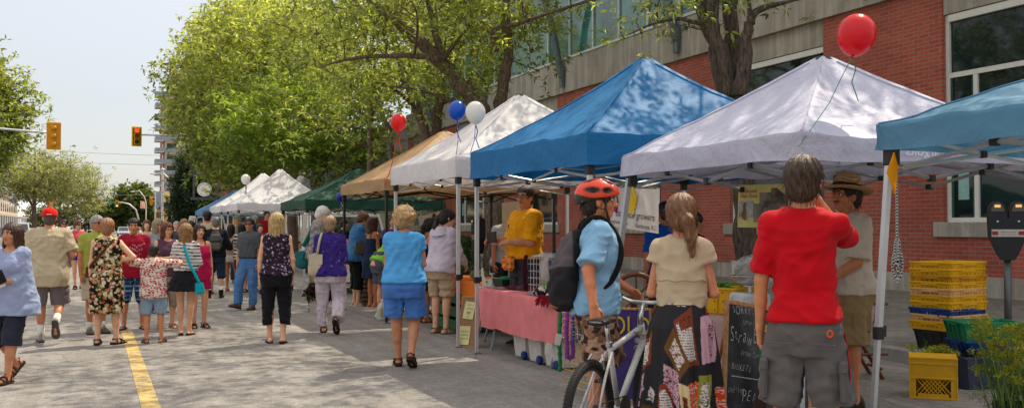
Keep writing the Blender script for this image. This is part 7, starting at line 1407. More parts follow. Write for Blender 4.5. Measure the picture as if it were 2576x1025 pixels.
# ================================================================== stalls and goods
PLW = plain('#c9c7c2', .5); BLK = plain((.02, .02, .022), .5); YLC = plain('#d9a40a', .45, 0, .4, .10, scale=5); BLC = plain('#0b3a7a', .45, 0, .4, .1); GRC = plain('#0b7a4a', .45, 0, .4, .1); PCH = plain('#d8a56a', .5, 0, .4, .1)
def table(label, x0, x1, y0, y1, zt, c, drop, name='stall_table', seed=1, legs=True, group='tables of the market stalls', dropx=None, cloth_label=None, drop_sides=(1, 1, 1, 1), topc='#b9bab8', ragged=0., mat=None):
    cx, cy = (x0+x1)/2, (y0+y1)/2; r = thing(name, label, 'table', (cx, cy, 0), 0, group); hx, hy = (x1-x0)/2, (y1-y0)/2
    MB().bbox((-hx, -hy, zt-.045), (hx, hy, zt), .015).obj('table_top', plain(topc, .5), r)
    if legs:
        for sx in (-1, 1):
            for sy in (-1, 1):
                x, y = sx*(hx-.08), sy*(hy-.25); MB().tube([(x, y, zt-.05), (x, y, .16), (x+sx*.04, y, .03)], .014, 8).tube([(x+sx*.04, y, .03), (x+sx*.043, y, 0)], .018, 8).obj('leg', plain('#8a8b8c', .4, .6), r)
    if c is not None or mat is not None:
        n = 26; P = []; 
        for t in np.linspace(-1, 1, n, endpoint=False): P.append((t, -1))
        for t in np.linspace(-1, 1, n, endpoint=False): P.append((1, t))
        for t in np.linspace(1, -1, n, endpoint=False): P.append((t, 1))
        for t in np.linspace(1, -1, n, endpoint=False): P.append((-1, t))
        P = np.array(P+[P[0]]); rows = [np.stack([P[:, 0]*0, P[:, 1]*0, np.full(len(P), zt+.006)], 1), np.stack([P[:, 0]*hx*.97, P[:, 1]*hy*.985, np.full(len(P), zt+.007)], 1)]
        for f in np.linspace(0, 1, 10):
            o = .012+.03*f*np.array([.5+noise.noise((p[0]*hx*5, p[1]*hy*5, seed+f*.5))+.5*math.sin(p[0]*hx*22+p[1]*hy*19+seed) for p in P]); nx = np.where(np.abs(P[:, 0]) > .999, np.sign(P[:, 0]), 0); ny = np.where(np.abs(P[:, 1]) > .999, np.sign(P[:, 1]), 0)
            dr = np.array([drop*(drop_sides[0] if p[1] <= -.999 else drop_sides[1] if p[0] >= .999 else drop_sides[2] if p[1] >= .999 else drop_sides[3]) for p in P])
            jag = ragged*np.array([noise.noise((p[0]*hx*60, p[1]*hy*60, seed)) for p in P])*(f > .95)
            rows.append(np.stack([P[:, 0]*hx+nx*o, P[:, 1]*hy+ny*o, zt+.006-f*dr+jag+.02*f*np.array([noise.noise((p[0]*3, p[1]*3, seed)) for p in P])], 1))
        o = MB().grid(np.array(rows)).obj('tablecloth', mat or cloth(c, wr=.45, wscale=9), None, smooth=True); o.location = r.location; tag(o, cloth_label, 'tablecloth')
    return r
table('folding table under the pink cloth beside the blue canopy leg', 4.40, 5.10, 9.15, 11.35, .74, '#d8797a', .47, seed=2, cloth_label='salmon pink cloth draped nearly to the ground over the yarn table', drop_sides=(.85, .3, .0, 1), ragged=.03)
table('grey plastic folding table holding the green basket', 4.62, 5.3, 11.40, 12.15, .72, None, 0, seed=3, topc='#a9aaa8')
table('table under the orange cloth with the green melon', 4.75, 5.5, 12.2, 14.4, .74, '#d8701a', .33, seed=4, cloth_label='bright orange cloth on the melon table under the white canopy')
table('back table under the beige cloth crowded with bottles and boxes', 6.1, 6.8, 11.9, 15.0, .84, '#b8a888', .5, seed=5, cloth_label='beige cloth on the cluttered back table behind the vendor')
table('market table under white cloth beneath the green canopy', 4.9, 5.6, 21.6, 24.0, .76, '#c9c5bc', .5, seed=6, cloth_label='white cloth on the table beneath the green canopy')
# bins under the pink table
for k, (y, lb) in enumerate(((10.28, 'tall white plastic bin farthest left under the pink cloth'), (9.86, 'middle white plastic bin under the pink cloth'), (9.43, 'nearest white plastic bin under the pink cloth by the yellow grid'))):
    t = thing('storage_bin', lb, 'bin', (4.62, y, 0), 0, 'white bins under the pink table'); mb = MB(); mb.add([(-.15, -.15, .015), (.15, -.15, .015), (.15, .15, .015), (-.15, .15, .015), (-.19, -.19, .5), (.19, -.19, .5), (.19, .19, .5), (-.19, .19, .5)], [(0, 3, 2, 1), (4, 5, 6, 7), (0, 1, 5, 4), (1, 2, 6, 5), (2, 3, 7, 6), (3, 0, 4, 7)]); mb.bbox((-.2, -.2, .46), (.2, .2, .5), .01); mb.bbox((-.163, -.06, .03), (-.15, .06, .42), .004)
    mb.obj('tub', plain('#d6d0c6', .45, bump=.1, transl=.15), t); MB().lathe([(0, -.02), (.045, -.02), (.05, 0), (.045, .02), (0, .02)], 16, 0, TR(-.165, -.135, .05)@RY(math.pi/2)).obj('wheel', plain('#14307a', .4), t)
# cork sign
def easel(label, a, b, c_, d_, name, cat, board, frame, fw=.03, th=.02):
    """a framed board: a top-left, b top-right, c bottom-right, d bottom-left world points; returns thing and frame matrix (x right, z up in board)"""
    o = np.array(d_, float); ex = np.array(c_)-o; ez = np.array(a)-o; W, H = np.linalg.norm(ex), np.linalg.norm(ez); ex /= W; ez = ez-ex*ez.dot(ex); ez /= np.linalg.norm(ez); ey = np.cross(ez, ex); r = thing(name, label, cat, o); M = Matrix(((ex[0], ey[0], ez[0], 0), (ex[1], ey[1], ez[1], 0), (ex[2], ey[2], ez[2], 0), (0, 0, 0, 1)))
    MB().box((fw*.5, .004, fw*.5), (W-fw*.5, th-.004, H-fw*.5), 0, M).obj('board', board, r); mb = MB()
    for lo, hi in (((0, -.004, 0), (fw, th, H)), ((W-fw, -.004, 0), (W, th, H)), ((fw, -.003, 0), (W-fw, th-.001, fw)), ((fw, -.003, H-fw), (W-fw, th-.001, H))): mb.bbox(lo, hi, .004, 0, M)
    mb.obj('frame', frame, r); return r, M, W, H
def on_board(M, x, z, y=-.006): return M@TR(x, y, z)@RX(math.pi/2)
CORK = (lambda t: t.bsdf(t.ramp(t.noise(t.coord(), 150, 4, .7), [(.35, (.20, .105, .05)), (.6, (.36, .20, .11))]), .9))(NT('cork')); WOOD = (lambda t: t.bsdf(t.ramp(t.noise(t.coord(scale=(9, 9, 1)), 8, 4), [(.35, (.30, .14, .055)), (.65, (.46, .25, .11))]), .55))(NT('wood'))
dl, dr_ = gp(1143, 871), gp(1197, 876); r, M, W, H = easel('leaning cork board with two hand-lettered yellow papers at the white canopy leg', dl+[.10, .16, .625], dr_+[.10, .16, .625], dr_, dl, 'notice_board', 'notice board', CORK, WOOD, .022)
for (x0, z0, x1, z1, rot, lines) in ((.06, .36, .225, .58, .05, (('Farm Fresh', .54, .030), ('Free Range', .495, .030), ('Eggs', .445, .048), ('$4', .39, .03))), (.045, .035, .215, .27, -.03, (('We spin custom', .205, .026), ('orders of wool,', .160, .026), ('alpaca and dog fur', .115, .024)))):
    Mp = M@TR((x0+x1)/2, 0, (z0+z1)/2)@RY(rot)@TR(-(x0+x1)/2, 0, -(z0+z1)/2); pp = MB().bbox((x0, -.0045, z0), (x1, -.001, z1), .001, 0, Mp).obj('paper', plain('#d8cf94', .7), r)
    for tx, z, sz in lines: lettering('lettering', tx, on_board(Mp, (x0+x1)/2, z, -.0058), sz, plain('#3a3428', .8) if 'spin' in tx or 'wool' in tx or 'fur' in tx or 'Eggs' in tx else plain('#8a8466', .8), pp, width=.82)
    for q in (x0+.02, x1-.02): MB().ell(xf(M, np.array([[q, -.006, z1-.012]]))[0], .006, 8).obj('pin', plain('#c08a20', .3), pp)
# yarn goods on the pink table
wool = lambda c: cloth(c, .95, .8, .5, .15)
def skein(label, x, y, z, c, L, R_, ang, group=None):
    t = thing('yarn_skein', label, 'yarn', (x, y, z), ang, group); mb = MB()
    for s in (0, math.pi):
        P = [(L*(q-.5), R_*.55*math.cos(q*9+s), R_+R_*.5*math.sin(q*9+s)) for q in np.linspace(0, 1, 26)]; mb.tube(P, R_*.62*np.sin(np.linspace(.35, math.pi-.35, 26))**.5, 8)
    mb.obj('twist', wool(c), t, smooth=True); MB().bbox((-.02, -R_*1.25, R_*.9), (.05, -R_*1.2, R_*1.7), .002).obj('tag', plain('#d8d4cc', .7), t); return t
SK = 'wool skeins on the pink table'
for lb, u, v, d, c, L, R_, a in (('large cream wool skein lying behind on the pink table', 1352, 690, 10.45, '#cfc4ae', .34, .055, .5), ('cream wool skein in front, over the grey knit', 1372, 712, 10.15, '#d2c8b4', .30, .05, .35), ('black wool skein on the pink table edge', 1333, 717, 10.5, '#1a1718', .26, .045, .2), ('cream wool skein at the right beside the red tassel', 1398, 690, 9.9, '#c9bda6', .26, .05, .8), ('brown wool skein under the cream one', 1385, 724, 10.0, '#3a2a20', .28, .04, .3)):
    p = pd(u, v, d); skein(lb, p[0]+.15, p[1], .75, c, L, R_, a+math.pi/2, SK)
def soft(name, label, cat, x, y, z, L, W, H, c, ang=0, seed=1, fringe=0):
    t = thing(name, label, cat, (x, y, z), ang); A, B = np.meshgrid(np.linspace(-1, 1, 24), np.linspace(-1, 1, 14), indexing='ij'); Z = H*(1-np.maximum(np.abs(A), np.abs(B))**4)*(.7+.5*np.array([[noise.noise((a*3, b*3, seed)) for b in np.linspace(-1, 1, 14)] for a in np.linspace(-1, 1, 24)]))
    mb = MB(); mb.grid(np.stack([A*L/2, B*W/2, np.maximum(Z, .003)], -1)); mb.obj('knit', wool(c), t, smooth=True)
    if fringe:
        fm = MB(); rg = np.random.default_rng(seed)
        for i in range(fringe): y_ = (rg.random()-.5)*W; fm.tube([(-L/2, y_, H*.5), (-L/2-.03, y_+.01*rg.normal(), H*.4), (-L/2-.07, y_+.02*rg.normal(), -.04-.05*rg.random())], .006, 4)
        fm.obj('fringe', wool(c), t)
    return t
soft('knit_scarf', 'flat grey knitted scarf at the front edge of the pink table', 'scarf', 4.50, 9.75, .752, .22, .52, .035, '#8d8a88', 0, 3)
soft('knit_scarf', 'dark red fringed scarf hanging over the near corner of the pink table', 'scarf', 4.48, 9.32, .752, .24, .30, .05, '#7a0f1e', 0, 4, 34)
soft('knit_scarf', 'maroon ruffled scarf bunched at the far end of the pink table', 'scarf', 4.66, 10.75, .752, .2, .5, .06, '#4a1224', .3, 5, 0)
soft('knit_scarf', 'grey-pink woven strip with fringe at the far table corner', 'scarf', 4.56, 11.0, .752, .18, .36, .02, '#a88a80', .1, 6, 16)
def wire_grid(mb, o, ex, ez, n, m, r=.0022):
    for i in range(n+1): mb.tube([o+ex*i/n, o+ex*i/n+ez], r, 4)
    for j in range(m+1): mb.tube([o+ez*j/m, o+ez*j/m+ex], r, 4)
r = thing('wire_rack', 'white wire grid cube rack standing on the pink table', 'rack', (4.85, 10.15, .75)); rc = [(-.20, -.33), (.20, -.33), (.20, .33), (-.20, .33)]
for i in range(4):
    a, b = np.array([*rc[i], 0.]), np.array([*rc[(i+1) % 4], 0.]); mb = MB(); n_ = 5 if i % 2 == 0 else 8; wire_grid(mb, a, b-a, np.array([0, 0, .40]), n_, 5); mb.obj('grid_panel', plain('#d5d5d5', .4), r)
mb = MB(); wire_grid(mb, np.array([-.2, -.33, .40]), np.array([.4, 0, 0]), np.array([0, .66, 0]), 5, 8); mb.obj('grid_panel', plain('#d5d5d5', .4), r)
soft('knit_scarf', 'cream knitted shawl lying on top of the wire rack', 'scarf', 4.85, 10.2, 1.155, .3, .55, .05, '#cbb9ac', .05, 7)
def hanging(name, label, cat, p, n, L, w_, c, seed=1, dirv=(0, 1, 0), thick=.006):
    t = thing(name, label, cat, p); rg = np.random.default_rng(seed); mb = MB(); d_ = np.array(dirv, float)
    for i in range(n):
        o = d_*(rg.random()-.5)*w_; l = L*(.75+.35*rg.random()); mb.tube([o+[-.01, 0, .02], o+[-.022, 0, -.02], o+d_*rg.normal()*.012+[-.026, 0, -l*.5], o+d_*rg.normal()*.02+[-.02, 0, -l]], thick, 4)
    mb.obj('strands', wool(c), t); return t
hanging('yarn_fringe', 'long silver-grey yarn fringe hanging from the wire rack', 'yarn', (4.645, 9.95, 1.15), 34, .22, .2, '#b8aea4', 2)
hanging('crochet_scarf', 'dark maroon crocheted scarf hanging down the left side of the wire rack', 'scarf', (4.66, 10.52, 1.15), 26, .38, .07, '#35101c', 3, thick=.011)
t = thing('hank_bundle', 'bright teal and green yarn bundle inside the wire rack', 'yarn', (4.85, 10.1, .76)); MB().ell((0, 0, .05), (.12, .1, .05), 12).obj('bundle', wool('#1c8f9a'), t, smooth=True); MB().ell((0, .15, .06), (.1, .1, .06), 12).obj('bundle', wool('#5a9a3a'), t, smooth=True)
# things on the grey table
t = thing('berry_basket', 'dark green plastic basket with pale green card on the grey table', 'basket', (4.85, 11.62, .722)); mb = MB(); mb.add([(-.10, -.13, 0), (.10, -.13, 0), (.10, .13, 0), (-.10, .13, 0), (-.13, -.17, .11), (.13, -.17, .11), (.13, .17, .11), (-.13, .17, .11)], [(0, 3, 2, 1), (0, 1, 5, 4), (1, 2, 6, 5), (2, 3, 7, 6), (3, 0, 4, 7)]); mb.obj('basket_body', plain('#0c2a1c', .5), t); MB().ell((0, 0, .10), (.11, .15, .05), 12).obj('contents', cloth('#1c6a4a', wr=.8), t); MB().bbox((.10, -.18, .10), (.108, .16, .28), .002, 0, RX(.06)).obj('card', plain('#7fc06a', .7), t)
t = thing('paper_hen', 'white cut-out hen card standing on the grey table', 'ornament', (4.72, 11.98, .722)); MB().prism([(-.05, 0), (.06, 0), (.085, .06), (.05, .10), (.0, .09), (-.03, .13), (-.045, .24), (-.065, .25), (-.075, .20), (-.07, .06)], .012, RZ(-.5)).obj('card', plain('#d8d2c4', .6), t); MB().ell((-.0, -.004, .06), (.018, .012, .02), 8).obj('painted_mark', plain('#c98a20', .6), t)
t = thing('table_clamp', 'small silver hand-cranked clamp on the grey table', 'tool', (4.74, 11.82, .722)); MB().lathe([(.03, 0), (.012, .01), (.012, .16), (.035, .165), (.035, .18), (0, .18)], 12).tube([(0, 0, .15), (0, .09, .16), (0, .09, .20)], .006, 6).obj('clamp_body', metal_mat(), t)
t = thing('melon', 'mottled green melon on the orange tablecloth', 'melon', (4.98, 12.95, .752)); MB().ell((0, 0, .075), (.12, .19, .075), 18).obj('fruit', (lambda n: n.bsdf(n.ramp(n.noise(n.coord(), 24, 4), [(.4, (.06, .09, .02)), (.6, (.28, .30, .10))]), .5))(NT('melon')), t, smooth=True)
# back table clutter
def bottle(label, p, prof, c, cap, group=None, band=None, tr=0):
    t = thing('drink_bottle', label, 'bottle', p, 0, group); m = plain(c, .2, 0, .5, transl=.4 if tr else 0); MB().lathe(prof, 16).obj('bottle_body', m, t, smooth='auto'); z = prof[-1][1]; MB().lathe([(0, z), (.018, z), (.018, z+.03), (0, z+.03)], 12).obj('cap', plain(cap, .4), t)
    if band: MB().lathe([(.0365, .07), (.0365, .15)], 16, cap=False).obj('label_band', plain(band, .5), t)
p = pd(1240, 660, 14.6); bottle('clear water bottle with blue label on the back table', (6.3, p[1]-.2, .845), [(0, 0), (.035, 0), (.035, .17), (.016, .22)], '#b9c0c4', '#e0e0e0', None, '#1a4a9a', 1)
bottle('pink metal drink bottle beside the water bottle', (6.35, p[1]-.62, .845), [(0, 0), (.042, 0), (.042, .17), (.02, .215)], '#d07a90', '#1a1a1c')
for i, (lb, y, c, sx, sy, sz) in enumerate((('white takeaway box at the front of the back table', 13.75, '#cfcabf', .22, .30, .09), ('low white carton beside the bottles', 13.3, '#c9c2b4', .2, .24, .07), ('brown cardboard box at the back of the stall', 14.4, '#8a6440', .3, .35, .2), ('yellow packet on the back table', 13.95, '#d8b020', .1, .14, .16), ('green tray near the vendor on the back table', 12.75, '#3a9a4a', .22, .2, .05), ('small white tub at the near end of the back table', 12.4, '#d0ccc4', .12, .16, .08))):
    t = thing('goods_box', lb, 'box', (6.4, y, .848), .2*(i % 3-1)); MB().bbox((-sx/2, -sy/2, 0), (sx/2, sy/2, sz), .008).obj('carton', plain(c, .6), t); MB().bbox((-sx/2-.006, -sy/2-.006, sz), (sx/2+.006, sy/2+.006, sz+.015), .004).obj('lid', plain(c, .5), t)
# green crates, wooden crates, jug
for i in range(3):
    t = thing('green_tray', ('lowest', 'middle', 'topmost')[i]+' dark green tray in the stack under the orange table', 'crate', (4.95, 13.5, .04+i*.19), 0, 'green trays under the orange table'); mb = MB(); x, y = .28, .55
    for lo, hi in (((-x, -y, 0), (x, y, .015)), ((-x, -y, .015), (-x+.02, y, .12)), ((x-.02, -y, .015), (x, y, .12)), ((-x+.02, -y, .015), (x-.02, -y+.02, .12)), ((-x+.02, y-.02, .015), (x-.02, y, .12))): mb.box(lo, hi)
    mb.obj('tray_body', plain('#0c5a2c', .5), t); rm_ = MB()
    for lo, hi in (((-x-.015, -y-.015, .12), (x+.015, -y+.02, .14)), ((-x-.015, y-.02, .12), (x+.015, y+.015, .14)), ((-x-.015, -y+.02, .12), (-x+.02, y-.02, .14)), ((x-.02, -y+.02, .12), (x+.015, y-.02, .14))): rm_.box(lo, hi)
    for q in (-.5, .5): rm_.box((-x-.01, q-.02, -.05), (-x+.015, q+.02, -.001))
    rm_.obj('rim', plain('#0f6a34', .5), t)
for i in range(3):
    t = thing('wooden_crate', ('bottom', 'middle', 'top')[i]+' slatted wooden crate of the stack behind the denim-blue woman', 'crate', (4.9, 18.3, .02+i*.25), .1*i, 'slatted crates behind the shoppers'); mb = MB()
    for z in (0, .085, .17):
        for s in (-1, 1): mb.bbox((-.28, s*.2-.01, z), (.28, s*.2+.01, z+.06), .003); mb.bbox((s*.27-.01, -.188, z), (s*.27+.01, .188, z+.06), .003)
    mb.box((-.26, -.188, .0), (.26, .188, .012)); mb.obj('slats', plain('#5a4634', .8, bump=.3), t)
p = gp(962, 804); t = thing('water_jug', 'white plastic jug weighing down the black canopy leg', 'jug', p); f = Field((-.12, -.12, -.01), (.12, .12, .36), .012); f.loft([(0, 0, 0, .085, .085), (.2, 0, 0, .088, .088), (.25, 0, 0, .06, .06), (.29, 0, 0, .025, .025), (.31, 0, 0, .025, .025)], np.eye(4), .02, 3.2); f.cap((.05, 0, .27), (.09, 0, .18), .014, .014, .01); V, Q = f.mesh(2); MB().add(V, Q).obj('jug_body', plain('#cfcdc4', .4, transl=.3), t, smooth=True); MB().lathe([(0, .31), (.028, .31), (.028, .335), (0, .335)], 12).obj('cap', plain('#d8d8d8', .4), t); MB().bbox((-.06, -.094, .08), (.06, -.088, .19), .002).obj('label', plain('#b8b48a', .6), t)
# banners
def flat_sign(name, label, cat, a, b, c_, d_, m, n=10, bow=.02, seed=1):
    a, b, c_, d_ = [np.array(q, float) for q in (a, b, c_, d_)]; r = thing(name, label, cat, d_); nv = nrm(np.cross(b-a, d_-a)); nv = nv if nv[1] < 0 or nv[0] < 0 else -nv
    G = np.array([[(a*(1-s)+b*s)*(1-t)+(d_*(1-s)+c_*s)*t-d_+nv*bow*noise.noise((s*3, t*2, seed)) for s in np.linspace(0, 1, n*2)] for t in np.linspace(0, 1, n)]); MB().grid(G).obj('panel', m, r, smooth=True)
    ex, ez = (c_-d_), (a-d_); W, H = np.linalg.norm(ex), np.linalg.norm(ez); ex /= W; ez = ez-ex*ez.dot(ex); ez /= np.linalg.norm(ez); ey = np.cross(ez, ex); M = Matrix(((ex[0], ey[0], ez[0], 0), (ex[1], ey[1], ez[1], 0), (ex[2], ey[2], ez[2], 0), (0, 0, 0, 1))); return r, M, W, H
BAN = plain('#d6ccc4', .6, transl=.2); INKM = plain('#1c1a1a', .6)
r, M, W, H = flat_sign('cloth_banner', 'white city cycle growers banner hung behind the orange-helmeted cyclist', 'banner', pd(1470, 466, 9.7), pd(1657, 476, 8.7), pd(1657, 587, 8.7), pd(1470, 558, 9.7), BAN, bow=.006)
Mx = lambda x, z: on_board(M, x*W, z*H, -.012)
lettering('lettering', 'city cycle growers', Mx(.95, .37), .092, INKM, r, 'RIGHT', .25, width=.86); lettering('lettering', 'citycyclegrowers.com', Mx(.62, .14), .046, INKM, r, 'RIGHT', .1, width=.9); lettering('lettering', 'Kamloops, B.C.', Mx(.985, .12), .056, INKM, r, 'RIGHT', .2, width=.9)
mb = MB(); rg = np.random.default_rng(6); cx, cz = .66*W, .72*H; P = [xf(M, np.array([[cx+(.045+.035*rg.random())*math.cos(q)*(1.2), -.013, cz+(.06+.05*rg.random())*math.sin(q)*1.3]]))[0] for q in np.linspace(0, 2*math.pi, 26, endpoint=False)]; mb.poly(P); mb.obj('yellow_splash', plain('#d8b008', .6), r)
mb = MB(); mb.tube([xf(M, np.array([[.40*W+.085*math.cos(q), -.012, .66*H+.085*math.sin(q)]]))[0] for q in np.linspace(0, 2*math.pi, 24, endpoint=False)], .006, 5, closed=True)
for q in range(8): mb.tube([xf(M, np.array([[.40*W, -.012, .66*H]]))[0], xf(M, np.array([[.40*W+.08*math.cos(q*.785), -.012, .66*H+.08*math.sin(q*.785)]]))[0]], .003, 4)
mb.obj('wheel_drawing', plain('#4a4a4c', .6), r); mb = MB(); mb.ell(xf(M, np.array([[.46*W, -.012, .50*H]]))[0], (.03, .008, .05), 10); mb.obj('purple_mark', plain('#8a1a8a', .6), r)
r, M, W, H = flat_sign('cloth_banner', 'beige banner with brown scrollwork strung behind the orange-yellow vendor', 'banner', pd(1262, 510, 14.3), pd(1342, 503, 13.0), pd(1336, 588, 13.0), pd(1264, 585, 14.3), plain('#b9a684', .7, transl=.2), bow=.01)
for i in range(5): lettering('lettering', 'l', M@TR(W*(.70+.06*i), -.02, H*(.2+.12*(i % 3)))@RX(math.pi/2)@RZ(-.5), .16, plain('#4a3418', .6), r)
r, M, W, H = flat_sign('cloth_banner', 'pale slanted banner with hand lettering left of the hooded jacket', 'banner', pd(1052, 545, 17.8), pd(1112, 528, 16.6), pd(1118, 600, 16.6), pd(1062, 606, 17.8), plain('#c9bda8', .7, transl=.2), bow=.01); lettering('lettering', 'Free Grown', M@TR(W*.5, -.03, H*.6)@RX(math.pi/2)@RZ(.1), .13, INKM, r, width=.8)
# fibre farm poster
PO = plain('#c0b872', .6); r, M, W, H = flat_sign('poster_board', 'pale yellow Blackcomb Fiber Farm poster with alpaca pictures by the tree trunk', 'poster', pd(1858, 466, 8.6), pd(1986, 461, 8.15), pd(1986, 573, 8.15), pd(1855, 571, 8.6), PO, bow=0)
REDI = plain('#b0201a', .6); lettering('lettering', 'Blackcomb', M@TR(W*.215, -.006, H*.86)@RX(math.pi/2), .050, REDI, r, 'CENTER', .25, width=.88); lettering('lettering', 'Fiber Farm', M@TR(W*.215, -.006, H*.74)@RX(math.pi/2), .050, REDI, r, 'CENTER', .25, width=.88)
def photo_mat(stops, sc): return (lambda t: t.bsdf(t.ramp(t.noise(t.coord(), sc, 4), stops), .5))(NT('picture'))
for x0, z0, x1, z1, st in ((.44, .46, .70, .82, [(.35, (.05, .04, .035)), (.6, (.22, .17, .13))]), (.66, .56, .98, .92, [(.35, (.03, .025, .022)), (.6, (.16, .11, .08))]), (.03, .24, .32, .62, [(.35, (.20, .24, .28)), (.6, (.42, .42, .40))]), (.33, .12, .66, .56, [(.35, (.10, .09, .08)), (.6, (.22, .20, .17))]), (.64, .18, .98, .56, [(.35, (.05, .045, .04)), (.6, (.2, .15, .11))])):
    pc = MB().box((x0*W, -.005-.001*x1, z0*H), (x1*W, -.002, z1*H), 0, M).obj('picture', photo_mat(st, 12), r)
mb = MB()
for q, rr in (((.17, .30), (.045, .05)), ((.155, .44), (.02, .05)), ((.16, .52), (.025, .025))): mb.ell(xf(M, np.array([[q[0]*W, -.008, q[1]*H]]))[0], (rr[0], .004, rr[1]), 12)
mb.obj('alpaca_picture', plain('#a5764a', .7), r); mb = MB()
for q, rr in (((.48, .34), (.055, .07)), ((.58, .30), (.04, .06)), ((.44, .46), (.03, .035))): mb.ell(xf(M, np.array([[q[0]*W, -.009, q[1]*H]]))[0], (rr[0], .004, rr[1]), 12)
mb.obj('sheep_picture', plain('#9a9488', .7), r)
# vegetable table inside the lavender canopy
def woven():
    t = NT('woven_cloth'); v = t.coord(); sp = t.N('ShaderNodeSeparateXYZ'); t.L(v, sp.inputs[0]); d_ = t.math('ADD', sp.outputs[0], sp.outputs[1])
    a = t.math('ABSOLUTE', t.math('SUBTRACT', t.math('FRACT', t.math('MULTIPLY', d_, 30.)), .5)); b = t.math('ABSOLUTE', t.math('SUBTRACT', t.math('FRACT', t.math('MULTIPLY', sp.outputs[2], 24.)), .5)); s = t.math('FRACT', t.math('MULTIPLY', t.math('ADD', a, b), 4.))
    return t.bsdf(t.ramp(s, [(.42, (.24, .05, .07)), (.52, (.52, .42, .38))]), .85, t.bump(t.noise(t.coord(), 7, 3), .4, .01))
table('vegetable table with the woven red cloth under the lavender canopy', 4.45, 5.05, 5.95, 7.1, .80, None, .42, seed=8, cloth_label='burgundy and white diamond-woven cloth hanging from the vegetable table', mat=woven(), group='tables of the market stalls')
def crate(name, label, p, ang, L, W, H, m, holes=True, group=None, cat='crate', base=.86, ribs=3, closed=False, letter=None, hole_m=None, floor=True):
    """a tapered nesting crate: floor, four walls, rim, corner ribs, rows of small holes, hand grips"""
    t = thing(name, label, cat, p, ang, group); a, b = L/2, W/2; mb = MB(); q = base; th = .012
    o = [(-a, -b), (a, -b), (a, b), (-a, b)]
    for i in range(4):
        (x0, y0), (x1, y1) = o[i], o[(i+1) % 4]; nx, ny = ((y1-y0), -(x1-x0)); l = math.hypot(nx, ny); nx, ny = nx/l*th, ny/l*th
        mb.add([(x0*q, y0*q, 0), (x1*q, y1*q, 0), (x1, y1, H), (x0, y0, H), (x0*q-nx, y0*q-ny, .004), (x1*q-nx, y1*q-ny, .004), (x1-nx, y1-ny, H), (x0-nx, y0-ny, H)], [(0, 1, 2, 3), (5, 4, 7, 6), (3, 2, 6, 7), (1, 0, 4, 5)])
    if floor: mb.box((-a*q, -b*q, .004), (a*q, b*q, .014))
    mb.obj('crate_body', m, t); rm = MB()
    for i in range(4):
        (x0, y0), (x1, y1) = o[i], o[(i+1) % 4]; c = np.array([(x0+x1)/2, (y0+y1)/2]); ang_ = math.atan2(y1-y0, x1-x0); l = math.hypot(x1-x0, y1-y0); M_ = TR(c[0], c[1], 0)@RZ(ang_)
        rm.bbox((-l/2-.006, -.008, H-.018), (l/2+.006, .004, H+.003*(i % 2)), .003, 0, M_)
        for k in range(ribs+2):
            x = -l*.46+l*.92*k/(ribs+1); rm.add(xf(M_, np.array([(x-.008, -.008+l*0, H-.022), (x+.008, -.008, H-.022), (x+.008, .0, H-.022), (x-.008, .0, H-.022), (x*q-.008, -.008+(1-q)*(W if i % 2 == 0 else L)/2, .01), (x*q+.008, -.008+(1-q)*(W if i % 2 == 0 else L)/2, .01), (x*q+.008, (1-q)*(W if i % 2 == 0 else L)/2, .01), (x*q-.008, (1-q)*(W if i % 2 == 0 else L)/2, .01)])), [(0, 1, 5, 4), (3, 0, 4, 7), (1, 2, 6, 5)])
        rm.bbox((-l*.20, -.012, H-.036), (l*.20, -.0085, H-.018), .004, 0, M_)
    rm.obj('rim', m, t)
    if holes:
        hm = MB(); rg = np.random.default_rng(int(L*1000))
        for i in range(4):
            (x0, y0), (x1, y1) = o[i], o[(i+1) % 4]; c = np.array([(x0+x1)/2, (y0+y1)/2]); ang_ = math.atan2(y1-y0, x1-x0); l = math.hypot(x1-x0, y1-y0); M_ = TR(c[0], c[1], 0)@RZ(ang_); dd_ = (W if i % 2 == 0 else L)/2
            for r_ in range(max(1, int(H/.06))):
                zz = .03+r_*(H-.07)/max(1, int(H/.06)-1) if H > .1 else .038; f_ = q+(1-q)*zz/H
                for k in range(8): hm.box((-l*.42+l*.84*k/7-.005, (1-f_)*dd_-.003, zz-.005), (-l*.42+l*.84*k/7+.005, (1-f_)*dd_+.001, zz+.005), 0, M_)
        hm.obj('vent_holes', hole_m or plain((.06, .045, .01), .8), t)
    if letter:
        i, tx, sz, xx = letter; (x0, y0), (x1, y1) = o[i], o[(i+1) % 4]; c = np.array([(x0+x1)/2, (y0+y1)/2]); ang_ = math.atan2(y1-y0, x1-x0); dd_ = (W if i % 2 == 0 else L)/2; lettering('lettering', tx, TR(c[0], c[1], 0)@RZ(ang_)@TR(xx, (1-q)*dd_*.55-.006, H*.42)@RX(math.pi/2-.1), sz, plain('#2a2620', .7) if m is not BLC else plain('#c8d0d8', .6), t)
    return t
p = pd(1822, 795, 7.6); cz = .81
t = crate('vegetable_crate', 'yellow slotted crate of green beans on the vegetable table', (4.66, 6.74, cz), rad(-62), .62, .42, .21, YLC); 
mb = MB(); rg = np.random.default_rng(2)
for i in range(70):
    c = np.array([4.66, 6.74, cz+.165])+np.array([rg.normal()*.10, rg.normal()*.12, rg.random()*.06]); a = rg.random()*6.3; v = np.array([math.cos(a), math.sin(a), .25*rg.normal()])*.055; mb.tube([c-v, c+[0, 0, .012], c+v], [.003, .0085, .002], 5, c=None)
tag(mb.obj('green_beans', plain('#4a8a18', .45, var=.3), None), 'heap of green bean pods in the yellow slotted crate', 'vegetables')['kind'] = 'stuff'
def film(alpha=.30):
    t = NT('clear_film'); return t.bsdf((.75, .74, .72), .15, t.bump(t.noise(t.coord(), 14, 4), 1., .03), 0, .8, alpha=alpha)
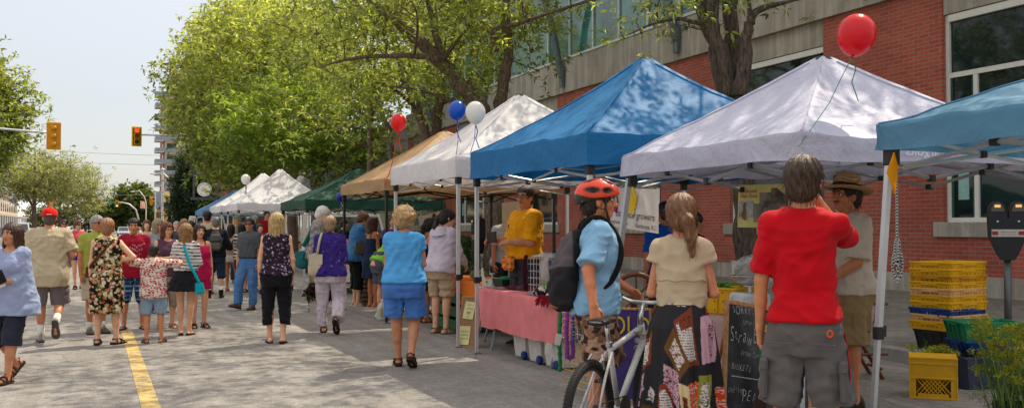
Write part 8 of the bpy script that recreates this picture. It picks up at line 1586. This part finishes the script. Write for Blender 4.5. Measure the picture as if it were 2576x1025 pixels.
def crumple(name, label, p, r, m, seed, cat='bag'):
    t = thing(name, label, cat, p); mb = MB(); a = np.linspace(0, 2*math.pi, 30, endpoint=False); G = []
    for q in np.linspace(.02, math.pi*.98, 18): G.append([np.array([math.sin(q)*math.cos(w_)*r[0], math.sin(q)*math.sin(w_)*r[1], r[2]*(1-math.cos(q))])*(1+.35*noise.noise((math.sin(q)*math.cos(w_)*2.5, math.sin(q)*math.sin(w_)*2.5, math.cos(q)*2.5+seed))+.12*noise.noise((w_*3, q*5, seed))) for w_ in a])
    mb.grid(np.array(G), wrap=True); mb.obj('film', m, t); return t
crumple('plastic_bag', 'crumpled clear plastic bag beside the scale', (4.98, 6.62, .98), (.18, .22, .13), film(), 3)
p = pd(1882, 735, 7.25); sc_ = thing('kitchen_scale', 'white dial scale with a round silver pan on the vegetable table', 'scale', (4.60, 6.17, .81)); MB().bbox((-.11, -.13, 0), (.11, .13, .19), .02).obj('scale_body', plain('#b9bcc0', .35), sc_); MB().lathe([(.012, .19), (.012, .235), (.05, .24), (.05, .246), (0, .246)], 14).obj('stem', metal_mat(), sc_); MB().lathe([(.0, .25), (.06, .25), (.125, .275), (.155, .315), (.160, .320), (.152, .318), (.12, .283), (.05, .262), (0, .262)], 28).obj('pan', metal_mat('#c9c9c6', .18), sc_, smooth=True)
for q in (-.08, .08): MB().ell((-.112, q, .15), .008, 8).obj('screw', metal_mat(), sc_)
# chalkboard
a, d_ = pd(1843, 754, 6.3), pd(1812, 1040, 5.95); dz = np.array([d_[0], d_[1], max(.02, d_[2]-.28)]); ex = nrm(CR*.97+CF*.25)*.62; ez = nrm(a-dz); ex = ex-ez*ex.dot(ez)*.8; ex = nrm(ex)*.62; dz = a-ez*1.06; bd = (lambda t: t.bsdf(t.mix((.022, .024, .027), (.13, .14, .15), t.ramp(t.noise(t.coord(scale=(1, 1, .6)), 5, 6, .65), [(.40, 0.), (.75, .75)])), .85))(NT('chalkboard'))
r, M, W, H = easel('wood-framed chalkboard sign with chalk prices in front of the vegetable table', a, a+ex, dz+ex, dz, 'chalkboard_sign', 'sign', bd, WOOD, .03, .022)
CH = (lambda t: t.bsdf(t.ramp(t.noise(t.coord(), 160, 3, .7), [(.38, (.10, .10, .10)), (.54, (.56, .55, .52))]), .95))(NT('chalk'))
def chalk(tx, M_, sz, wd):
    rg = np.random.default_rng(len(tx)); mb = MB(); x = 0.
    for ch in tx:        # uneven hand-drawn letters
        if ch != ' ':
            o = lettering('chalk_lettering', ch, TR(x, sz*.06*rg.normal(), 0)@RZ(.09*rg.normal()), sz*(1+.10*rg.normal()), CH, None, 'LEFT', .12, width=wd*.74, thin=.016); me = o.data; V = np.array([v.co[:] for v in me.vertices])
            mb.add(xf(M_, V), [list(p.vertices) for p in me.polygons]); x = max(x+.01, V[:, 0].max())+sz*.05; bpy.data.objects.remove(o)
        else: x += sz*.2
    mb.obj('chalk_lettering', CH, r)
for tx, x, z, sz, rot, sk_, al, wd in (('SORRY!', .055, .935, .078, .10, .1, 'LEFT', .62), ('Spray-free', .125, .878, .048, -.02, .1, 'LEFT', .66), ('Strawberries', .04, .785, .135, -.03, .05, 'LEFT', .52), ('from Chase', .12, .685, .056, -.03, .1, 'LEFT', .66), ('BASKETS', .055, .595, .060, -.02, .1, 'LEFT', .66), ('Shelling', .035, .455, .056, .08, .1, 'LEFT', .56), ('PEAS', .13, .430, .105, -.02, .05, 'LEFT', .62), ('$', .185, .31, .06, 0, .1, 'LEFT', .7), ('po', .16, .14, .05, 0, .1, 'LEFT', .7)):
    chalk(tx, M@TR(x, -.002, z*H)@RX(math.pi/2)@RZ(rot), sz, wd)
mb = MB(); mb.box((.06, .0015, .535*H), (.36, .0035, .541*H), 0, M); rg = np.random.default_rng(3)
for i in range(26):
    w_ = .10*(1-.5*rg.random()); ph = rg.random()*6.3; mb.tube([xf(M, np.array([[.10+.72*w_*math.cos(q+ph)*(.8+.25*math.sin(q)), .001, .20*H+.125*(1-.5*rg.random()*.2)*math.sin(q+ph)*(1 if math.sin(q+ph) > 0 else 1.1)]]))[0] for q in np.linspace(0, 2.6, 9)], .0022, 3)
mb.obj('chalk_drawing', CH, r)
mb = MB(); bo_ = xf(M, np.array([[W*.5, .02, H*.96], [W*.1, .42, .02], [W*.9, .42, .02]])); 
for s in (.08, .92): mb.tube([xf(M, np.array([[W*s, .03, H*.95]]))[0], [*(xf(M, np.array([[W*s, .45, 0]]))[0][:2]), -(dz[2])+.01]], .014, 6)
mb.obj('prop_leg', WOOD, r)
# folded umbrella and green cloth by the board
p = pd(1892, 1000, 5.75); t = thing('folded_umbrella', 'folded dark brown umbrella with wooden stick leaning at the chalkboard', 'umbrella', (p[0], p[1], 0)); P = [np.array([0, 0, .02]), np.array([.03, -.02, .35]), np.array([.065, -.03, .72])]; um = MB(); um.tube([P[0], P[0]*.5+P[1]*.5, P[1], P[1]*.35+P[2]*.65], [.015, .055, .05, .022], 12); um.obj('canopy_cloth', cloth('#35241c', wr=1., wscale=14), t, smooth=True); MB().tube([P[1], P[2]+(P[2]-P[1])*.55], .009, 8).obj('stick', plain('#c0965a', .5), t)
p = pd(1912, 850, 6.0); t = thing('green_cloth', 'bright green cloth hanging behind the chalkboard edge', 'cloth', (p[0], p[1], .5)); MB().grid(np.array([[(CR*(.11*s)+np.array([0, 0, .42*t_-.05])+CF*(.02*math.sin(s*7+t_*3))) for s in np.linspace(0, 1, 10)] for t_ in np.linspace(0, 1, 8)])).obj('cloth_panel', cloth('#1a8a3c'), t, smooth=True)
# wire grids with yarn ropes by the cyclist
p0, p1 = pd(1414, 760, 9.05), pd(1484, 752, 8.55); t = thing('grid_stand', 'white and yellow wire grid panels standing at the near end of the pink table', 'stand', (p0[0], p0[1], 0)); ex = np.array([p1[0]-p0[0], p1[1]-p0[1], 0]); zt, zm = .88, .47; mb = MB(); wire_grid(mb, np.array([0, 0, zm+.01]), ex, np.array([0, 0, zt-zm]), 7, 7, .003); mb.obj('white_grid', plain('#d0d0d2', .4), t); mb = MB(); wire_grid(mb, np.array([.02, -.02, .05]), ex, np.array([0, 0, zm-.06]), 6, 6, .0045); mb.obj('yellow_grid', plain('#c99a10', .4), t)
def yarn_rope(label, p, L, c, r=.02, loop=False, c2=None, tagp=True):
    t = thing('yarn_rope', label, 'yarn rope', p, 0, 'felted yarn ropes on the wire grid'); n = 40; q = np.linspace(0, 1, n); P = np.stack([.006*np.sin(q*9), .006*np.cos(q*7), -L*q], 1)
    if loop: P = np.concatenate([P, np.stack([.03*(1-np.cos(np.linspace(0, math.pi, 14))), np.zeros(14), -L-.03*np.sin(np.linspace(0, math.pi, 14))], 1), np.stack([.06+.004*np.sin(q*9), np.zeros(n), -L+L*.45*q], 1)])
    R_ = r*(1+.18*np.sin(np.linspace(0, len(P)*1.5, len(P)))); C = None; mb = MB(); mb.tube(P, R_, 8); mb.obj('braid', wool(c), t, smooth=True)
    if c2:
        m2 = MB()
        for i in range(0, len(P), 3): m2.ell(P[i], r*1.12, 8)
        m2.obj('bead', wool(c2), t, smooth=True)
    if tagp: g = MB(); g.bbox((-.045, -.03, -L*.62-.1), (.015, -.027, -L*.62), .001, 0, RY(.25)); g.obj('price_tag', plain('#d8d4cc', .6), t)
yarn_rope('long green felted yarn rope hanging at the left of the wire grid', pd(1408, 752, 8.95), .66, '#2f7a4a', .020); yarn_rope('purple felted yarn rope looped on the white grid', pd(1426, 758, 8.85), .48, '#8a3f9a', .020, True); yarn_rope('multicoloured beaded yarn rope beside the purple one', pd(1442, 758, 8.75), .32, '#3a3a9a', .014, True, '#7a9a2a', False)
# wooden spinning wheel, painted sign behind the bicycle
p = pd(1600, 740, 8.6); t = thing('spinning_wheel', 'brown wooden spinning wheel half hidden behind the handlebar', 'spinning wheel', (p[0], p[1], 0)); c = np.array([0, 0, p[2]-.02]); mb = MB(); WD = plain('#6a4020', .5, var=.25); ax_ = CR; mb.tube([c+ax_*.20*math.cos(q)+np.array([0, 0, .20*math.sin(q)]) for q in np.linspace(0, 2*math.pi, 32, endpoint=False)], .022, 8, closed=True); mb.obj('wheel_rim', WD, t, smooth=True); mb = MB()
for q in range(8): mb.tube([c, c+ax_*.19*math.cos(q*.785)+np.array([0, 0, .19*math.sin(q*.785)])], [.012, .008], 6)
mb.obj('spokes', WD, t); mb = MB(); mb.tube([c+[0, .04, 0], (.15, .1, .0)], .02, 6); mb.tube([c+[0, .04, 0], (-.15, .1, .0)], .02, 6); mb.tube([c+[0, -.03, 0], c+[0, .06, 0]], .025, 8); mb.obj('stand_legs', WD, t)
PUR = plain('#3a2a6a', .6, var=.2); r, M, W, H = easel('purple painted board with big yellow letters behind the bicycle', pd(1535, 772, 8.1), pd(1640, 772, 8.0), pd(1640, 990, 8.0)*[1, 1, 0]+[0, 0, .06], pd(1535, 990, 8.1)*[1, 1, 0]+[0, 0, .06], 'painted_sign', 'sign', PUR, WOOD, .02); lettering('lettering', 'OLD', on_board(M, W*.5, H*.80), .22, plain('#c9a820', .6), r, width=.75); lettering('lettering', 'D', on_board(M, W*.72, H*.22), .16, plain('#a8b030', .6), r)
# ------------------------------------------------------------------ right-hand goods
cp = gp(2352, 884, .15); cp = np.array([max(cp[0], 8.72), cp[1]+.15, .15]); ang = -YAW+rad(32)-rad(0); CG = 'nested crates in the tall kerb stack'
SM = (np.cos(ang), np.sin(ang))
crate('storage_tote', 'black tote at the very bottom of the tall crate stack', cp, ang, .60, .46, .22, BLK, False, CG)
cols_ = [(YLC, 'lowest yellow crate of the tall stack, just above the black tote', None), (PCH, 'peach crate just below the blue one in the tall stack', (3, 'PROPERTY OF', .028, .0)), (BLC, 'blue crate in the middle of the tall stack', (3, 'B.C.', .035, .0)), (YLC, 'yellow crate resting directly on the blue one', None), (YLC, 'second yellow crate above the blue one', None), (PCH, 'peach crate in the upper half of the tall stack', (3, 'PROPERTY OF', .028, 0)), (YLC, 'yellow crate just above the upper peach crate', None), (plain('#c48a08', .5, var=.25, scale=9), 'scuffed darker yellow crate with black stamp', (3, 'BARREL', .03, 0)), (YLC, 'second crate from the top of the tall stack', None), (YLC, 'topmost yellow crate of the tall stack', None)]
z = .15+.225
for i, (m, lb, lt) in enumerate(cols_):
    crate('nesting_crate', lb, (cp[0]+.006*math.sin(i*2.1), cp[1]+.006*math.cos(i*3.3), z), ang+rad(1.2)*math.sin(i*1.7), (.66), .50, .095, m, True, CG, base=.97, letter=lt, floor=True); z += .072 if i != len(cols_)-1 else 0
mp = gp(2357, 1003); t = thing('milk_crate', 'yellow lattice-front milk crate standing alone on the asphalt', 'crate', mp+[.1, .14, 0], -rad(45)); s = .19; Hc = .36; mb = MB()
for lo, hi in (((-s, -s, 0), (s, s, .02)), ((-s, s-.02, .02), (s, s, Hc)), ((-s, -s+.02, .02), (-s+.02, s-.02, Hc)), ((s-.02, -s+.02, .02), (s, s-.02, Hc)), ((-s, -s, .18), (s, -s+.02, Hc)), ((-s, -s, .02), (-s+.05, -s+.02, .18)), ((s-.05, -s, .02), (s, -s+.02, .18)), ((-s+.065, -s, .02), (s-.065, -s+.02, .05))): mb.box(lo, hi)
mb.box((-s+.02, -s+.02, Hc-.012), (s-.02, s-.02, Hc-.004)); mb.obj('crate_body', YLC, t); mb = MB()
for i in range(-3, 10):
    for sg in (1, -1):
        x0 = -s+.05+i*.034; P = [(x0+(0 if sg > 0 else .11), -s+.004, .05), (x0+(.11 if sg > 0 else 0), -s+.004, .18)]; xa, xb = -s+.05, s-.05
        if min(P[0][0], P[1][0]) < xa-.03 or max(P[0][0], P[1][0]) > xb+.03: continue
        mb.tube(P, .0045, 4)
mb.obj('lattice', YLC, t); mb = MB()
for z in (.0, .175, .30, Hc-.012): mb.bbox((-s-.008, -s-.008, z), (s+.008, -s-.001, z+.016), .003); mb.bbox((-s-.008, -s, z), (-s-.001, s, z+.016), .003); mb.bbox((s+.001, -s, z), (s+.008, s, z+.016), .003)
for sx in (-1, 1): mb.bbox((sx*s-.006 if sx > 0 else -s-.006, -s-.0075, .02), (sx*s+.006, -s-.0005, Hc), .002)
mb.obj('bands', YLC, t)
q = gp(2432, 980); T0 = np.array([q[0]+.30, q[1]+.14, 0.]); a2 = -YAW+rad(14); TB = plain((.035, .045, .085), .5)
crate('storage_tote', 'dark blue tote behind the milk crate', T0, a2, .62, .42, .30, TB, False); crate('blue_crate', 'blue crate between the dark tote and the green bin', T0+np.array([.18, .10, .31]), a2-.15, .54, .36, .11, BLC, True); crate('green_bin', 'open green bin on top of the blue crate', T0+np.array([.18, .10, .40]), a2-.22, .58, .38, .20, GRC, True, hole_m=plain((.01, .10, .05), .7))
# dill
def dill(name, label, base, n, h, spread, seed, um=.07, lean=(0, 0)):
    t = thing(name, label, 'plant', base); rg = np.random.default_rng(seed); st = MB(); fl = MB(); fr = MB()
    for i in range(n):
        a = rg.random()*6.3; r_ = spread*math.sqrt(rg.random()); hh = h*(.55+.5*rg.random()); tip = np.array([r_*math.cos(a)+lean[0], r_*math.sin(a)+lean[1], hh]); b0 = np.array([r_*.35*math.cos(a), r_*.35*math.sin(a), 0.]); mid = (b0+tip)/2+np.array([rg.normal(), rg.normal(), .3])*.05
        P = np.array([(1-s)**2*b0+2*s*(1-s)*mid+s*s*tip for s in np.linspace(0, 1, 7)]); st.tube(P, np.linspace(.0045, .002, 7), 5, cap=False)
        m = 12
        for k in range(m):
            d = rg.normal(size=3)*[1, 1, .35]+[0, 0, .9]; d /= np.linalg.norm(d); e = tip+d*um*(.6+.5*rg.random()); st.tube([tip, e], [.0012, .0009], 3, cap=False); c_ = np.array([.42, .40, .03])*(.6+.7*rg.random()) if rg.random() < .8 else np.array([.20, .26, .04]); nn = 9; leaf_mesh(fl, e+rg.normal(size=(nn, 3))*.007, rg.normal(size=(nn, 3))+[0, 0, .5], .012, .006, np.tile(c_, (nn, 1)), rg)
        for k in range(5):
            s = .2+.6*rg.random(); o = P[int(s*6)]; nn = 16; d = rg.normal(size=3)*[1, 1, .5]; d /= np.linalg.norm(d); q_ = o+d*np.linspace(.01, .13, nn)[:, None]; leaf_mesh(fr, q_+rg.normal(size=(nn, 3))*.004, d+rg.normal(size=(nn, 3))*.8, .05, .0022, np.tile(np.array([.10, .17, .05])*(.7+.6*rg.random()), (nn, 1)), rg)
    st.obj('stems', plain('#7a9a4a', .6, transl=.2), t); fl.obj('flower_heads', LEAF, t, vcol=True); fr.obj('fronds', LEAF, t, vcol=True); return t
db = pd(2552, 1040, 6.5); dill('dill_plant', 'big bunch of flowering yellow-green dill at the right corner', (db[0]+.06, db[1], 0.), 85, .80, .26, 5, .062, (-.05, 0)); p = pd(2350, 880, 9.3); dill('dill_bunch', 'small dill bunch lying over the edge of the dark tote', (p[0], p[1], .235), 12, .10, .24, 6, .045)
b_ = thing('plant_bucket', 'dark bucket holding the big dill bunch', 'bucket', (db[0]+.06, db[1], 0)); MB().lathe([(0, .0), (.14, 0), (.17, .30), (.175, .30), (.175, .315), (.16, .315), (.135, .02), (0, .02)], 20).obj('bucket_body', plain('#20242a', .5), b_, smooth='auto')
# parking meters
def meter(label, x, y, ang, zt=1.78, single=False, s=1.):
    t = thing('parking_meter', label, 'parking meter', (x, y, .15), ang, 'parking meters along the kerb'); zt = zt-.15; MB().tube([(0, 0, 0), (0, 0, zt-.62)], .038*s, 14).obj('pole', plain('#5a5c5f', .45, .5), t, smooth=True); G_ = plain('#24262a', .5, .2)
    mb = MB(); mb.prism([(-.06, zt-.66), (.06, zt-.66), (.10, zt-.60), (.185, zt-.40), (.195, zt-.14), (.012, zt-.14), (.012, zt-.20), (-.012, zt-.20), (-.012, zt-.14), (-.195, zt-.14), (-.185, zt-.40), (-.10, zt-.60)], .15, TR(0, -.075, 0)); mo = mb.obj('head', G_, t)
    for sx in (-1, 1):
        mb = MB(); a = np.linspace(0, math.pi, 16); prof_ = [(sx*.104+.088*math.cos(q), zt-.139+.125*math.sin(q)) for q in a]; mb.prism(prof_, .15, TR(0, -.075, 0)); d_ = mb.obj('dome', G_, t); mb = MB(); mb.prism([(sx*.104+.066*math.cos(q), zt-.13+.10*math.sin(q)) for q in a], .008, TR(0, -.084, 0)); mb.obj('display_window', plain('#4a4438', .15, spec=.8), d_); MB().box((sx*.104-.03, -.0885, zt-.085), (sx*.104+.03, -.0845, zt-.055)).obj('display', lens('#e8b878', .6), d_); MB().ell((sx*.104, -.08, zt-.24), (.014, .01, .014), 10).obj('coin_lock', metal_mat(), mo)
    MB().box((-.165, -.0795, zt-.405), (.165, -.0755, zt-.325)).obj('plate', plain('#b8b4ac', .5), mo)
    for sx in (-1, 1): MB().box((sx*.13-.03, -.083, zt-.385), (sx*.13+.03, -.0797, zt-.345)).obj('red_arrow', plain('#a01a20', .5), mo)
    lettering('lettering', 'THREE HOUR TIME LIMIT', TR(0, -.083, zt-.353)@RX(math.pi/2), .017, INKM, mo, width=.8); lettering('lettering', 'EVERY DAY EXCEPT SUNDAY', TR(0, -.083, zt-.38)@RX(math.pi/2), .013, INKM, mo, width=.8); return t
p = pd(2534, 640, 10.7); meter('double parking meter at the right edge near the dill', p[0], p[1], -YAW-rad(18), 1.80); p = pd(1203, 575, 17.8); meter('double parking meter seen edge-on behind the white canopy', p[0], p[1], -YAW-rad(70), 1.68)
# folding wooden stand
p = gp(2196, 955); t = thing('wooden_stand', 'brown folding wooden stand behind the man in the straw hat', 'stand', (p[0], p[1]+.25, 0), -YAW); WD2 = plain('#6a3a1c', .55, var=.25); mb = MB(); mb.bbox((-.26, -.22, .73), (.26, .22, .76), .006); mb.obj('stand_top', WD2, t)
for s in (-1, 1):
    for a_, b_ in ((-.22, .22), (.22, -.22)): MB().tube([(a_, s*.17, .73), (b_, s*.17, .0)], .02, 4).obj('leg', WD2, t)
mb = MB(); mb.tube([(-.2, -.17, .10), (-.2, .17, .10)], .015, 6); mb.tube([(.2, -.17, .10), (.2, .17, .10)], .015, 6); mb.tube([(-.13, -.2, .25), (.26, -.2, .25)], .014, 6); mb.obj('stretcher', WD2, t)
c_ = thing('woven_cloth', 'burgundy and white woven cloth hanging over the wooden stand', 'cloth', (p[0]-.05, p[1]+.0, .0), -YAW); MB().grid(np.array([[(-.24+.26*s+.02*math.sin(t_*5), -.04-.03*math.sin(s*9), .775-.42*t_*(1-.25*abs(s-.4))) for s in np.linspace(0, 1, 14)] for t_ in np.linspace(0, 1, 10)])).obj('cloth_panel', woven(), c_, smooth=True)
crumple('berry_bag', 'clear bag of dark red berries on the wooden stand', (p[0]+.02, p[1]+.25, .762), (.11, .09, .07), film(.35), 8); t = thing('berry_heap', 'heap of dark red berries inside the clear bag', 'berries', (p[0]+.02, p[1]+.25, .765)); mb = MB(); rg = np.random.default_rng(4)
for i in range(46): mb.ell((rg.normal()*.035, rg.normal()*.03, .014+.05*rg.random()), .013, 6)
mb.obj('fruit', plain('#4a0a18', .3), t, smooth=True); t['kind'] = 'stuff'
# bench basket and shrubs by the wall
p = pd(1417, 612, 15.2); t = thing('litter_bin', 'black slatted street litter bin behind the stalls', 'litter bin', (p[0], p[1], .15)); mb = MB()
for q in range(22): a = q/22*6.283; mb.tube([(.26*math.cos(a), .26*math.sin(a), .04), (.29*math.cos(a), .29*math.sin(a), .72), (.35*math.cos(a), .35*math.sin(a), .84)], .012, 5)
mb.obj('slats', BLK, t); MB().tube([(.35*math.cos(a), .35*math.sin(a), .84) for a in np.linspace(0, 6.283, 28, endpoint=False)], .02, 6, closed=True).tube([(.27*math.cos(a), .27*math.sin(a), .06) for a in np.linspace(0, 6.283, 28, endpoint=False)], .02, 6, closed=True).obj('ring', BLK, t)
for lb, u, d in (('bushy dark green shrub at the foot of the brick wall', 1160, 23), ('slimmer dark green shrub beside the bushy one', 1178, 22)):
    p = pd(u, 640, d); rg = np.random.default_rng(u); t = thing('wall_shrub', lb, 'shrub', (p[0], p[1], .15), 0, 'shrubs by the brick wall'); n = 900; P = rg.normal(size=(n, 3))*[.22, .22, .0]+[0, 0, 1]*(rg.random((n, 1))*1.1); P[:, :2] *= (1.15-P[:, 2:]*.75); mb = MB(); leaf_mesh(mb, P, rg.normal(size=(n, 3))+[0, 0, .6], .12, .02, np.tile([.05, .10, .03], (n, 1))*(.6+.8*rg.random((n, 1))), rg); mb.obj('foliage', LEAF, t, vcol=True); MB().tube([(0, 0, 0), (0, 0, .8)], .02, 5).obj('stem', BARK, t)
